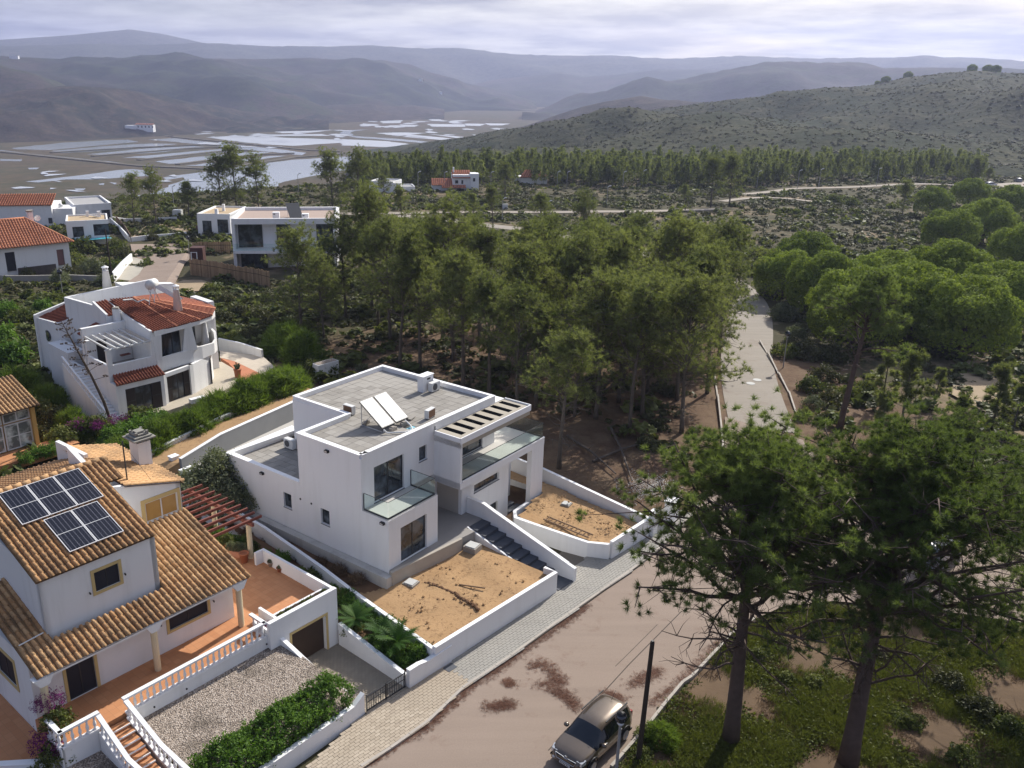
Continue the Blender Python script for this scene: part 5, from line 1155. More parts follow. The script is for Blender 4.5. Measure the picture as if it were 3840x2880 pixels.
window(curvy, 'b', -0.16, 1.62, 3.12, 0.5, 2.85, 2, 0.07, name='door'); shut(0.78, 0.02, 1.6, -0.1, 0.5, 2.85); shut(3.15, -0.1, 4.0, 0.02, 0.5, 2.85)
def slant_win(p0, q0, p1, q1, z0, z1, n=2):
    a, b = Vector((p0, q0)), Vector((p1, q1)); m = W3(); d = (b-a)
    for i in range(n+1): c = a+d*(i/n); m.box(c.x-0.04, c.x+0.04, c.y-0.04, c.y+0.04, z0, z1)
    m.path_wall([(p0, q0), (p1, q1)], 0.08, z1-0.08, z1); m.path_wall([(p0, q0), (p1, q1)], 0.08, z0, z0+0.08); o = m.build('window', MFRAME, curvy)
    m = W3(); m.path_wall([(p0, q0), (p1, q1)], 0.02, z0+0.04, z1-0.04); m.build('pane', MGLD, o)
slant_win(5.35, -0.7, 6.7, -1.05, 0.5, 2.95); shut(4.6, -0.42, 5.35, -0.62, 0.5, 2.95); shut(6.7, -0.98, 7.45, -1.12, 0.5, 2.95); shut(10.3, -2.3, 10.6, -2.9, 0.5, 2.9)
poly_tiles(curvy, [V3(0.0, 0.15, 3.42), V3(4.45, 0.15, 3.42), V3(4.4, -1.05, 3.98), V3(0.3, -1.05, 3.98)], V3(0, 0.15, 3.42), V3(4.45, 0.15, 3.42))
# loggia with white pergola
m = W3(); m.box(0, 4.35, -1.3, -1.05, 3.4, 4.85); m.box(0, 0.25, -5.2, -1.3, 3.4, 4.85); m.box(0, 0.42, -1.32, -1.03, 4.85, 6.25); m.box(0, 0.35, -5.3, -4.9, 4.85, 6.25); m.box(3.95, 4.4, -1.31, -1.04, 4.85, 6.9); m.box(0, 4.3, -6.0, -5.6, 3.4, 7.2); m.build('wall', MWO, curvy)
m = W3(); m.box(0.25, 4.3, -5.6, -1.3, 3.4, 3.62); m.build('loggia_floor', MPATIO, curvy); window(curvy, 'b', -5.56, 1.1, 2.0, 3.65, 5.9, 1, 0.06, name='door', glass=MSHB)
for i in range(7):
    m = W3(); m.bar((0.15+0.64*i, -0.85, 6.34), (0.15+0.64*i, -5.7, 6.5), 0.1, 0.15); m.build('pergola_beam', MMETW, curvy)
m = W3(); m.bar((-0.1, -1.15, 6.22), (4.3, -1.15, 6.22), 0.14, 0.12); m.build('pergola_beam', MMETW, curvy)
for i in range(2):
    m = W3(); m.box(3.0, 3.9, -5.4, -5.0, 4.2+0.7*i, 4.27+0.7*i); m.build('shelf', MREDW, curvy)
# upper floor: parapet, pillars and lintel along the curve
E = [(4.35, -1.1), (6.7, -1.5), (8.2, -1.72), (9.3, -2.0), (10.9, -2.65), (11.7, -3.5), (12.3, -4.6), (12.8, -6.3)]
m = W3(); m.path_wall(E[:3], 0.22, 3.3, 4.55); m.path_wall(E[2:], 0.22, 3.3, [4.7, 4.5, 4.35, 4.4, 4.75, 4.8]); m.build('balcony_parapet', MWO, curvy)
m = W3(); m.path_wall(E, 0.3, 6.62, 7.08); m.build('lintel', MWO, curvy)
for (p, q, w0, w1) in ((4.62, -1.15, 0.28, 0.42), (7.95, -1.7, 0.75, 0.35), (12.6, -5.9, 0.4, 0.4)):
    m = W3(); m.hexa([(p-w0, q-0.14, 4.4), (p+w0, q-0.14, 4.4), (p+w0, q+0.14, 4.4), (p-w0, q+0.14, 4.4)], [(p-w1, q-0.14, 6.65), (p+w1, q-0.14, 6.65), (p+w1, q+0.14, 6.65), (p-w1, q+0.14, 6.65)]); m.build('pillar', MWO, curvy)
m = W3(); m.lathe([(0.45, 3.3), (0.12, 6.9)], 10, (11.4, -4.9, 0)); m.build('pillar', MWO, curvy)
m = W3(); m.prism([(4.35, -2.0), (8.2, -2.6), (8.6, -5.2), (12.2, -6.6), (12.2, -13), (3.2, -13), (3.2, -6.9), (4.35, -6.9)], 3.3, 7.0); m.build('inner_wall', MWO, curvy)
slant_win(4.95, -1.98, 7.4, -2.36, 3.6, 6.6, 3); slant_win(8.75, -5.1, 10.9, -5.95, 3.6, 6.3, 2)
m = W3(); m.prism([(4.4, -1.3), (8.2, -1.9), (9.3, -2.1), (10.9, -2.8), (12.2, -4.7), (12.6, -6.5), (8.6, -5.2), (4.4, -2.1)], 3.3, 3.55); m.build('balcony_floor', MPATIO, curvy)
m = W3(); m.box(12.7, 13.35, -9.5, -6.1, 0.3, 7.35); m.build('end_wall', MWO, curvy)
Cc = (6.3, -8.4, 8.5)
ev = [(3.95, -0.95, 7.08), (6.7, -1.3, 7.08), (9.3, -1.75, 7.08), (11.0, -2.45, 7.08), (12.5, -4.4, 7.08), (13.0, -6.9, 7.08)]
poly_tiles(curvy, [V3(4.1, -0.95, 7.08), V3(6.7, -1.3, 7.08), V3(*Cc), V3(4.1, -8.7, 8.5)], V3(4.1, -0.95, 7.08), V3(6.7, -1.3, 7.08))
for i in range(1, 5):
    poly_tiles(curvy, [V3(*ev[i]), V3(*ev[i+1]), V3(*Cc)], V3(*ev[i]), V3(*ev[i+1]))
    m = W3(); m.tube([ev[i], Cc], [0.10, 0.12], 7); m.build('hip_tile', MTREDL, curvy, True)
poly_tiles(curvy, [V3(2.85, -6.65, 7.65), V3(4.1, -6.65, 7.78), V3(4.1, -9.2, 8.5), V3(2.85, -9.2, 8.42)], V3(2.85, -6.65, 7.65), V3(4.1, -6.65, 7.78))
poly_tiles(curvy, [V3(13.0, -6.9, 7.08), V3(11.5, -12.5, 7.3), V3(*Cc)], V3(13, -6.9, 7.08), V3(11.5, -12.5, 7.3))
m = W3(); m.prism([(2.75, -9.3), (2.95, -9.3), (2.95, -6.65), (2.75, -6.65)], 3.3, [8.55, 8.55, 7.8, 7.8]); m.prism([(3.98, -6.7), (4.16, -6.7), (4.16, -0.9), (3.98, -0.9)], 6.2, [7.95, 7.95, 7.2, 7.2]); m.box(2.75, 4.1, -6.86, -6.64, 3.3, 7.6); m.build('verge_wall', MWO, curvy)
m = W3(); m.prism([(2.3, -14.6), (2.3, -14.3), (10.5, -12.3), (10.5, -12.6)], 3, [8.1, 8.1, 9.0, 9.0]); m.prism([(2.3, -14.3), (2.6, -14.3), (2.95, -9.3), (2.75, -9.3)], 3, [8.1, 8.1, 8.2, 8.2]); m.prism([(7.2, -14), (7.4, -13), (13, -13.2), (13, -14)], 3, [8.9, 8.7, 8.0, 8.0]); m.build('parapet', MWO, curvy)
# left wing
m = W3(); m.prism([(0.5, -17.6), (0.75, -17.6), (1.35, -13.9), (1.1, -13.9)], 0.0, 5.85); m.prism([(1.1, -14.1), (4.4, -14.1), (4.4, -13.85), (1.1, -13.85)], 0.0, [5.85, 6.6, 6.6, 5.85]); m.box(-0.1, 1.5, -13.9, -9.3, 0.0, 4.2); m.prism([(0.3, -17.6), (4.3, -18.0), (4.3, -17.7), (0.3, -17.3)], 0, [6.15, 7.0, 7.0, 6.15]); m.build('wall', MWO, curvy)
poly_tiles(curvy, [V3(0.7, -17.4, 5.8), V3(1.35, -13.95, 5.8), V3(4.3, -13.95, 6.65), V3(4.2, -17.6, 6.85)], V3(0.7, -17.4, 5.8), V3(1.35, -13.95, 5.8))
poly_tiles(curvy, [V3(0.9, -9.0, 5.9), V3(0.9, -6.4, 5.9), V3(2.7, -6.4, 6.6), V3(2.7, -9.0, 6.6)], V3(0.9, -9.0, 5.9), V3(0.9, -6.4, 5.9))
m = W3(); m.tube([(0.72, -15.9, 4.3), (0.9, -15.9, 4.3)], 0.55, 14); m.build('round_window', MGLD, curvy)
# chimneys
def round_chimney(p, q, z, h, r=0.42):
    m = W3(); m.lathe([(r, 0), (r*0.55, h), (r*0.62, h+0.02)], 14, (p, q, z)); o = m.build('chimney', MWO, curvy, True)
    m = W3()
    for k in range(4): a = k*math.pi/2+.4; m.box(p+0.2*math.cos(a)-0.05, p+0.2*math.cos(a)+0.05, q+0.2*math.sin(a)-0.05, q+0.2*math.sin(a)+0.05, z+h+0.02, z+h+0.3)
    m.lathe([(r*0.7, 0.3), (r*0.7, 0.36), (0.05, 0.5)], 14, (p, q, z+h)); m.build('chimney_cap', MW, o)
round_chimney(6.5, -14.3, 8.0, 2.1, 0.5); round_chimney(8.6, -4.4, 7.35, 2.2, 0.45)
m = W3(); m.box(3.3, 3.8, -6.5, -6.0, 5.8, 8.3); o = m.build('chimney', MWO, curvy); m = W3(); m.lathe([(0.3, 0), (0.3, 0.12), (0.05, 0.2)], 10, (3.55, -6.25, 8.3)); m.build('chimney_cap', MCONB, o)
# stairs on the left
st = empty('side_stairs', CO, CRZ, 'whitewashed steps with balusters climbing the side of the curved house', 'stairs')
for i in range(17):
    m = W3(); z = 0.55+0.18*(i+1); q0 = 0.2-0.44*i; m.box(-1.15, -0.02, q0-0.46, q0, 0, z); m.build('step', MWO, st)
m = W3(); m.path_wall([(-1.25, 0.5), (-1.25, -7.6)], 0.15, -0.2, [0.8, 3.9]); m.build('side_wall', MWO, st)
for i in range(20):
    q0 = 0.3-0.4*i; m = W3(); m.box(-1.29, -1.21, q0-0.05, q0+0.05, 0.78+0.153*i*2.5*0.4, 1.35+0.153*i); m.build('baluster', MW, st)
m = W3(); m.bar((-1.25, 0.5, 1.42), (-1.25, -7.6, 4.5), 0.16, 0.1); m.build('handrail', MW, st)
# solar water heater
_p = site(100+.3617*1318, 1000+.3617*372, 8.3); t = empty('solar_water_heater', _p, CRZ, 'white tank and tube collector on a frame above the red fan roof', 'water heater')
m = MB(); m.tube([(-0.45, -0.35, 1.75), (0.45, 0.35, 1.75)], 0.42, 14); m.build('tank', MMETW, t, True); m = MB()
for a in (-0.4, 0.35): m.bar((a-.35, a*.7-.3, 0), (a+.15, a*.7, 1.45), 0.05); m.bar((a+.4, a*.7+.1, 0), (a-.15, a*.7, 1.45), 0.05)
m.build('stand', MALU, t); m = MB()
for k in range(8): s = -0.5+0.14*k; m.tube([(0.3+s*0.7, -0.1+s*0.5, 1.6), (1.9+s*0.7, -1.6+s*.5, 0.25)], 0.03, 5)
m.build('collector_tube', MALU, t, kind='stuff'); m = MB(); m.tube([(-0.4, 0, 0.15), (-1.0, -0.2, 0.5), (-1.7, -0.3, 0.4), (-2.3, -0.6, 0.8), (-3.2, -0.7, 0.9)], 0.07, 7); m.build('pipe', MMETW, t)
# patio round the house
def cpoly(name, pts, z, mat, label, kind='structure', th=0.5):
    m = MB(); m.prism([(p.x, p.y) for p in [site(x, y, z) for x, y in pts]], z-th, z); return m.build(name, mat, kind=kind, label=label)
r8 = lambda x, y: (100+.3617*x, 1000+.3617*y)
r4 = lambda x, y: (.5787*x, 640+.5787*y)
cpoly('patio', [r8(860, 1640), r8(1130, 1620), r8(1500, 1480), r8(1760, 1395), r8(1960, 1330), r8(2150, 1225), r8(2185, 1150), r8(2150, 1060), r8(2020, 985), r8(1700, 1000), r8(1300, 1250), r8(900, 1500)], 0.5, MCOB, 'rough pale cobbled patio in front of the curved house')
cpoly('path', [r4(1430, 1215), r4(1520, 1235), r4(1690, 1315), r4(1640, 1370), r4(1560, 1365), r4(1530, 1300), r4(1480, 1245)], 0.40, M_flat('red_concrete', (0.46, 0.185, 0.10), 0.9, 0.15, 1, co='World'), 'red concrete path beside the cobbled patio', th=0.4)
cpoly('deck', [r4(1425, 1165), r4(1700, 1200), r4(1780, 1270), r4(1690, 1320), r4(1520, 1235), r4(1425, 1210)], 0.36, M_flat('pale_deck', (0.52, 0.45, 0.36), 0.9, 0.2, 2, co='World'), 'pale deck of sun bleached boards behind the hedge', th=0.4)
gwall('garden_wall', [(-7, -22.4), (-3, -23.2), (7.3, -24.3), (16.9, -25.9)], 0.22, 0.3, [2.0, 2.3, 3.0, 2.7], 'stained white wall under the green hedge of the curved house', mat=M_plaster('stained_wall', (0.70, 0.69, 0.66), (0.33, 0.31, 0.27), 0.75))
_a = [site(*r4(*p), 0.6) for p in ((1420, 1120), (1560, 1150), (1700, 1195))]; m = MB(); m.path_wall([(p.x, p.y) for p in _a], 0.25, -0.2, 1.2); tag(m.build('garden_wall', MWO), 'low white wall behind the pale deck', 'wall')
_p = site(*r4(2130, 1290), 0.5); t = empty('raised_planter', _p, CRZ, 'white raised planter filled with stones at the hedge end', 'planter'); m = MB(); m.box(-1.6, 0.9, -0.5, 0.5, -0.5, 0.9); m.build('planter_wall', MWO, t); m = MB(); m.box(-1.5, 0.8, -0.4, 0.4, 0.9, 0.93); m.build('stones', MGRAV, t)
t = empty('flower_pot', site(*r8(2190, 1145), 0.5), 0, 'orange terracotta pot with a cactus on the cobbled patio', 'flower pot'); m = MB(); m.lathe([(0.28, 0), (0.36, 0.75), (0.4, 0.75), (0.4, 0.85), (0.3, 0.85)], 12); m.build('pot', MPOT, t); m = MB()
for k in range(6): a = k*1.05; m.tube([(0.1*math.cos(a), 0.1*math.sin(a), 0.8), (0.3*math.cos(a), 0.3*math.sin(a), 1.25+0.1*(k % 3))], [0.07, 0.06], 6)
m.build('cactus', M_flat('cactus_green', (0.06, 0.09, 0.04), 0.7), t)
t = empty('planter_box', site(*r8(1770, 1400), 0.5), CRZ, 'white trough planter on the cobbled patio edge', 'planter'); m = MB(); m.box(-0.7, 0.7, -0.25, 0.25, 0, 0.4); m.build('box', MW, t)

# ================================================================== OTHER BUILDINGS
MROOFG = M_flat('gravel_roof', (0.40, 0.31, 0.26), 0.95, 0.12, 1.0, co='World'); MROOFS = M_flat('sandy_roof', (0.46, 0.35, 0.22), 0.95, 0.15, 0.5, co='World'); MROOFC = M_flat('grey_roof', (0.36, 0.355, 0.35), 0.95, 0.15, 0.5, co='World')
def house_from(name, fl, fr, zt, depth, zb, label, roof=None, par=0.35, mat=None, wins=(), cat='house', thick=0.25):
    """flat roofed block from the survey of its two front roof corners; windows (x0,x1,z0,z1) on the front, z from the base"""
    A, B = site(*fl, zt), site(*fr, zt); d = B-A; L_ = d.length; rz = math.atan2(d.y, d.x); mat = mat or MW
    t = empty(name, (A.x, A.y, zb), rz, label, cat); h = zt-zb
    m = MB(); m.box(0, L_, 0, depth, -1.5, h-par-0.05)
    if wins:
        m = MB(); us = sorted({0, L_, *[w[0] for w in wins], *[w[1] for w in wins]})
        for i in range(len(us)-1):
            hs = [w for w in wins if w[0] <= (us[i]+us[i+1])/2 <= w[1]]
            if hs: m.box(us[i], us[i+1], 0, 0.25, -1.5, hs[0][2]); m.box(us[i], us[i+1], 0, 0.25, hs[0][3], h-par-0.05)
            else: m.box(us[i], us[i+1], 0, 0.25, -1.5, h-par-0.05)
        m.box(0, L_, 0.6, depth, -1.5, h-par-0.05); m.box(0, 0.2, 0.25, 0.6, -1.5, h-par-0.05); m.box(L_-0.2, L_, 0.25, 0.6, -1.5, h-par-0.05)
    m.build('wall', mat, t)
    m = MB(); m.box(thick, L_-thick, thick, depth-thick, h-par-0.049, h-par); m.build('roof', roof or MROOFS, t)
    m = MB(); m.path_wall([(thick/2, thick/2), (L_-thick/2, thick/2), (L_-thick/2, depth-thick/2), (thick/2, depth-thick/2), (thick/2, thick/2+0.01)], thick, h-par-0.05, h); m.build('parapet', mat, t)
    for w in wins: window(t, 'b', 0.14, *w, 2 if w[1]-w[0] > 1.2 else 1, 0.07, flip=False)
    return t, L_, h
R7p = lambda x, y: (650+.31646*x, 720+.31646*y)
R6p = lambda x, y: (.31646*x, 640+.31646*y)
gm, Lg, hg = house_from('modern_house', R7p(680, 318), R7p(1925, 312), 6.6, 13.6, -1.6, 'white two storey flat roofed house with wide glass fronts behind the pines', MROOFG, 0.5, thick=0.45)
# its recessed upper gallery and lower glazing are set in front of the block
for ch in list(gm.children):
    if ch.name.startswith('wall'): bpy.data.objects.remove(ch, do_unlink=True)
m = MB(); m.box(0, Lg, 2.2, 13.6, -1.5, hg-0.56); m.box(0, 0.5, 0, 2.2, -1.5, hg-0.56); m.box(Lg-0.5, Lg, 0, 2.2, -1.5, hg-0.56); m.box(0.5, Lg-0.5, 0, 2.2, hg-0.9, hg-0.56); m.box(0.5, Lg-0.5, 0, 2.2, 2.75, 3.2); m.build('wall', MW, gm)
m = MB(); m.prism([(0.2, -0.9), (Lg+0.8, -1.6), (Lg+0.8, -0.01), (0.2, -0.01)], 2.72, 3.18); m.build('balcony_slab', MW, gm)
for w in ((0.7, 4.6), (6.9, 9.1), (13.4, 16.2)): window(gm, 'b', 2.12, w[0], w[1], 3.22, 7.1, 2, 0.08, flip=False)
for w in ((0.9, 5.2), (11.4, 15.8)): window(gm, 'b', 1.9, w[0], w[1], -1.2, 2.7, 4, 0.08, flip=False)
for i in range(7):
    m = MB(); x0, x1 = 0.3+(Lg+0.3)*i/7, 0.3+(Lg+0.3)*(i+1)/7-0.04; m.path_wall([(x0, -0.85-0.7*x0/Lg), (x1, -0.85-0.7*x1/Lg)], 0.03, 3.2, 4.35); m.build('glass_panel', MGLC, gm)
for x, w in ((6.3, 1.1), (11.2, 1.1)):
    m = MB(); m.box(x, x+w, 3.0 if x < 8 else 1.2, 4.0 if x < 8 else 2.2, hg-0.5, hg+0.55); o = m.build('chimney', MW, gm); m = MB(); m.box(x+0.15, x+0.45, 1.19 if x > 8 else 2.99, 1.2 if x > 8 else 3.0, hg+0.2, hg+0.35); m.build('flue_slot', MBLK, o)
m = MB(); m.bar((10.2, 3.2, hg-0.4), (9.2, 6.5, hg+1.6), 2.2, 0.08); o = m.build('solar_collector', MFRAME, gm); m = MB()
for x in (8.4, 10.0): m.bar((x, 6.6, hg-0.5), (x, 6.6, hg+1.5), 0.07)
m.build('collector_stand', MALU, o)
fl_, Lf, hf = house_from('flat_house', R6p(775, 600), R6p(1275, 577), 3.0, 8.3, 0.0, 'small white flat roofed house with sandy roof beside a turquoise pool', MROOFS, 0.25, wins=((1.0, 2.9, 0.0, 1.9), (4.6, 7.3, 0.1, 2.2)))
for x, y, w in ((3.5, 6.5, 0.5), (5.5, 5.5, 0.6)):
    m = MB(); m.box(x, x+w, y, y+w, hf-0.25, hf+0.8); m.build('chimney', MW, fl_)
m = MB(); m.bar((4.3, 5.8, hf+0.1), (6.0, 3.8, hf), 0.35, 0.1); m.build('pipe_run', MALU, fl_)
_w = [site(*R6p(*p), -0.2) for p in ((800, 800), (1090, 783), (1290, 778), (1340, 800), (1000, 825))]; m = MB(); m.poly([tuple(p) for p in _w]); tag(m.build('swimming_pool', m_water('pool_water', (0.03, 0.33, 0.40), 0.08)), 'turquoise pool in front of the small flat roofed house', 'pool')
house_from('flat_house', R6p(870, 405), R6p(1312, 380), 1.5, 15, -2.2, 'white flat roofed house with grey roof nearest the river', MROOFC, 0.4, wins=((5.6, 7.4, 0.2, 2.2),))
bl, Lb, hb = house_from('flat_house', R7p(275, 255), R7p(665, 262), 2.2, 11.5, -1.6, 'pale blue shaded flat roofed house with sandy roof behind the palisade', MROOFS, 0.3, wins=((1.0, 2.9, 0.0, 2.4), (4.1, 6.3, 0.0, 2.7)))
m = MB(); m.box(3.3, 3.8, 6, 6.5, hb-0.3, hb+1.1); m.build('chimney', MW, bl); m = MB(); m.box(3.6, 4.2, 0.4, 1.0, hb-0.3, hb+0.9); m.build('chimney', MW, bl)
# tiled house far left
A = site(*R6p(100, 385), 2.5); rd = empty('red_roof_house', (A.x, A.y, -2.3), R(8), 'white house with small red tile roof at the far left edge', 'house')
m = MB(); m.box(-3, 8.5, 0, 8, -2, 4.3); m.box(8.5, 12.5, 1, 7, -2, 3.4); m.build('wall', MW, rd); poly_tiles(rd, [(-3.2, -0.3, 4.3), (8.7, -0.3, 4.3), (8.7, 4.2, 6.2), (-3.2, 4.2, 6.2)], (-3.2, -0.3, 4.3), (8.7, -0.3, 4.3), MTREDL, MTREDB, 0.5, 0.8)
m = MB(); m.lathe([(0.5, 0), (0.5, 0.6), (0.1, 0.9)], 10, (9.6, 3, 3.4)); m.build('water_tank', MALU, rd); window(rd, 'b', -0.05, 7.6, 8.4, 0.4, 1.6, 1, flip=False)
# hip roofed house
A = site(*R6p(872, 838), 3.0); rzh = R(39); hp = empty('hip_roof_house', (A.x, A.y, -0.7), rzh, 'white bungalow under a large orange red hipped tile roof', 'house')
Wd, Dp, Hh = 19.0, 11.0, 3.7; Rg = Hh+3.6
m = MB()
for u0, u1 in ((-Wd+1, -10.2), (-8.8, -2.6), (-1.5, -0.6)): m.box(u0, u1, 0.8, 1.05, -1.5, Hh-0.1)
m.box(-Wd+1, -0.6, 1.3, Dp-0.8, -1.5, Hh-0.1); m.box(-10.2, -8.8, 0.8, 1.05, 2.9, Hh-0.1); m.box(-2.6, -1.5, 0.8, 1.05, 2.5, Hh-0.1); m.build('wall', MW, hp)
window(hp, 'b', 1.1, -10.2, -8.8, -0.1, 2.9, 1, glass=MSHUT, flip=False, name='door'); window(hp, 'b', 1.1, -2.6, -1.5, -0.1, 2.5, 1, flip=False, name='door', glass=M_flat('mauve_door', (0.24, 0.13, 0.12), 0.7)); m = MB(); m.box(-8.7, -3.0, 0.7, 0.82, -1.5, 0.3); m.build('stone_base', M_flat('dark_stone', (0.10, 0.085, 0.075), 0.9, 0.4, 2, bump=0.4), hp)
a0, a1 = (-Wd, 0, Hh), (0, 0, Hh); r0, r1 = (-Wd+5.5, Dp/2, Rg), (-5.5, Dp/2, Rg)
poly_tiles(hp, [a0, a1, r1, r0], a0, a1, MTREDL, MTRED, 0.42, 0.55, big=1.2)
poly_tiles(hp, [a1, (0, Dp, Hh), r1], a1, (0, Dp, Hh), MTREDL, MTREDB, 0.42, 0.55); poly_tiles(hp, [(0, Dp, Hh), (-Wd, Dp, Hh), r0, r1], (0, Dp, Hh), (-Wd, Dp, Hh), MTREDL, MTREDB, 0.42, 0.55)
for e, r_ in ((a1, r1), ((0, Dp, Hh), r1), (r0, r1)):
    m = MB(); m.tube([e, r_], 0.16, 6); m.build('hip_tile', MTREDL, hp, True)
m = MB(); m.box(-4.6, -3.8, 6.8, 7.6, Hh+1.5, Hh+4.2); o = m.build('chimney', MWO, hp); m = MB(); m.box(-4.7, -3.7, 6.7, 7.7, Hh+4.3, Hh+4.5); m.build('chimney_cap', MCONB, o)
m = MB(); m.lathe([(0.05, 0), (0.45, 0.25), (0.5, 0.3)], 12, (0, 0, 0)); o = m.build('satellite_dish', MMETW, hp, loc=(-3.0, 7.6, Hh+3.0)); o.rotation_euler = (R(70), 0, R(-20))
# sun room at the left edge
A = site(151, 1665, 1.2); sr = empty('sunroom', (A.x, A.y, 0), VRZ, 'ochre sun room with white framed windows under an ochre tile roof at the left edge', 'house')
m = W3(); m.box(-0.3, 0.0, -8, 0, 0.0, 4.6); m.box(-14, -0.3, -8, -0.5, 0.0, 4.4); m.build('wall', M_plaster('ochre_render', (0.60, 0.36, 0.12), (0.4, 0.25, 0.1), 0.2), sr)
for i in range(3): window(sr, 'b', -0.35, -2.3-2.1*i, -0.3-2.1*i, 1.25, 3.3, 2, 0.1, frame=MMETW, glass=M_glass_dark('sunroom_glass', (0.16, 0.17, 0.16), 0.08), trans=1)
for i in range(3): window(sr, 'b', -0.35, -2.3-2.1*i, -0.3-2.1*i, 3.4, 4.2, 2, 0.1, frame=MMETW, glass=M_glass_dark('sunroom_glass_top', (0.13, 0.14, 0.13), 0.08))
tile_roof(sr, 'roof', V3(-14, 0.45, 4.5), (1, 0, 0), (0, 1, 0.30), 14.3, 4.6, MTILE, MTILEB, 0.3, 0.42)
m = W3(); m.box(-14, 2.2, -0.2, 1.9, 0.6, 1.2); m.build('sunroom_terrace', MTERR, sr)
# far villa with tiled roofs in front of the pine belt
k3 = lambda x, y: (1280+.5787*x, .5787*y)
A = site(*k3(590, 1262), -4.6); B = site(*k3(885, 1262), -4.6); fv = empty('far_villa', A, math.atan2((B-A).y, (B-A).x), 'white villa with pink tile roofs at the edge of the pine belt', 'house'); s = (B-A).length/295.0
def fb(x0, x1, y0, y1, z0, z1, nm='wall', mt=None): mm = MB(); mm.box(x0*s, x1*s, y0, y1, z0, z1); return mm.build(nm, mt or MW, fv)
hh = 60*s
fb(132, 295, 1, 9, -1, hh*2.05); fb(0, 132, 2, 8, -1, hh*0.98); fb(246, 300, 0.2, 4, -1, hh*2.2)
poly_tiles(fv, [(128*s, 0.6, hh*1.75), (250*s, 0.6, hh*1.75), (250*s, 5.5, hh*2.4), (128*s, 5.5, hh*2.4)], (128*s, 0.6, hh*1.75), (250*s, 0.6, hh*1.75), MTREDL, MTRED, 0.6, 0.9)
poly_tiles(fv, [(-4*s, 1.5, hh*0.95), (134*s, 1.5, hh*0.95), (134*s, 6, hh*1.5), (-4*s, 6, hh*1.5)], (-4*s, 1.5, hh*0.95), (134*s, 1.5, hh*0.95), MTREDL, MTRED, 0.6, 0.9)
poly_tiles(fv, [(60*s, -0.8, hh*0.75), (216*s, -0.8, hh*0.75), (216*s, 1, hh*1.0), (60*s, 1, hh*1.0)], (60*s, -0.8, hh*0.75), (216*s, -0.8, hh*0.75), MTREDL, MTRED, 0.6, 0.9)
for u0, u1, z0, z1 in ((148, 168, 1.15, 1.5), (188, 200, 1.1, 1.5), (262, 276, 1.4, 1.75), (160, 200, 0.0, 0.6), (256, 284, 0.0, 0.55)): window(fv, 'b', 0.98 if u0 < 246 else 0.18, u0*s, u1*s, z0*hh, z1*hh, 1, 0.08, flip=False)
m = MB(); m.box(136*s, 146*s, 4, 4.8, hh*2.2, hh*2.75); m.build('chimney', MW, fv)
house_from('white_house', k3(180, 1172), k3(335, 1178), -0.5, 8, -5.5, 'plain white flat roofed house half hidden by pines near the river', MROOFC, 0.3, wins=((9.0, 9.8, 2.0, 3.2),)); house_from('white_annex', k3(310, 1210), k3(478, 1208), -2.4, 7, -5.2, 'long low white annex in front of the pine belt', MROOFC, 0.3)
A = site(*k3(1160, 1215), -5); t = empty('white_cottage', A, R(12), 'small white cottage with pink roof beside dark shrubs', 'house'); m = MB(); m.box(0, 9, 0, 7, -1, 3.2); m.build('wall', MW, t); poly_tiles(t, [(-.4, -.4, 3.2), (9.6, -.4, 3.2), (6.5, 3.5, 5.2), (2.5, 3.5, 5.2)], (-.4, -.4, 3.2), (9.6, -.4, 3.2), MTREDL, MTRED, 0.6, 0.9); poly_tiles(t, [(9.6, -.4, 3.2), (9.6, 7.4, 3.2), (6.5, 3.5, 5.2)], (9.6, -.4, 3.2), (9.6, 7.4, 3.2), MTREDL, MTRED, 0.6, 0.9)
# unfinished concrete enclosure in the grove
e_ = lambda x, y: (1280+.5787*x, 720+.5787*y)
A = site(*e_(360, 345), 3.0); B = site(*e_(968, 362), 3.0); t = empty('roofless_building', (A.x, A.y, -0.6), math.atan2((B-A).y, (B-A).x), 'roofless concrete shell with pale wall tops among the pines', 'building'); Lx = (B-A).length
m = MB(); m.path_wall([(0, 0), (Lx, 0), (Lx, 8.5), (0, 8.5), (0, 0.02)], 0.3, -1, 3.6); m.build('wall', M_flat('raw_concrete', (0.16, 0.155, 0.15), 0.95, 0.2, 0.5, co='World'), t); m = MB(); m.path_wall([(0, 0), (Lx, 0), (Lx, 8.5), (0, 8.5), (0, 0.02)], 0.4, 3.601, 3.7); m.build('coping', MCOP, t); m = MB(); m.box(0.2, Lx-0.2, 0.2, 8.3, 0.5, 2.2); m.build('floor_slab', MROOFC, t)
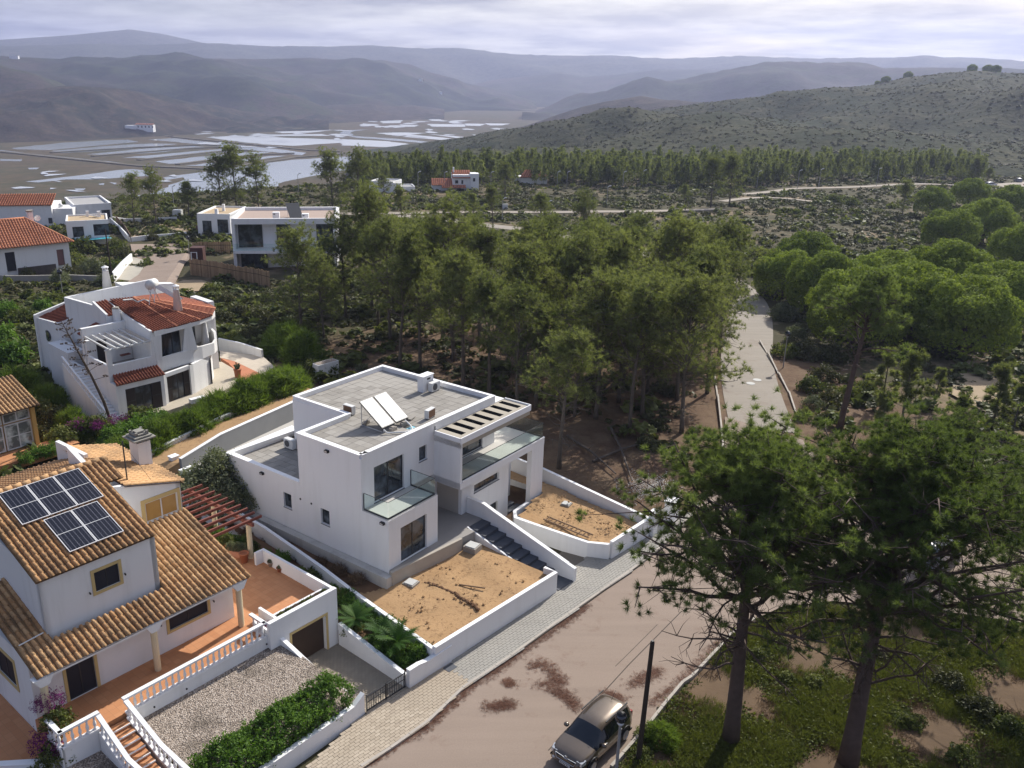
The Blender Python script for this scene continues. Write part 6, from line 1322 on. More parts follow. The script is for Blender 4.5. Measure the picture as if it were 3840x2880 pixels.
# farms and barns across the valley
for pts, z, w, h, lb, red in (((800, 822), 14, 46, 5, 'white farmstead at the foot of the brown hill across the salt pans', 1), ((500, 702), SEA+1, 32, 6, 'long white barn on the valley floor', 0), ((640, 706), SEA+1, 16, 6, 'short white barn beside a pale track in the valley', 0), ((1240, 632), SEA+1, 26, 6, 'pale far building at the head of the valley', 0), ((40, 378), 90, 55, 7, 'white houses on the far plateau edge', 0)):
    if pts[0] == 40 or pts[0] == 800:
        A = sight(270, 277) if pts[0] == 800 else sight(20, 126)
    else: A = sv2(737+pts[0]*0.33333, pts[1]*0.33333, z)
    A.z = land_z(A.x, A.y)+.5
    t = empty('farmhouse', A, R(-8 if red else 4), lb, 'house')
    m = MB(); m.box(0, w*0.4, 0, 9, -6, h*0.8); m.build('wall', MW, t)
    if red:
        m = MB(); m.box(w*0.4, w, 2, 11, -6, h); m.build('wall', MW, t); poly_tiles(t, [(w*0.35, 1, h), (w+1, 1, h), (w+1, 7, h+2.2), (w*.35, 7, h+2.2)], (w*.35, 1, h), (w+1, 1, h), MTREDL, MTRED, 3, 3)
        for i in range(5): m = MB(); m.box(w*.45+i*6, w*.45+i*6+2, 1.9, 2.0, 0.5, 3.5); m.build('window', MGLD, t)
    else:
        m = MB(); m.box(-0.5, w*0.4+0.5, -0.5, 9.5, h*0.8, h*0.8+0.6); m.build('roof', MMETW, t)
# ================================================================== PLANTS
NR = np.random.RandomState
def unit(v): return v/np.maximum(1e-6, np.linalg.norm(v, axis=-1, keepdims=True))
def needles(C, A, k, ln, w, q, spread=0.95, jit=0.03):
    """tufts of thin triangles at centres C along axes A"""
    n = len(C); c = np.repeat(C, k, 0)+q.normal(0, jit, (n*k, 3)); a = np.repeat(A, k, 0)
    d = unit(a*0.55+unit(q.normal(0, 1, (n*k, 3)))*spread); l = ln*q.uniform(0.65, 1.1, (n*k, 1))
    s = unit(np.cross(d, q.normal(0, 1, (n*k, 3))))*w
    V = np.stack([c-s/2, c+s/2, c+d*l], 1).reshape(-1, 3); F = np.arange(len(V)).reshape(-1, 3)
    return V, F, np.repeat(np.clip(q.normal(0.5, 0.22, n), 0, 1), k*3)
def leaves(C, A, k, size, q, jit=0.25, flat=0.5):
    """clumps of leaf-shaped quads"""
    n = len(C); c = np.repeat(C, k, 0)+unit(q.normal(0, 1, (n*k, 3)))*jit*q.uniform(0.2, 1, (n*k, 1)); a = unit(np.repeat(A, k, 0)*flat+unit(q.normal(0, 1, (n*k, 3))))
    u = unit(np.cross(a, q.normal(0, 1, (n*k, 3)))); v = np.cross(a, u); s = size*q.uniform(0.6, 1.2, (n*k, 1))
    V = np.stack([c-u*s, c-v*s*0.55, c+u*s, c+v*s*0.55], 1).reshape(-1, 3); F = np.arange(len(V)).reshape(-1, 4)
    return V, F, np.repeat(np.clip(q.normal(0.5, 0.24, n), 0, 1), k*4)
M_PINE = M_leaf('pine_needles', (0.042, 0.068, 0.022), (0.195, 0.245, 0.085), 0.42, 0.35)
M_PINEG = M_leaf('pine_needles_grove', (0.065, 0.088, 0.036), (0.250, 0.270, 0.115), 0.45, 0.3)
M_STONE = M_leaf('stone_pine_needles', (0.060, 0.105, 0.016), (0.310, 0.370, 0.066), 0.34, 0.9, 0.8)
M_SHRUB = M_leaf('shrub_leaves', (0.042, 0.064, 0.020), (0.185, 0.200, 0.066), 0.34, 0.5)
M_SCRUB = M_leaf('scrub_leaves', (0.030, 0.038, 0.016), (0.120, 0.120, 0.055), 0.22, 0.05)
M_HEDGE = M_leaf('hedge_leaves', (0.034, 0.085, 0.014), (0.150, 0.250, 0.048), 0.35, 0.8)
M_OLIVE = M_leaf('olive_leaves', (0.060, 0.075, 0.042), (0.230, 0.250, 0.150), 0.25, 0.8)
M_TAMAR = M_leaf('feathery_leaves', (0.050, 0.090, 0.016), (0.180, 0.250, 0.050), 0.4, 0.7)
M_BOUG = M_leaf('magenta_bracts', (0.07, 0.012, 0.06), (0.30, 0.05, 0.24), 0.3, 1.5, tr_tint=(1.2, 0.7, 1.1))
M_GRASS = M_leaf('bank_plants', (0.045, 0.062, 0.016), (0.165, 0.180, 0.048), 0.3, 0.5)
M_DRY = M_leaf('dry_stems', (0.085, 0.052, 0.032), (0.25, 0.17, 0.10), 0.15, 1.0, tr_tint=(1, 1, 1))
M_BARK = M_flat('pine_bark', (0.105, 0.075, 0.062), 0.95, 0.4, 3.0, co='World', bump=0.8, bscale=9)
M_BARKG = M_flat('grove_bark', (0.125, 0.105, 0.085), 0.95, 0.35, 2.0, co='World', bump=0.5, bscale=9)
M_TWIG = M_flat('grey_twigs', (0.11, 0.088, 0.072), 0.95, 0.3, 3.0, co='World')

def pine_proto(seed, Ht, base, Rc, nb, tpb, k, ln, w, mat, bark, trunk_r=0.22, lean=(0, 0), flat=0.75, dead=6, twig=0, clr=0.11, up=0.35):
    """returns (trunk mesh, crown mesh) of a pine: limbs with brush-like needle tufts at their ends"""
    q = NR(seed); mb = MB(); C, A = [], []
    bend = q.uniform(-0.5, 0.5, 2)
    def ax(z): t = z/Ht; return np.array([lean[0]*t*t+bend[0]*math.sin(t*3.1)*0.5, lean[1]*t*t+bend[1]*math.sin(t*2.6)*0.5, z])
    zs = np.linspace(0, Ht*0.97, 11); mb.tube([ax(z) for z in zs], [trunk_r*(1.15 if i == 0 else 1)*(1-0.86*(z/Ht)**1.1) for i, z in enumerate(zs)], 9)
    for i in range(nb+dead):
        isd = i >= nb
        t = q.uniform(0, 1)**0.85 if not isd else q.uniform(-0.38, 0.25)
        z = max(Ht*0.18, base+(Ht-base)*t); tt = max(0, t)
        prof = (0.55+0.45*math.sin(math.pi*min(1, tt*1.05+0.18)))*(1-tt**3*0.62)
        Lb = Rc*prof*q.uniform(0.62, 1.05)*(0.7 if isd else 1); az = q.uniform(0, 2*math.pi) if not isd else q.uniform(0, 6.28)
        el = q.uniform(0.05, 0.5)+0.55*tt; o = ax(z*0.93)
        pts = [o]; d = np.array([math.cos(az)*math.cos(el), math.sin(az)*math.cos(el), math.sin(el)])
        for s in range(5):
            d = unit(d+q.normal(0, 0.23, 3)+np.array([0, 0, up*0.2 if not isd else -0.02])); pts.append(pts[-1]+d*Lb/5)
        r0 = max(0.022, trunk_r*(0.17 if isd else 0.34)*(1-0.6*tt)); mb.tube([tuple(p) for p in pts], [r0*(1-0.15*j) for j in range(6)], 5)
        for _ in range(twig):
            j = q.randint(1, 5); p = pts[j]; e = unit(q.normal(0, 1, 3)+d*0.7); l = q.uniform(0.5, 1.3); m_ = p+e*l*0.5+q.normal(0, 0.1, 3); mb.tube([tuple(p), tuple(m_), tuple(p+e*l+q.normal(0, 0.15, 3))], [0.02, 0.013, 0.006], 4)
        if isd: continue
        pts = np.array(pts); ncl = max(2, int(tpb/5)); cr_ = clr*Rc
        for c_ in range(ncl):
            u = 0.40+0.60*(c_+q.uniform(0.2, 1.0))/ncl; j = min(4.999, u*5); a = int(j); p = pts[a]+(pts[a+1]-pts[a])*(j-a)
            side = q.normal(0, 1, 3)*np.array([1, 1, .45])*Rc*0.13*(1.2-0.4*u); cc = p+side; cc[2] += 0.1*cr_
            if np.linalg.norm(side) > .3: mb.tube([tuple(p), tuple(cc)], [0.028, 0.012], 4)
            for _ in range(5):
                off = unit(q.normal(0, 1, 3))*q.uniform(.25, 1)*cr_*np.array([1, 1, flat]); C.append(cc+off); A.append(unit(off/cr_+np.array([0.25*math.cos(az), 0.25*math.sin(az), 0.75])))
    for _ in range(int(nb*tpb*0.05)):
        off = q.normal(0, 1, 3)*np.array([Rc*.16, Rc*.16, Rc*.12]); C.append(ax(Ht*0.97)+off); A.append(unit(off+np.array([0, 0, .6])))
    V, F, T = needles(np.array(C), unit(np.array(A)), k, ln, w, q, 0.8)
    return mb.mesh('trunk', bark, True), np_mesh('crown', V, F, mat, T)
def pine_tree(P, protos, i, scale, rz, label, group=None, name='pine_tree', cat='tree', sz=None):
    t = empty(name, P, rz, label, cat, group); t.scale = (scale, scale, scale*(sz or 1)); tm, cm = protos[i % len(protos)]
    link('trunk', tm, t); link('crown', cm, t); return t
# ---- the big pines on the bank
BIG = [pine_proto(11, 14.4, 7.2, 6.8, 84, 45, 54, 0.29, 0.022, M_PINE, M_BARK, 0.36, (-0.5, 0.2), dead=16, twig=14, up=0.25, clr=.085, flat=.6), pine_proto(23, 14.8, 7.0, 7.4, 88, 45, 54, 0.29, 0.022, M_PINE, M_BARK, 0.40, (0.9, 0.6), dead=18, twig=14, up=0.25, clr=.085, flat=.6), pine_proto(37, 14.0, 5.4, 6.6, 76, 36, 56, 0.29, 0.021, M_PINE, M_BARK, 0.34, (-0.5, 0.5), dead=14, twig=9, up=0.25, clr=.09, flat=.6)]
for (x, y), i, s, rz, lb in (((1578, 1598), 0, 1.0, 0.0, 'big foreground pine with a forked dark trunk reaching over the street wall'), ((1832, 1645), 1, 1.0, 0.0, 'big foreground pine with a straight leaning trunk near the lower right corner'), ((2240, 1480), 2, 0.95, 1.0, 'dark dense pine at the right edge of the bank'), ((2010, 1165), 2, 0.62, 3.9, 'smaller pine standing behind the two big foreground pines')):
    pine_tree(sv2(x, y, 0), BIG, i, s, rz, lb)
# ---- the grove
GRV = [pine_proto(100+i, ht, bz, rc, nb, 25, 18, 0.38, 0.042, M_PINEG, M_BARKG, 0.17, (q_, -q_*0.6), dead=11, twig=3, clr=.16) for i, (ht, bz, rc, nb, q_) in enumerate(((11.5, 3.2, 4.5, 40, 0.6), (10.0, 4.2, 3.8, 34, -0.5), (11.0, 2.2, 4.8, 46, 0.3), (12.5, 5.0, 4.0, 34, 1.1), (9.0, 2.6, 3.6, 36, -0.9), (11.8, 3.8, 5.0, 42, -0.2)))]
GL = 'slender pine in the grove behind the white cubic house'
grove = [(1207, 1012, 1.0), (1178, 985, .95), (1352, 932, .9), (1393, 902, .95), (1478, 935, 1.0), (1500, 905, .95), (1290, 905, 1.02), (1120, 905, 1.0), (1058, 862, 1.05), (1008, 842, 1.05), (958, 832, 1.0), (905, 800, 1.0), (1130, 822, 1.05), (1250, 832, 1.05), (1340, 832, 1.05), (1425, 812, 1.05), (1500, 800, 1.0), (1535, 850, .9),
         (850, 742, 1.05), (900, 722, 1.05), (960, 732, 1.1), (1040, 742, 1.05), (1110, 732, 1.05), (1180, 742, 1.05), (1250, 735, 1.0), (1330, 727, 1.05), (1410, 717, 1.05), (1480, 722, 1.05), (1548, 735, .95), (870, 800, .95), (1440, 770, 1.0), (1380, 770, 1.0), (1210, 780, 1.0), (1080, 790, 1.0),
         (745, 690, 1.0), (800, 672, 1.05), (865, 655, 1.0), (940, 652, 1.0), (1025, 645, .95), (1110, 652, .9), (1190, 645, .9), (1275, 652, .9), (1360, 645, .85), (1440, 645, .85), (1505, 655, .8), (790, 630, .9), (900, 600, .7), (1010, 605, .65), (1180, 600, .6), (1310, 600, .55), (1415, 612, .6)]
_rm = {(1178, 985), (1500, 905), (958, 832), (1380, 770), (1080, 790), (1110, 732)}
grove = grove + [(1160, 880, .95), (1240, 900, .8), (1330, 870, .9), (1460, 865, .95), (1400, 850, .8), (820, 705, 1.0), (1010, 700, 1.0), (1140, 690, 1.0), (1290, 690, 1.0), (1450, 690, .95), (985, 780, 1.1), (1170, 770, 1.1), (1290, 780, 1.0), (1555, 770, .85), (1525, 700, .9), (690, 690, .8)]
grove = [g_ for g_ in grove if g_[:2] not in _rm]
for i, (x, y, s) in enumerate(grove):
    pine_tree(dv(x+rnd.uniform(-8, 8), y), GRV, rnd.randint(0, 5), s*rnd.uniform(.98, 1.28), rnd.uniform(0, 6.28), GL, 'pines of the grove behind the cubic house')
# ---- single pines elsewhere, each with its own place
for x, y, i, s, lb in ((652, 722, 2, 1.12, 'bushy pine in front of the flat roofed house with the glass gallery'), (700, 735, 0, .85, 'smaller pine between the glass gallery house and the grove'), (290, 480, 2, .95, 'pine beside the river behind the sandy plot, left one of the pair'), (338, 486, 0, 1.05, 'pine beside the river behind the sandy plot, right one of the pair'), (408, 470, 4, .9, 'small dark pine standing before the river bend'),
                       (478, 462, 2, 1.2, 'tall dark pine left in the clump above the pale blue house'), (512, 460, 2, 1.4, 'tallest dark pine in the clump above the pale blue house'), (560, 462, 0, 1.2, 'dark pine right in the clump above the pale blue house'), (720, 478, 2, 1.4, 'broad dark pine behind the glass gallery house'), (772, 470, 0, 1.35, 'broad dark pine between glass gallery house and white annex'),
                       (830, 432, 4, .75, 'small pine in front of the plain white house near the river'), (1090, 432, 2, .9, 'dark pine right of the far tiled villa'), (1535, 448, 1, 1.25, 'tall dark pine in the open scrub, left of a pair'), (1575, 446, 2, 1.2, 'tall dark pine in the open scrub, right of a pair'), (1480, 455, 4, .7, 'small pine standing left of the scrubland pair'),
                       (1025, 492, 4, .8, 'small round pine beside the pale track'), (1065, 505, 3, .8, 'thin pine between the track and the roofless shell'), (870, 505, 3, .8, 'thin pale pine near the roofless shell'), (1165, 520, 1, .9, 'pine on the near side of the winding road bend'), (1260, 545, 0, .95, 'pine inside the bend of the winding road'), (1345, 560, 4, .8, 'dark bushy pine on the outer side of the road bend'),
                       (2105, 395, 2, .8, 'dark pine near the gravel car park'), (2130, 405, 4, .7, 'small dark pine beside the gravel car park'), (1948, 470, 2, .8, 'dark pine in the scrub left of the upper right thicket'), (2190, 360, 2, .9, 'pine at the right edge above the car park')):
    pine_tree(dv(x, y), GRV, i, s, rnd.uniform(0, 6.28), lb)
TALL = [pine_proto(61, 13.0, 7.2, 4.6, 34, 25, 30, 0.42, 0.045, M_PINE, M_BARK, 0.27, (1.6, 0.5), dead=14, twig=3)]
pine_tree(dv(1812, 930), TALL, 0, 1.05, 0.2, 'tall pine with a bare leaning trunk in front of the round stone pines')
YNG = [pine_proto(71+i, 5.0, 0.9, 1.7, 24, 10, 22, 0.40, 0.05, M_PINEG, M_BARKG, 0.09, (0, 0), dead=2) for i in range(2)]
for x, y, s, lb in ((1893, 975, 1.0, 'young pine with upright shoots below the tall leaning pine'), (1948, 915, 1.3, 'young pine between the tall leaning pine and the sandy clearing'), (2015, 885, .8, 'young pine at the edge of the sandy clearing'), (2140, 935, 1.2, 'young dark pine on the sandy clearing, left of two'), (2185, 950, 1.1, 'young dark pine on the sandy clearing, right of two'), (1905, 878, 1.1, 'young pine touching the shaded side of the stone pines'), (2060, 985, 1.0, 'young pine beside the big foreground crown')):
    pine_tree(dv(x, y), YNG, int(x) % 2, s, x, lb)
# ---- stone pines: broad cushions on short trunks
def stone_proto(seed, rx, h, n, k):
    q = NR(seed); C, A = [], []; nb = 34
    lob = q.normal(0, 1, (nb, 3)); lob[:, 2] = np.abs(lob[:, 2])*0.9+0.05; lob = unit(lob)*np.array([rx*0.74, rx*0.74, h*0.36])
    for c in lob:
        m = n//nb; d = unit(q.normal(0, 1, (m, 3))+np.array([0, 0, 0.45])); C.append(np.array([0, 0, h*0.52])+c+d*np.array([rx*0.27, rx*0.27, h*0.17])*q.uniform(0.8, 1.0, (m, 1))); A.append(d)
    m = n//4; d = q.normal(0, 1, (m, 3)); d[:, 2] = np.abs(d[:, 2]); d = unit(d); C.append(np.array([0, 0, h*0.5])+d*np.array([rx*0.74, rx*0.74, h*0.38])); A.append(d)
    m = n//3; d = q.normal(0, 1, (m, 3)); d[:, 2] *= 0.35; d = unit(d); C.append(np.array([0, 0, h*0.34])+d*np.array([rx*0.88, rx*0.88, h*0.40])); A.append(d)
    V, F, T = leaves(np.concatenate(C), np.concatenate(A), k, 0.12, q, 0.20, 1.4)
    mb = MB(); mb.tube([(0, 0, 0), (0.2, 0.1, h*0.3), (0, 0, h*0.55)], [0.32, 0.25, 0.15], 8)
    for i in range(9): a = i*0.7; mb.tube([(0.15, 0.05, h*0.25), (rx*.3*math.cos(a), rx*.3*math.sin(a), h*.42), (rx*.6*math.cos(a), rx*.6*math.sin(a), h*.56)], [0.14, 0.1, 0.05], 6)
    return mb.mesh('trunk', M_BARK, True), np_mesh('crown', V, F, M_STONE, T)
STN = [stone_proto(5, 5.6, 8.6, 6500, 6), stone_proto(6, 5.2, 7.8, 6000, 6)]
for x, y, s, lb in ((1842, 745, 1.15, 'bright stone pine cushion nearest the straight road'), (1965, 735, 1.15, 'large stone pine cushion in the middle of the thicket'), (2075, 765, 1.12, 'rounded stone pine bulging over its own dark shade'), (2145, 715, 1.1, 'stone pine at the right end of the thicket'), (1775, 680, .95, 'stone pine at the left end of the thicket'), (1905, 675, 1.05, 'stone pine at the back of the thicket'),
                    (2030, 672, 1.1, 'stone pine behind the rounded one at the right'), (1690, 645, .9, 'low stone pine beside the road bend'), (1735, 610, .9, 'stone pine standing farther up the road'), (2045, 545, 1.05, 'far stone pine at the edge of the upper scrub'), (2120, 530, 1.05, 'far stone pine near the right edge of the upper scrub'), (2200, 600, 1.0, 'dark stone pine cut by the right edge of the frame'), (2010, 470, .85, 'distant dark green stone pine in the upper scrub'), (2180, 480, 1.0, 'distant stone pine near the right edge'), (2090, 450, .9, 'distant stone pine below the car park')):
    pine_tree(dv(x, y), STN, int(y), s, x*1.7, lb, name='stone_pine')
# ---- shrubs: a few kinds, copied
def shrub_proto(seed, r, h, n, k, size, mat, jit=0.22, stems=5):
    q = NR(seed); d = unit(q.normal(0, 1, (n, 3))); d[:, 2] = np.abs(d[:, 2]); C = d*np.array([r, r, h])*q.uniform(0.45, 1.0, (n, 1))**0.6*(0.78+0.22*np.sin(d[:, :1]*5+seed)*np.cos(d[:, 1:2]*4)); C[:, 2] += 0.05
    V, F, T = leaves(C, d, k, size, q, jit); return np_mesh('foliage', V, F, mat, T)
def feather_proto(seed, r, h, n, k, ln, mat):
    q = NR(seed); d = unit(q.normal(0, 1, (n, 3))); d[:, 2] = np.abs(d[:, 2]); C = d*np.array([r, r, h])*q.uniform(0.4, 0.95, (n, 1))**0.6
    V, F, T = needles(C, unit(d+np.array([0, 0, 0.8])), k, ln, 0.04, q, 0.7); return np_mesh('foliage', V, F, mat, T)
SH = {'green': [shrub_proto(1, 1.0, 1.1, 190, 9, 0.085, M_SHRUB), shrub_proto(2, 1.2, 0.9, 190, 9, 0.09, M_SHRUB)], 'feather': [feather_proto(3, 1.0, 1.5, 260, 14, 0.5, M_TAMAR), feather_proto(4, 1.1, 1.3, 260, 14, 0.45, M_TAMAR)],
      'hedge': [shrub_proto(5, 1.0, 1.1, 240, 10, 0.075, M_HEDGE), shrub_proto(6, 0.9, 1.2, 240, 10, 0.07, M_HEDGE)], 'olive': [shrub_proto(7, 1.0, 1.1, 330, 12, 0.05, M_OLIVE)], 'dark': [shrub_proto(8, 1.1, 0.9, 190, 9, 0.08, M_SCRUB), shrub_proto(9, 1.0, 1.1, 190, 9, 0.08, M_SCRUB)], 'boug': [shrub_proto(10, 0.9, 1.2, 120, 9, 0.05, M_BOUG)], 'dry': [feather_proto(12, 0.8, 0.9, 90, 7, 0.5, M_DRY)]}
def shrub(P, kind, s, label, group=None, sz=1.0, name='shrub', cat='shrub', i=None):
    ms = SH[kind]; o = link(name, ms[(i if i is not None else int(abs(P.x*7+P.y*3))) % len(ms)], None, P, rnd.uniform(0, 6.28)); o.scale = (s, s*rnd.uniform(.85, 1.15), s*sz); return tag(o, label, cat, group)
# hedge row of the curved house
for i in range(13):
    t = i/12; a = -2.5+18.2*t; P = H(a, -24.6-1.5*t-0.5*math.sin(i*2.1), 1.9+0.5*t); shrub(P, 'feather', 1.25+0.55*t+0.15*math.sin(i*3), 'feathery green bush in the hedge above the stained wall', 'feathery bushes along the stained wall', 0.95)
for x, y, s, k in ((620, 765, 2.3, 'feather'), (655, 790, 2.4, 'feather'), (680, 815, 2.1, 'green'), (600, 760, 1.8, 'feather')): shrub(dv(x, y, 0.1), k, s, 'big rounded bush at the right end of the curved house hedge', 'big bushes at the hedge end')
# thicket left of the curved house and other garden masses
for x, y, s, k in ((28, 790, 2.4, 'hedge'), (5, 750, 2.3, 'hedge'), (50, 700, 2.0, 'green'), (95, 680, 1.7, 'hedge'), (40, 870, 2.0, 'feather'), (62, 840, 1.8, 'green'), (85, 915, 2.0, 'green'), (120, 925, 1.7, 'dark'), (160, 945, 1.5, 'feather'), (105, 890, 1.6, 'feather'), (140, 965, 1.3, 'dark'), (185, 965, 1.3, 'feather'), (30, 910, 1.6, 'green'), (95, 960, 1.2, 'dark'), (15, 690, 2.0, 'hedge'), (65, 985, 1.0, 'hedge'), (120, 660, 1.6, 'green')):
    shrub(dv(x, y, 0.4), k, s, 'leafy bush in the overgrown garden left of the curved house', 'bushes of the overgrown garden')
for x, y, s, k in ((180, 545, 3.2, 'green'), (215, 535, 3.2, 'dark'), (250, 548, 2.8, 'green'), (165, 575, 2.4, 'green'), (200, 590, 2.4, 'olive'), (235, 585, 2.4, 'green'), (150, 600, 1.9, 'dark'), (270, 560, 2.0, 'dark'), (130, 610, 1.8, 'olive'), (10, 590, 1.9, 'green'), (60, 600, 1.5, 'dark'), (225, 615, 1.6, 'olive')):
    shrub(dv(x, y, 0.2), k, s, 'garden bush between the hip roofed bungalow and the cul-de-sac', 'bushes beside the bungalow')
for x, y, s, k in ((455, 632, 1.6, 'green'), (490, 660, 1.9, 'dark'), (520, 690, 2.1, 'dark'), (560, 700, 2.2, 'dark'), (480, 700, 1.8, 'dark'), (540, 735, 1.8, 'dark'), (600, 720, 2.0, 'dark'), (500, 740, 1.5, 'green'), (580, 655, 1.7, 'dark'), (630, 745, 1.8, 'dark'), (660, 720, 1.8, 'green')):
    shrub(dv(x, y, 0.1), k, s, 'dark bush on the slope below the palisade fence', 'bushes below the palisade')
for x, y, s, k in ((525, 575, 1.3, 'green'), (545, 590, 1.4, 'dark'), (505, 590, 1.2, 'green'), (420, 470, 1.4, 'dark'), (450, 510, 1.3, 'dark'), (470, 520, 1.2, 'green'), (350, 500, 1.5, 'green'), (330, 518, 1.4, 'dark'), (380, 512, 1.2, 'dark')): shrub(dv(x, y, 0.1), k, s, 'low bush around the houses by the cul-de-sac', 'low bushes by the cul-de-sac')
# right hand thickets beside the straight road
for x, y, s, k in ((1690, 690, 2.2, 'olive'), (1660, 640, 2.0, 'dark'), (1720, 740, 2.0, 'olive'), (1700, 770, 1.7, 'green'), (1745, 775, 1.8, 'dark'), (1780, 820, 1.6, 'dark'), (1750, 845, 1.5, 'green'), (1790, 870, 1.4, 'dark'), (1755, 880, 1.1, 'olive'), (1830, 860, 1.4, 'green'), (1735, 905, 1.0, 'green'), (1800, 780, 2.0, 'dark'), (1650, 600, 2.2, 'dark'), (1710, 600, 2.2, 'green'), (1870, 850, 1.5, 'green'), (1780, 915, 1.0, 'dark'), (1640, 560, 2.3, 'green'), (1680, 560, 2.4, 'dark'), (1590, 560, 1.8, 'green'), (1800, 440, 3, 'green'), (1840, 445, 2.6, 'green'), (1560, 560, 1.6, 'dark')):
    shrub(dv(x, y, 0.1), k, s, 'bush between the straight road and the stone pines', 'bushes beside the straight road')
# woodland floor bushes
for i in range(34):
    x, y = rnd.uniform(730, 1540), rnd.uniform(690, 990)
    if y > 900 and x < 1230: continue
    shrub(dv(x, y), 'dark', rnd.uniform(.5, 1.0), 'low dark bush on the needle strewn floor of the grove', 'bushes on the grove floor')
# garden of the villa
q = NR(77); n = 1150; C = np.stack([q.uniform(-6.2, 1.4, n), -(q.uniform(4.75, 6.45, n)), q.uniform(0.75, 1.65, n)], 1); top = q.rand(n) < 0.5; C[top, 2] = 1.55+0.2*np.sin(C[top, 0]*2.3)+q.uniform(-.15, .15, top.sum()); C[~top, 1] = np.where(q.rand((~top).sum()) < .5, -4.8, -6.45)+q.normal(0, .12, (~top).sum())
Vh, Fh, Th = leaves(C, np.tile([0, 0, 1.0], (n, 1)), 16, 0.075, q, 0.20)
tag(link('hedge', np_mesh('hedge', Vh, Fh, M_HEDGE, Th), None, VO, VRZ), 'thick clipped green hedge between the gravel yard and the street', 'hedge')
t = empty('olive_tree', site(800, 1900, 1.8), 0, 'grey green olive tree at the end of the red pergola', 'tree'); m = MB(); m.tube([(0, 0, -0.5), (0.1, 0, 0.8), (0, 0.1, 1.8)], [0.2, 0.15, 0.08], 8); m.build('trunk', M_BARK, t)
for i, (dx, dy, dz, s) in enumerate(((0, 0, 0.9, 2.4), (1.5, 1.2, 0.7, 1.9), (-1.5, 0.8, 0.7, 1.7), (0.8, -1.3, 0.5, 1.7), (0.3, 0.8, 2.1, 1.7), (2.0, -.3, .3, 1.4))): o = link('crown', SH['olive'][0], t, (dx, dy, dz), i); o.scale = (s, s, s*0.95)
bq = VW(-9.4, 0.4, 2.0); t = empty('bougainvillea', bq, 0, 'bougainvillea with magenta flowers climbing the porch corner', 'climbing plant')
for i, (dx, dy, dz, s, k) in enumerate(((0, 0, 0.9, .8, 'green'), (-0.2, 0.3, 1.6, .7, 'boug'), (0.1, -0.5, -0.2, .9, 'green'), (0.35, -0.75, 0.3, .5, 'boug'), (-0.5, -0.4, 0.1, .8, 'boug'), (-0.9, 0.5, 1.3, .5, 'boug'), (-0.3, -0.9, -0.9, .9, 'green'))): o = link('flowers' if k == 'boug' else 'foliage', SH[k][0], t, (dx, dy, dz), i); o.scale = (s, s, s*1.1)
t = empty('bougainvillea', site(370, 1620, 1.0), 0, 'sprawling pink bougainvillea behind the tile roofs', 'climbing plant')
for i, (dx, dy, dz, s, k) in enumerate(((0, 0, 0.2, 1.6, 'green'), (1.5, .5, 0.2, 1.4, 'boug'), (-1.2, -.5, 0.3, 1.3, 'boug'), (2.8, 1.5, .2, 1.8, 'green'), (-2.2, -1.8, 0, 1.5, 'green'), (0.3, -.8, .7, .8, 'boug'))): o = link('flowers' if k == 'boug' else 'foliage', SH[k][0], t, (dx, dy, dz), i); o.scale = (s, s, s*.8)
for i, (px, py, s) in enumerate(((430, 1655, 1.6), (480, 1640, 1.7), (540, 1615, 1.8), (590, 1590, 1.5), (150, 1710, 1.0), (200, 1700, 1.0), (100, 1730, 0.9))): shrub(site(px, py, 1.0), 'hedge', s, 'green bush in the garden corner behind the tile roofs', 'bushes behind the tile roofs', 0.8)
# strip between the two plots
for i in range(44):
    p = -8.5+15*i/25; q0 = rnd.uniform(5.0, 6.9)
    f_ = i/43; u = VW(5.3+rnd.uniform(-.5, 1.3), -8.6+15.0*f_, 1.58-1.0*f_); shrub(u, ('hedge', 'green')[i % 2], rnd.uniform(.45, .85), 'small leafy shrub in the narrow strip beside the long white wall', 'shrubs of the planting strip')
PALMF = None
def palm(P, s, label, nfr=15, trunk=0.5):
    t = empty('palm', P, rnd.uniform(0, 6), label, 'palm'); t.scale = (s, s, s); m = MB(); m.lathe([(0.26, 0), (0.3, trunk*.5), (0.2, trunk)], 9); m.build('trunk', M_TWIG, t); q = random.Random(int(P.x*100))
    for k in range(nfr):
        a = k*2.4; el = q.uniform(0.25, 1.2); m = MB(); L_ = 1.5; prev = None
        for j in range(13):
            u = j/12; r = L_*u*math.cos(el*(1-0.25*u)); z = trunk+L_*u*math.sin(el)*(1-0.45*u); p = Vector((r*math.cos(a), r*math.sin(a), z))
            if prev:
                d = (p-prev).normalized(); sd_ = d.cross(Vector((0, 0, 1))).normalized(); w = 0.34*math.sin(math.pi*min(1, u*0.9+0.12))
                for sg in (-1, 1): tip = p+sd_*sg*w+d*0.16+Vector((0, 0, -0.05)); m.add([p-d*0.035, p+d*0.035, tip], [(0, 1, 2)]); p2 = (p+prev)/2; m.add([p2-d*0.035, p2+d*0.035, p2+sd_*sg*w+d*0.16], [(0, 1, 2)])
                m.add([prev-sd_*.012, prev+sd_*.012, p+sd_*.012, p-sd_*.012], [(0, 1, 2, 3)])
            prev = p
        m.build('frond', M_HEDGE, t)
palm(site(1490, 2440, 0.75), 1.0, 'bushy palm with a raised frond in the strip by the white wall'); palm(site(1335, 2345, 0.9), 0.85, 'smaller palm beside the garage ramp wall'); palm(site(1425, 2395, 0.8), 0.95, 'pale fan leaved palm next to the bushy palm', 11, 0.2)
shrub(site(1570, 2455, 0.8), 'hedge', .7, 'bright green bush spilling over the street wall corner'); shrub(site(1275, 2255, 1.1), 'green', .8, 'bush on stones beside the garage corner')
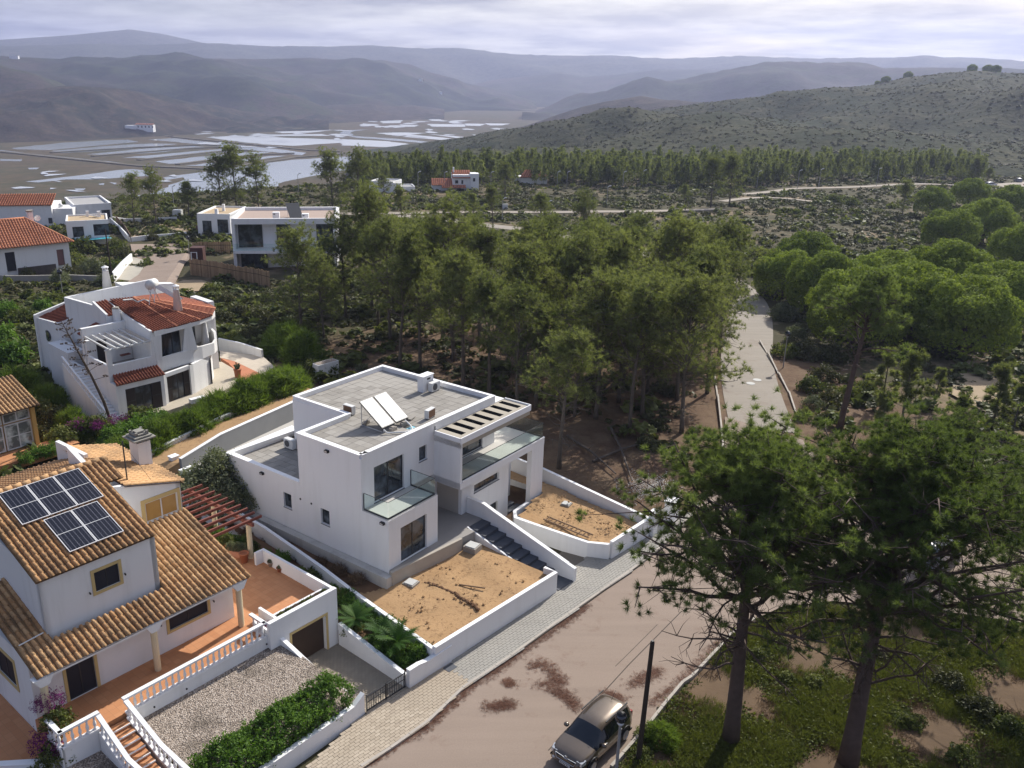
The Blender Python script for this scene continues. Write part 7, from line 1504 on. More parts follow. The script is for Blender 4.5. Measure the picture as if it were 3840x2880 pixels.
for i, (o, k, s) in enumerate(zip(POT_OBJ, ('olive', 'olive', 'olive', 'dark', 'green', 'hedge', 'green'), (.26, .24, .18, .0, .55, .6, .5))):
    if s: c = link('plant', SH[k][0], o, (0, 0, (.3, .26, .22, .6, .4, .4, .4)[i])); c.scale = (s, s, s*1.1)
for dx in (-.35, 0.05, .4): c = link('plant', SH['olive'][0], PLANTER, (dx, 0, .4)); c.scale = (.38, .38, .5)
for i in range(7): shrub(VW(1.4+i*0.45, 1.32, 3.1), ('green', 'dry')[i % 3 == 2], .26, 'trailing plant in the roof planter above the garage', 'plants of the garage roof planter', name='plant', cat='plant')
shrub(VW(0.7, 0.9, 2.6), 'boug', .3, 'small red flowering plant beside the porch column', name='plant', cat='plant')
for i in range(9): shrub(H(-0.95-rnd.uniform(0, .8), -1.5-1.5*i, 1.1), 'dry', rnd.uniform(.4, .75), 'dry weed clump in the shaded strip beside the white house', 'weed clumps beside the white house', name='weed_clump', cat='weeds')
for i, (px, py) in enumerate(((565, 1200), (1140, 1320), (830, 1265), (640, 1270), (700, 1290))): pass
# agave flower stalk leaning in front of the curved house
Pb = site(100+.3617*890, 1000+.3617*1655, 0.5); D0 = math.hypot(Pb.x, Pb.y)
def ondist(px, py, D): 
    r = (px-PPX)/FOC*_rt-(py-PPY)/FOC*_up-_bk; t_ = D/math.hypot(r[0], r[1]); return Vector((r[0]*t_, r[1]*t_, CAM_Z+r[2]*t_))
t = empty('agave_stalk', Pb, 0, 'tall bare agave flower stalk leaning across the curved house', 'agave'); pts = [ondist(100+.3617*x, 1000+.3617*y, D0-1.0*k)-Pb for k, (x, y) in enumerate(((890, 1655), (800, 1400), (680, 1150), (560, 930), (450, 730), (355, 560)))]
m = MB(); m.tube(pts, [0.14, 0.12, 0.1, 0.08, 0.05, 0.02], 7); m.build('stalk', M_TWIG, t); q = random.Random(3)
for k in range(22):
    u = 1.9+3.0*k/22; a = int(u); p = pts[a].lerp(pts[min(5, a+1)], u-a); an = k*2.4; e = p+Vector((math.cos(an)*1.15*(1.2-u/6), math.sin(an)*1.15*(1.2-u/6), 0.3)); m = MB(); m.tube([p, e], [0.025, 0.02], 4)
    for j in range(7): m.ball((e.x+q.uniform(-.26, .26), e.y+q.uniform(-.26, .26), e.z+q.uniform(0, .08)), 0.065, 5, 4)
    m.build('seed_head', M_TWIG, t)
# ---- far wood and scrub: uncountable masses
def scatter(name, P, protos, mat, smin, smax, seed, label, zs=1.0):
    q = NR(seed); Vs, Fs, Ts, off = [], [], [], 0; k = protos[0][1].shape[1]
    pick = q.randint(0, len(protos), len(P)); a = q.uniform(0, 6.28, len(P)); s = q.uniform(smin, smax, len(P))
    for j, (pv, pf, pt) in enumerate(protos):
        I = np.where(pick == j)[0]; n = len(I); m = len(pv)
        if not n: continue
        c, sn = np.cos(a[I])[:, None], np.sin(a[I])[:, None]
        x = (pv[None, :, 0]*c-pv[None, :, 1]*sn)*s[I][:, None]+P[I, 0][:, None]; y = (pv[None, :, 0]*sn+pv[None, :, 1]*c)*s[I][:, None]+P[I, 1][:, None]; z = pv[None, :, 2]*s[I][:, None]*zs*q.uniform(.8, 1.2, (n, 1))+P[I, 2][:, None]
        Vs.append(np.stack([x, y, z], -1).reshape(-1, 3)); Fs.append((pf[None]+(np.arange(n)*m)[:, None, None]+off).reshape(-1, k)); off += n*m; Ts.append((pt[None]*0.5+q.uniform(0, .5, (n, 1))).reshape(-1))
    return tag(link(name, np_mesh(name, np.concatenate(Vs), np.concatenate(Fs), mat, np.concatenate(Ts))), label, kind='stuff')
def raw_shrub(seed, n, k, size, r=1.0, h=0.8):
    q = NR(seed); d = unit(q.normal(0, 1, (n, 3))); d[:, 2] = np.abs(d[:, 2]); return leaves(d*np.array([r, r, h])*q.uniform(.55, 1, (n, 1)), d, k, size, q, 0.2, 1.5)
def raw_pine(seed, n, k, ln):
    q = NR(seed); t = q.uniform(0, 1, n)**0.8; a = q.uniform(0, 6.28, n); r = (1-t*0.8)*2.1*q.uniform(.3, 1, n)**.6; C = np.stack([r*np.cos(a), r*np.sin(a), 2.6+7.2*t], 1); V, F, T = needles(C, np.tile([0, 0, 1.], (n, 1)), k, ln, 0.34, q, 1.0)
    tr = np.array([[-.15, 0, -1], [.15, 0, -1], [0, 0, 7], [0, -.15, -1], [0, .15, -1], [0, 0, 7]]); return np.concatenate([V, tr]), np.concatenate([F, np.arange(6).reshape(2, 3)+len(V)]), np.concatenate([T, np.zeros(6)])
q = NR(9); xs = np.concatenate([q.uniform(780, 1700, 900), q.uniform(1600, 2125, 420)]); P = []
for x in xs:
    hi = np.interp(x, [780, 1500, 1650, 1850, 2125], [.085, .085, .07, .065, .03]); v = q.uniform(-0.19, hi)
    if v < 0: 
        p = near_hill_pt(x, 0.0); k = 1+v*0.85; p = Vector((p.x*k, p.y*k, 0)); p.z = tz(p.x, p.y)
    else: p = near_hill_pt(x, v, -0.6)
    P.append(tuple(p))
scatter('pine_belt', np.array(P), [raw_pine(i, 75, 5, 1.25) for i in range(4)], M_PINEG, .5, .92, 3, 'dense belt of far pines along the foot of the green hill')
# scrub on the open plateau
avoid = [(p.x, p.y, r) for p, r in [(H(6, -8), 26), (VW(-4, 0), 16), (Vector((-24, 76, 0)), 12), (Vector((-26, 147, 0)), 15), (Vector((-70, 165, 0)), 14), (Vector((-66, 142, 0)), 13), (Vector((-45, 138, 0)), 9), (Vector((-42, 128, 0)), 7), (Vector((-43, 147, 0)), 8)]]
roadpts = []
for o in bpy.data.objects:
    if o.type == 'MESH' and (o.name.startswith('track') or o.name.startswith('road') or o.name.startswith('car_park')):
        for v in list(o.data.vertices)[::3]: roadpts.append((v.co.x, v.co.y))
roadpts = np.array(roadpts)
def scrub_pts(n, seed, x0=-40, x1=2260, y0=405, y1=1000, p=2.2):
    q = NR(seed); out = []
    while len(out) < n:
        r = 60+420*q.rand()**1.3; ph = math.radians(q.uniform(-38, 44)); x, y = r*math.sin(ph), r*math.cos(ph)
        if r > float(edge_r(math.degrees(ph)))+60: continue
        if any((x-a)**2+(y-b)**2 < c*c for a, b, c in avoid): continue
        if ((x-12)/38)**2+((y-84)/34)**2 < 1 and q.rand() < .8: continue
        w = math.sin(x*.07+y*.031)+math.sin(x*.031-y*.06+2)+.6*math.sin(x*.19+1)*math.sin(y*.17)
        if q.rand() > max(.32, 0.5+0.25*w): continue
        if np.min((roadpts[:, 0]-x)**2+(roadpts[:, 1]-y)**2) < 16: continue
        out.append((x, y, tz(x, y)))
    return np.array(out)
SP = [raw_shrub(i, 16, 4, 0.33) for i in range(5)]
scatter('scrub', scrub_pts(24000, 1), SP, M_SCRUB, .35, 1.15, 1, 'low dark scrub spread over the sandy plateau', .8)
scatter('scrub', scrub_pts(3600, 2), SP, M_SHRUB, .9, 2.1, 2, 'rounded green scrub bushes scattered over the plateau', .8)
q = NR(15); P = []
for _ in range(13000):
    x = q.uniform(770, 2500); v = q.uniform(.02, 1.0); p = near_hill_pt(x, v, -0.4); P.append((p.x, p.y, p.z))
hillo = [o for o in bpy.data.objects if o.get('label', '').startswith('scrub covered hill')][0]
from mathutils.bvhtree import BVHTree
bv = BVHTree.FromPolygons([v.co[:] for v in hillo.data.vertices], [tuple(p.vertices) for p in hillo.data.polygons])
P2 = []
for x, y, z in P:
    hit = bv.ray_cast(Vector((x, y, 400)), Vector((0, 0, -1)))
    if hit[0] is not None: P2.append((x, y, hit[0].z-0.2))
M_SCRUBH = M_leaf('hill_scrub_leaves', (0.038, 0.045, 0.022), (0.090, 0.092, 0.048), 0.25, 0.03)
scatter('scrub', np.array(P2), SP, M_SCRUBH, 0.5, 1.6, 4, 'scrub covering the green hill', .75)
# trees along the crest of the green hill
for x, y in ((1895, 186), (1912, 182), (1960, 172), (2098, 157), (2132, 157), (2150, 158)):
    cx = [c[0] for c in NEAR_CREST]; C = dist_pt(x, np.interp(x, cx, [c[2] for c in NEAR_CREST])*0.99, y+2); C.z = land_z(C.x, C.y); pine_tree(C+Vector((0, 0, -1)), STN, int(x), 0.62 if int(x) % 2 else 0.85, x, 'round dark tree on the crest of the green hill', 'trees on the hill crest')
# planted bank: low green plants, dry litter
def bank_pts(n, seed, polyV, z=0.0):
    q = NR(seed); B_ = [sv2(x, y, z) for x, y in polyV]; b2 = [(p.x, p.y) for p in B_]; xs = [p[0] for p in b2]; ys = [p[1] for p in b2]; out = []
    while len(out) < n:
        x, y = q.uniform(min(xs), max(xs)), q.uniform(min(ys), max(ys))
        w = math.sin(x*.9+y*.5)+math.sin(x*.45-y*.8+1.5)+math.sin(x*1.7+seed)*math.cos(y*1.3)
        if in_poly(x, y, b2) and q.rand() < .35+.4*w: out.append((x, y, -0.1))
    return np.array(out)
BANK = [(1340, 1659), (1410, 1575), (1475, 1490), (1560, 1405), (1600, 1360), (1700, 1325), (1810, 1310), (2000, 1330), (2240, 1370), (2400, 1500), (2300, 1800), (1300, 1760)]
flat_poly('bank', BANK, -0.05, M_flat('bank_soil', (0.120, 0.078, 0.045), 0.95, 0.5, 0.6, co='World', bump=0.6, bscale=5), 'brown needle strewn bank under the big pines')
GP = []
for i in range(4):
    q = NR(40+i); C = q.normal(0, .16, (16, 3)); C[:, 2] = np.abs(C[:, 2])*.5; GP.append(leaves(C, np.tile([0, 0, 1.], (16, 1)), 4, .055, q, .08, .8))
scatter('ground_cover', bank_pts(3900, 3, BANK), GP, M_GRASS, .7, 1.7, 5, 'low green plants covering the bank under the big pines')
GG = []
for i in range(4):
    q = NR(60+i); GG.append(needles(q.normal(0, .14, (9, 3))*np.array([1, 1, .1]), np.tile([0, 0, 1.6], (9, 1)), 7, .30, .02, q, .7, .04))
scatter('grass', bank_pts(5200, 11, BANK), GG, M_GRASS, .6, 1.5, 8, 'tufts of olive grass on the bank')
GD = []
for i in range(3):
    q = NR(50+i); GD.append(needles(q.normal(0, .12, (8, 3))*np.array([1, 1, .3]), np.tile([0, 0, .6], (8, 1)), 6, .22, .018, q, 1.0))
scatter('needle_litter', bank_pts(6500, 7, BANK), GD, M_DRY, .6, 1.4, 6, 'dry brown litter and twigs on the bank')
for x, y, s, k in ((1400, 1590, .7, 'green'), (1430, 1600, .8, 'feather'), (1385, 1630, .6, 'green'), (1700, 1470, .6, 'green'), (1760, 1480, .7, 'green'), (1640, 1420, .7, 'green'), (1900, 1420, .7, 'dark'), (2050, 1480, 1.0, 'dark'), (2120, 1540, 1.1, 'dark'), (2180, 1580, 1.0, 'green'), (1960, 1560, .7, 'green'), (2080, 1640, .8, 'green'), (1690, 1400, .6, 'dark')):
    shrub(sv2(x, y, -0.05), k, s, 'small bush on the bank under the big pines', 'bushes on the bank', 0.8)
# drifts of fallen needles on the street
MNEED = M_LIT = M_leaf('fallen_needles', (0.085, 0.035, 0.022), (0.22, 0.105, 0.065), 0.0, 2.0)
def drift(pts, n, spread, seed, label):
    q = NR(seed); C = []; L_ = [sv2(x, y, 0.0) for x, y in pts]
    for _ in range(n):
        k = q.randint(0, max(1, len(L_)-1)); p = L_[k].lerp(L_[min(k+1, len(L_)-1)], q.rand()); C.append((p.x+q.normal(0, spread), p.y+q.normal(0, spread), 0.02+0.03*q.rand()))
    a = q.uniform(0, 6.28, n); V, F, T = needles(np.array(C), np.stack([np.cos(a), np.sin(a), 0*a], 1)*2.0, 9, .17, .012, q, .8, .05); V[:, 2] = np.clip(np.abs(V[:, 2]-0.03)*.35+.012, 0.008, .07)
    tag(link('needle_drift', np_mesh('needle_drift', V, F, MNEED, T)), label, kind='stuff')
drift([(800, 1645), (850, 1606), (925, 1566), (1004, 1493), (1108, 1423), (1208, 1352), (1270, 1305)], 2300, .16, 1, 'long drift of brown needles along the kerb')
for i, (pts, n, s) in enumerate((([(1150, 1440), (1175, 1432), (1200, 1460), (1215, 1475), (1165, 1480)], 560, .22), ([(1050, 1528), (1085, 1525), (1105, 1520)], 380, .18), ([(1095, 1473), (1105, 1478)], 170, .14), ([(1195, 1490), (1225, 1505), (1245, 1530)], 420, .2), ([(1365, 1480), (1395, 1465), (1420, 1450)], 380, .2), ([(1310, 1500), (1340, 1510)], 260, .2), ([(880, 1545), (900, 1525), (950, 1495), (960, 1470)], 240, .18), ([(860, 1560), (890, 1555)], 120, .15), ([(1405, 1520), (1450, 1490), (1500, 1440), (1560, 1380)], 420, .14))):
    drift(pts, n, s, 10+i, 'clump of fallen brown needles on the street')
for (a0, a1, b0, b1, z0, sl), sd_, lb in (((-2.6, 6.2, .9, 6.0, 1.22, -.03), 3, 'twigs and clods lying on the front garden soil'), ((11.8, 15.6, .8, 7.0, 1.08, -.02), 4, 'twigs and clods lying on the side garden soil')):
    q = NR(sd_); n = 420; A_, B_ = q.uniform(a0, a1, n), q.uniform(b0, b1, n); keep = (np.sin(A_*1.9+B_)+np.sin(B_*2.3-A_)+q.normal(0, .8, n)) > .3; C = np.array([tuple(H(a, b, z0+sl*b+.012*a)) for a, b in zip(A_[keep], B_[keep])])
    V, F, T = needles(C, np.tile([0, 0, .1], (len(C), 1)), 5, .2, .02, q, 1.0, .06); V[:, 2] = np.where(np.arange(len(V)) % 3 == 2, V[:, 2]*.25+np.repeat(np.repeat(C[:, 2], 5), 3)*.75+.03, V[:, 2]); tag(link('twigs', np_mesh('twigs', V, F, M_DRY, T*.5)), lb, kind='stuff')
    m = MB(); 
    for c in C[::3]: r = .03+.05*q.rand(); m.lathe([(r, -.03), (r*1.1, r*.4), (r*.3, r)], 5, tuple(c+q.normal(0, .2, 3)*np.array([1, 1, 0])))
    tag(m.build('soil_clods', MSOIL), lb.replace('twigs and clods', 'clods'), kind='stuff')
# fallen trunks and debris beside the plot
for i, (pts, lb) in enumerate((((( 1318, 925), (1365, 1045)), 'pale fallen pine trunk lying on the wood floor'), (((1225, 945), (1330, 1030)), 'dark fallen pine trunk near the white garden wall'), (((1280, 1000), (1400, 960)), 'thin fallen pole across the wood floor'))):
    a, b = dv(*pts[0], .15), dv(*pts[1], .25); m = MB(); md = (a+b)/2+Vector((.1, .2, .12)); m.tube([a-a, md-a, b-a], [.12, .1, .05], 7)
    for k in range(5): p = (b-a)*(.3+.13*k); m.tube([p, p+Vector((rnd.uniform(-.6, .6), rnd.uniform(-.5, .5), rnd.uniform(.3, .8)))], [.03, .01], 4)
    tag(m.build('fallen_trunk', M_TWIG, loc=a), lb, 'fallen trunk')
q = NR(88); c = dv(1410, 1060); C = np.stack([c.x+q.normal(0, 1.0, 420), c.y+q.normal(0, 1.0, 420), c.z+0.05+q.rand(420)*.15], 1); Vp, Fp, Tp = leaves(C, np.tile([0, 0, 1.], (420, 1)), 6, .05, q, .25, 1.5)
tag(link('rubble', np_mesh('rubble', Vp, Fp, M_flat('pale_rubble', (0.52, 0.50, 0.46), .9, .2, 3, co='World'), Tp)), 'spill of pale plaster rubble beside the utility cabinet', kind='stuff')
# ================================================================== STREET FURNITURE, FENCES, VEHICLES
M_POLE = M_flat('dark_timber_pole', (0.055, 0.042, 0.032), 0.9, 0.3, 3); MGLOBE = NG('lamp_globe'); MGLOBE.bsdf((0.02, 0.022, 0.03), 0.08, spec=0.9); MGLOBE = MGLOBE.m; M_POST = M_flat('grey_lamp_post', (0.30, 0.29, 0.28), 0.6, 0.1, 2)
def wood_pole(P, top, label, r=0.11):
    t = empty('utility_pole', P, 0, label, 'pole'); m = MB(); m.tube([(0, 0, -0.3), tuple(top-P)], [r, r*0.75], 9); m.build('pole', M_POLE, t); m = MB(); m.tube([tuple((top-P)*0.99), tuple((top-P)*1.012)], [r*.8, r*.55], 9); m.build('pole_cap', MFRAME, t)
Pb = sv2(1379, 1640, 0); wood_pole(Pb, ondist(2447, 2408, math.hypot(Pb.x, Pb.y)-0.1), 'dark timber pole standing on the bank behind the parked car', .12)
Pb = drape((.31646*1340, 640+.31646*1330)); wood_pole(Pb, ondist(.31646*1245, 640+.31646*693, math.hypot(Pb.x, Pb.y)), 'dark timber pole beside the cul-de-sac wall', .13)
def globe_lamp(P, h, label, r=0.24, rp=0.06):
    t = empty('street_lamp', P, 0, label, 'street lamp', 'globe street lamps'); m = MB(); m.tube([(0, 0, -0.2), (0, 0, h)], [rp, rp*.8], 9); m.build('lamp_post', M_POST, t); m = MB(); m.lathe([(rp*1.6, h-.02), (rp*2, h+.03), (rp*1.4, h+.12)], 10); m.build('lamp_collar', MALU, t)
    m = MB(); m.ball((0, 0, h+.1+r*.85), r, 16, 10); o = m.build('lamp_globe', MGLOBE, t, True); m = MB(); m.lathe([(r*1.0, h+.1+r*.95), (r*.72, h+.1+r*1.6), (.03, h+.1+r*1.95)], 14); m.build('lamp_hood', MBLK, t, True)
Pb = site(2305, 2960, 0); T_ = ondist(2357, 2700, math.hypot(Pb.x, Pb.y)); globe_lamp(Pb, T_.z-.25, 'nearest globe street lamp in front of the parked car', .25, .075)
Pb = drape((.31646*745+650*0, 640+.31646*1480)); globe_lamp(Pb, 3.0, 'globe street lamp behind the curved white house', .38)
Pb = drape(R7p(195, 810)); globe_lamp(Pb, 3.6, 'globe street lamp at the corner of the palisade', .35)
Pb = drape((2560+.5787*650, 960+.5787*725)); globe_lamp(Pb, 3.4, 'globe street lamp beside the straight road', .3)
for x, y, h in ((1310, 447, 5), (1085, 478, 5), (1182, 485, 5), (903, 409, 5), (960, 410, 5), (1060, 410, 5), (1203, 408, 5), (1224, 408, 5), (1345, 408, 5), (1388, 404, 5), (1634, 410, 5.5), (1722, 408, 5.5), (1768, 405, 5.5), (1893, 402, 5.5), (2080, 376, 5), (645, 415, 5), (462, 444, 6.5), (376, 448, 5)):
    P = dv(x, y); t = empty('street_lamp', P, 0, 'thin pale street lamp along the scrubland tracks', 'street lamp', 'street lamps along the tracks'); m = MB(); m.tube([(0, 0, -.3), (0, 0, h)], [.09, .07], 6); m.build('lamp_post', M_POST, t); m = MB(); m.tube([(0, 0, h), (.5, 0, h+.35), (.9, 0, h+.35)], [.09, .12, .14], 6); m.build('lamp_head', MMETW, t)
# bamboo palisade and garden fence of the glass gallery house
def palisade(pts, h, label, step=0.32, mat=None, zoff=0):
    t = empty('palisade', pts[0], 0, label, 'fence'); mat = mat or M_rand('bamboo_canes', [(0.2, (0.21, 0.135, 0.075)), (0.8, (0.40, 0.275, 0.16))], 0.9, 3); me = MB(); me.box(-.15, .15, -.03, .03, -.3, 1); me = me.mesh('slat', mat); n = 0; rest = MB()
    for a, b in zip(pts[:-1], pts[1:]):
        d = b-a; k = max(1, int(d.length/step)); rz = math.atan2(d.y, d.x)
        for i in range(k):
            p = a+d*((i+.5)/k)-pts[0]
            o = link('slat', me, t, p, rz); o.scale = (step/.31*.96, 1, h*rnd.uniform(.94, 1.05)); n += 1
    m = MB()
    for a, b in zip(pts[:-1], pts[1:]): m.bar(a-pts[0]+Vector((0, 0, h*.7)), b-pts[0]+Vector((0, 0, h*.7)), .08)
    m.build('fence_rail', M_POLE, t)
pl_ = [drape(R7p(*p), .1) for p in ((205, 985), (330, 1000), (520, 1030), (740, 1075), (1005, 1120), (1150, 1160))]; palisade(pl_, 2.6, 'brown bamboo palisade along the edge of the glass gallery house')
pl_ = [drape(R7p(*p), .1) for p in ((232, 730), (320, 722), (480, 722), (690, 722))]; palisade(pl_, 1.9, 'pale vertical board fence behind the dark gate box', .4)
P = drape(R7p(285, 838)); t = empty('gate_box', P, R(3), 'dark brown entrance gate box with white frame', 'gate'); m = MB(); m.box(-1.1, 1.1, -.2, 2.0, -.3, 2.6); m.build('box', M_flat('dark_red_cladding', (0.075, 0.03, 0.025), .7, .2, 2), t); m = MB(); m.box(-.95, -.8, -.3, -.21, 0, 1.9); m.box(.0, .15, -.3, -.21, 0, 1.9); m.box(-.8, .0, -.3, -.21, 1.8, 1.9); m.build('door_frame', MW, t)
# walls about the cul-de-sac houses
def vwall(pxs, h, t, label, mat=None, base=-.6, cat='wall', dz=0):
    ps = [drape(p) for p in pxs]; m = MB(); z = [p.z+h+dz for p in ps]; m.path_wall([(p.x, p.y) for p in ps], t, [p.z+base for p in ps], z); return tag(m.build('garden_wall', mat or MWO), label, cat)
vwall([R6p(1540, 845), R6p(1750, 818), R6p(2000, 800), R6p(2212, 775)], .9, .25, 'long white wall at the back of the cul-de-sac')
vwall([R6p(1310, 620), R6p(1420, 720), R6p(1530, 840)], 1.2, .25, 'white wall running from the pool house to the cul-de-sac'); vwall([R6p(1380, 615), R6p(1480, 720), R6p(1555, 845)], 1.5, .1, 'brown reed screen beside the pool house wall', M_flat('reed_screen', (0.18, 0.12, 0.075), .9, .3, 3), cat='fence')
vwall([R6p(1280, 580), R6p(1500, 610), R6p(1800, 600), R6p(2100, 590)], .8, .25, 'white boundary wall behind the sandy plot'); vwall([R6p(1345, 1330), R6p(1460, 1190), R6p(1565, 1090)], 1.6, .3, 'white retaining wall under the garden bushes at the pavement'); vwall([R6p(0, 1310), R6p(350, 1310), R6p(820, 1300), R6p(1330, 1320)], .9, .3, 'long grey garden wall in front of the hip roofed bungalow', M_flat('grey_blockwork', (0.34, 0.32, 0.29), .95, .25, 1))
vwall([R6p(400, 610), R6p(560, 605), R6p(735, 605)], 1.1, .25, 'white wall in front of the small red tiled house')
vwall([R7p(270, 470), R7p(480, 455), R7p(668, 440)], 1.3, .2, 'brown timber fence below the pale blue house', MWOOD, cat='fence')
MSANDP = M_flat('sand_patch', (0.33, 0.25, 0.16), .95, .35, .4, co='World', bump=.4, bscale=3)
for k, (pts, lb) in enumerate((([R6p(1550, 810), R6p(1700, 690), R6p(1750, 650), R6p(2212, 640), R6p(2212, 760), R6p(1900, 770)], 'raked sandy plot beside the pool house'), ([R7p(0, 1100), R7p(130, 1060), R7p(330, 1060), R7p(560, 1110), R7p(700, 1180), R7p(830, 1280), R7p(700, 1290), R7p(450, 1180), R7p(150, 1200), R7p(0, 1230)], 'bare sandy bank behind the curved house'), ([(2560+.5787*1720, 960+.5787*900), (2560+.5787*1850, 960+.5787*680), (2560+.5787*2212, 960+.5787*480), (2560+.5787*2300, 960+.5787*900), (2560+.5787*2000, 960+.5787*1050)], 'sandy clearing right of the stone pines'))):
    ps = [drape(p, .22+.01*k) for p in pts]; m = MB(); m.poly([tuple(p) for p in ps]); o = m.build('sand', MSANDP, kind='structure', label=lb)
    if o.data.polygons[0].normal.z < 0: o.data.flip_normals()

# ---- the parked car
def loft_car(P, rz, label, paint, detail=True, s=1.0):
    """x forward; stations of the body shell as half profiles"""
    t = empty('parked_car', P, rz, label, 'car'); t.scale = (s, s, s); Lc = 4.22
    # half section (y, z) from sill to roof centre per station x
    def sec(x):
        f = (x+2.11)/4.22
        w = np.interp(f, [0, .04, .15, .5, .85, .95, 1.0], [.74, .84, .89, .895, .87, .80, .62])
        sill = np.interp(f, [0, .06, .2, .8, .94, 1], [.42, .28, .24, .24, .28, .40]); belt = np.interp(f, [0, .1, .62, .72, .92, .98, 1.0], [.98, 1.02, .98, .97, .90, .80, .66])
        roof = np.interp(f, [0, .02, .06, .12, .30, .52, .60, .73, .76, .92, .98, 1.0], [1.10, 1.28, 1.52, 1.60, 1.64, 1.60, 1.50, 1.06, 1.02, .94, .84, .70]); wr = np.interp(f, [0, .08, .3, .55, .73, .78, 1], [.60, .62, .64, .62, .72, .80, .58])
        return [(w*.93, sill), (w, sill+.16), (w, (sill+belt)/2+.05), (w*.965, belt), (wr*1.0+.02, roof-.10 if roof-belt > .2 else belt+.6*(roof-belt)), (wr*.86, roof-.02), (wr*.45, roof+.012), (0, roof+.02)]
    xs = [-2.11, -2.06, -1.95, -1.75, -1.5, -1.1, -.7, -.3, .1, .35, .6, .9, 1.05, 1.3, 1.6, 1.85, 2.0, 2.11]; m = MB(); S = []
    for x in xs:
        h = sec(x); S.append([(x, y, z) for y, z in h]+[(x, -y, z) for y, z in reversed(h[:-1])])
    n = len(S[0])
    for i, r in enumerate(S): m.v += r
    glass = MB(); body = MB()
    for i in range(len(S)-1):
        for k in range(n-1):
            a, b, c, d = i*n+k, i*n+k+1, (i+1)*n+k+1, (i+1)*n+k; x = (xs[i]+xs[i+1])/2
            side = k in (3, n-5) and -1.85 < x < .75; front = .45 < x < 1.0 and 3 <= k <= n-5; rear = x < -1.9 and 3 <= k <= n-5 and x > -2.09
            pil = (side and (-1.0 < x < -.9 or .08 < x < .11))
            (glass if (side or front or rear) and not pil else body).add([m.v[a], m.v[b], m.v[c], m.v[d]], [(0, 1, 2, 3)])
    for e, rev in ((0, False), (len(S)-1, True)):
        c = S[e]; f = tuple(range(n)); body.add(c, [f if rev else tuple(reversed(f))])
    b0 = MB(); b0.box(-1.95, 1.95, -.8, .8, .26, .45); b0.build('underbody', MBLK, t)
    def weld(mb_, nm, mt):
        o = mb_.build(nm, mt, t, True); import bmesh; bm = bmesh.new(); bm.from_mesh(o.data); bmesh.ops.remove_doubles(bm, verts=bm.verts, dist=.002); bmesh.ops.recalc_face_normals(bm, faces=bm.faces); bm.to_mesh(o.data); bm.free(); o.data.polygons.foreach_set('use_smooth', [True]*len(o.data.polygons)); return o
    body_o = weld(body, 'body', paint); glass_o = weld(glass, 'windows', MCGL)
    for x in (-1.32, 1.30):
        for y in (-.80, .80):
            m = MB(); m.tube([(x, y-.11, .33), (x, y+.11, .33)], .33, 20); o = m.build('wheel', MBLK, t, False); m = MB(); sg = 1 if y > 0 else -1; m.lathe([(.02, 0), (.2, 0.0), (.22, .02), (.22, .0)], 16)
            r_ = m.build('rim', MALU, o, loc=(x, y+sg*.115, .33)); r_.rotation_euler = (R(90) if sg < 0 else R(-90), 0, 0)
            m = MB(); aa = [(x+.42*math.cos(a*math.pi/9), y+sg*.085, .33+.42*math.sin(a*math.pi/9)) for a in range(10)]; m.tube(aa, .045, 6); m.build('wheel_arch', MBLK, t, True)
    if not detail: return t
    for y in (-.98, .98):
        m = MB(); m.ball((.62, y, 1.06), .13, 10, 7, .75); m.build('mirror', paint, t, True); m = MB(); m.bar((.68, y*.92, 1.02), (.62, y*.99, 1.04), .05); m.build('mirror_arm', MBLK, t)
    for y in (-.62, .62):
        m = MB(); m.bar((-1.75, y, 1.66), (-.0, y, 1.685), .05, .05); m.build('roof_rail', MBLK, t)
        m = MB(); s_ = 1 if y > 0 else -1; m.hexa([(2.03, y-.16, .70), (2.03, y+.16, .70), (1.78, y+.16+.06*s_, .74), (1.78, y-.16+.06*s_, .74)], [(1.99, y-.15, .84), (1.99, y+.15, .84), (1.74, y+.14+.06*s_, .90), (1.74, y-.14+.06*s_, .90)]); m.build('headlight', MALU, t)
        m = MB(); m.ball((2.07, y*.95, .52), .085, 10, 6); m.build('fog_lamp', MALU, t, True)
        m = MB(); m.box(-2.12, -2.02, y-.12, y+.12, .8, 1.1); m.build('tail_light', M_flat('tail_red', (.25, .01, .01), .3), t)
        for x in (-.85, .35):
            m = MB(); m.bar((x-.1, y*1.45, .90), (x+.1, y*1.45, .90), .025, .03); m.build('door_handle', MALU, t)
    m = MB(); m.hexa([(2.115, -.42, .62), (2.115, .42, .62), (2.0, .42, .62), (2.0, -.42, .62)], [(2.075, -.5, .80), (2.075, .5, .80), (1.98, .5, .80), (1.98, -.5, .80)]); g_ = m.build('grille', MBLK, t)
    m = MB(); pts = [(2.085, -.52, .82), (2.09, -.12, .80), (2.1, 0, .76), (2.09, .12, .80), (2.085, .52, .82), (2.125, .44, .61), (2.13, 0, .605), (2.125, -.44, .61), (2.085, -.52, .82)]; m.tube(pts, .016, 5); m.build('grille_trim', MALU, t)
    m = MB(); m.tube([(2.07, 0, .855), (2.10, 0, .85)], .055, 14); m.build('emblem', MALU, t)
    m = MB(); m.box(2.12, 2.14, -.26, .26, .44, .55); pl = m.build('number_plate', M_flat('plate_white', (.7, .7, .7), .5), t); m = MB()
    for k in range(6): y = -.19+.07*k+(.02 if k > 3 else 0); m.box(2.1405, 2.143, y-.02, y+.02, .465, .525)
    m.build('plate_marks', MBLK, pl)
    m = MB(); m.tube([(-1.45, 0, 1.66), (-1.75, 0, 2.0)], [.012, .006], 5); m.build('antenna', MBLK, t)
    m = MB(); m.bar((1.0, -.35, 1.04), (1.12, .15, 1.02), .02); m.bar((1.0, .1, 1.045), (1.12, .55, 1.02), .02); m.build('wiper', MBLK, t)
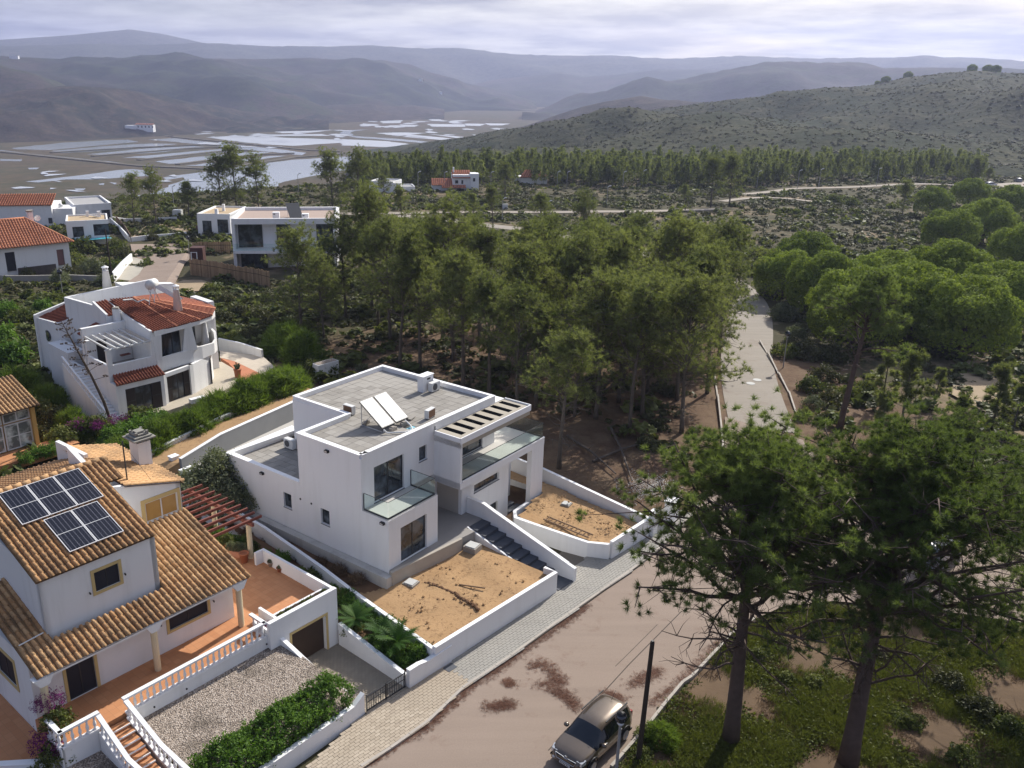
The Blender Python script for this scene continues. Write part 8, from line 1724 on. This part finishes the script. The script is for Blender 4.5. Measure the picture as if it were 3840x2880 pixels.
    m = MB(); m.box(-1.9, 1.9, -.905, -.88, .30, .40); m.box(-1.9, 1.9, .88, .905, .30, .40); m.build('sill_trim', MBLK, t)
    return t
MPAINT = NG('bronze_paint'); MPAINT.bsdf((0.115, 0.088, 0.066), 0.28, metal=0.55, spec=0.6, **{'Coat Weight': 0.8, 'Coat Roughness': 0.05}); MPAINT = MPAINT.m
MCGL = NG('car_glass'); MCGL.bsdf((0.006, 0.008, 0.012), 0.05, spec=0.7); MCGL = MCGL.m
MPW = NG('white_paint'); MPW.bsdf((0.55, 0.57, 0.60), 0.3, spec=0.6, **{'Coat Weight': 0.6}); MPW = MPW.m
MPB = NG('blue_grey_paint'); MPB.bsdf((0.16, 0.18, 0.22), 0.3, spec=0.6, **{'Coat Weight': 0.6}); MPB = MPB.m
MPR = NG('red_paint'); MPR.bsdf((0.30, 0.03, 0.03), 0.3, spec=0.6); MPR = MPR.m
ca, cb = site(2110, 2905, 0), site(2352, 2672, 0); mid = (ca+cb)/2
loft_car(site(2218, 2800, 0), math.atan2((ca-cb).y, (ca-cb).x), 'bronze brown compact SUV parked on the street facing the camera', MPAINT)
loft_car(site(2560, 3190, 0), math.atan2((ca-cb).y, (ca-cb).x)+.2, 'pale car roof just showing at the bottom edge below the timber pole', MPW, False)
P = dv(2140, 403); loft_car(P, R(15), 'white car on the gravel car park at the right edge', MPW, False); P = dv(2198, 394); loft_car(P, R(75), 'dark grey car at the edge of the gravel car park', MPB, False); P = dv(2222, 405); loft_car(P, R(100), 'red car cut off by the right edge of the frame', MPR, False)
P = sv2(2020, 1208, 0); loft_car(P, R(40), 'blue grey car parked at the junction behind the pine trunks', MPB, False)
P = drape(R6p(2110, 545)); t = empty('white_tank', P, 0, 'small white container beside the pale blue house', 'container'); m = MB(); m.box(-1, 1, -.8, .8, 0, 1.5); m.build('tank_body', MMETW, t); m = MB(); m.box(-.9, .9, -.7, .7, 1.5, 1.6); m.build('lid', MALU, t)
P = e_(1060, 110); P = drape(P); t = empty('roadside_cabinet', P, 0, 'small white cabinet in the scrub beside the pale track', 'cabinet'); m = MB(); m.box(-.7, .7, -.4, .4, 0, 1.2); m.build('cabinet_body', MMETW, t); m = MB(); m.box(-.75, .75, -.45, .45, 1.2, 1.28); m.build('lid', MALU, t)
# manholes on the straight road
for x, y in ((2560+.5787*440, 960+.5787*830), (2560+.5787*482, 960+.5787*807)):
    P = drape((x, y), .075); m = MB(); m.lathe([(.4, 0), (.42, .012)], 20); tag(m.build('manhole_cover', MCOVER, loc=P), 'round pale manhole cover on the straight road', 'manhole cover', 'manhole covers on the straight road')
# ------------------------------------------------------------------ which one is which: order from the left among look-alikes
_ONES = ['', 'first', 'second', 'third', 'fourth', 'fifth', 'sixth', 'seventh', 'eighth', 'ninth', 'tenth', 'eleventh', 'twelfth', 'thirteenth', 'fourteenth', 'fifteenth', 'sixteenth', 'seventeenth', 'eighteenth', 'nineteenth']
_TENS = {2: 'twent', 3: 'thirt', 4: 'fort', 5: 'fift', 6: 'sixt', 7: 'sevent'}
def ordinal(n):
    if n < 20: return _ONES[n]
    t, o = divmod(n, 10); return _TENS[t]+('ieth' if o == 0 else 'y-'+_ONES[o])
bpy.context.view_layer.update()
_by = {}
for o in bpy.data.objects:
    if o.parent is None and o.get('label') and o.get('category'): _by.setdefault(o['label'], []).append(o)
def _px(o):
    d = np.array(o.matrix_world.translation)-np.array([0, 0, CAM_Z]); return (d@_rt)/max(1e-3, -(d@_bk))
for lb, os_ in _by.items():
    if len(os_) < 2: continue
    os_.sort(key=_px)
    for i, o in enumerate(os_):
        o['label'] = lb+', '+('leftmost' if i == 0 else 'rightmost' if i == len(os_)-1 else ordinal(i+1)+' from the left')
        if not o.get('group'): o['group'] = lb
# ------------------------------------------------------------------ air
hz = MB(); hz.box(-4200, 5800, -60, 6100, SEA-6, 330)
g = NG('haze_air'); v = g.n('ShaderNodeVolumePrincipled'); v.inputs['Color'].default_value = (0.58, 0.645, 0.95, 1); v.inputs['Density'].default_value = 0.000130; v.inputs['Anisotropy'].default_value = 0.38
g.l(v.outputs[0], g.out.inputs['Volume'])
hz.build('haze', g.m, kind='stuff', label='thin lavender haze over the valley')
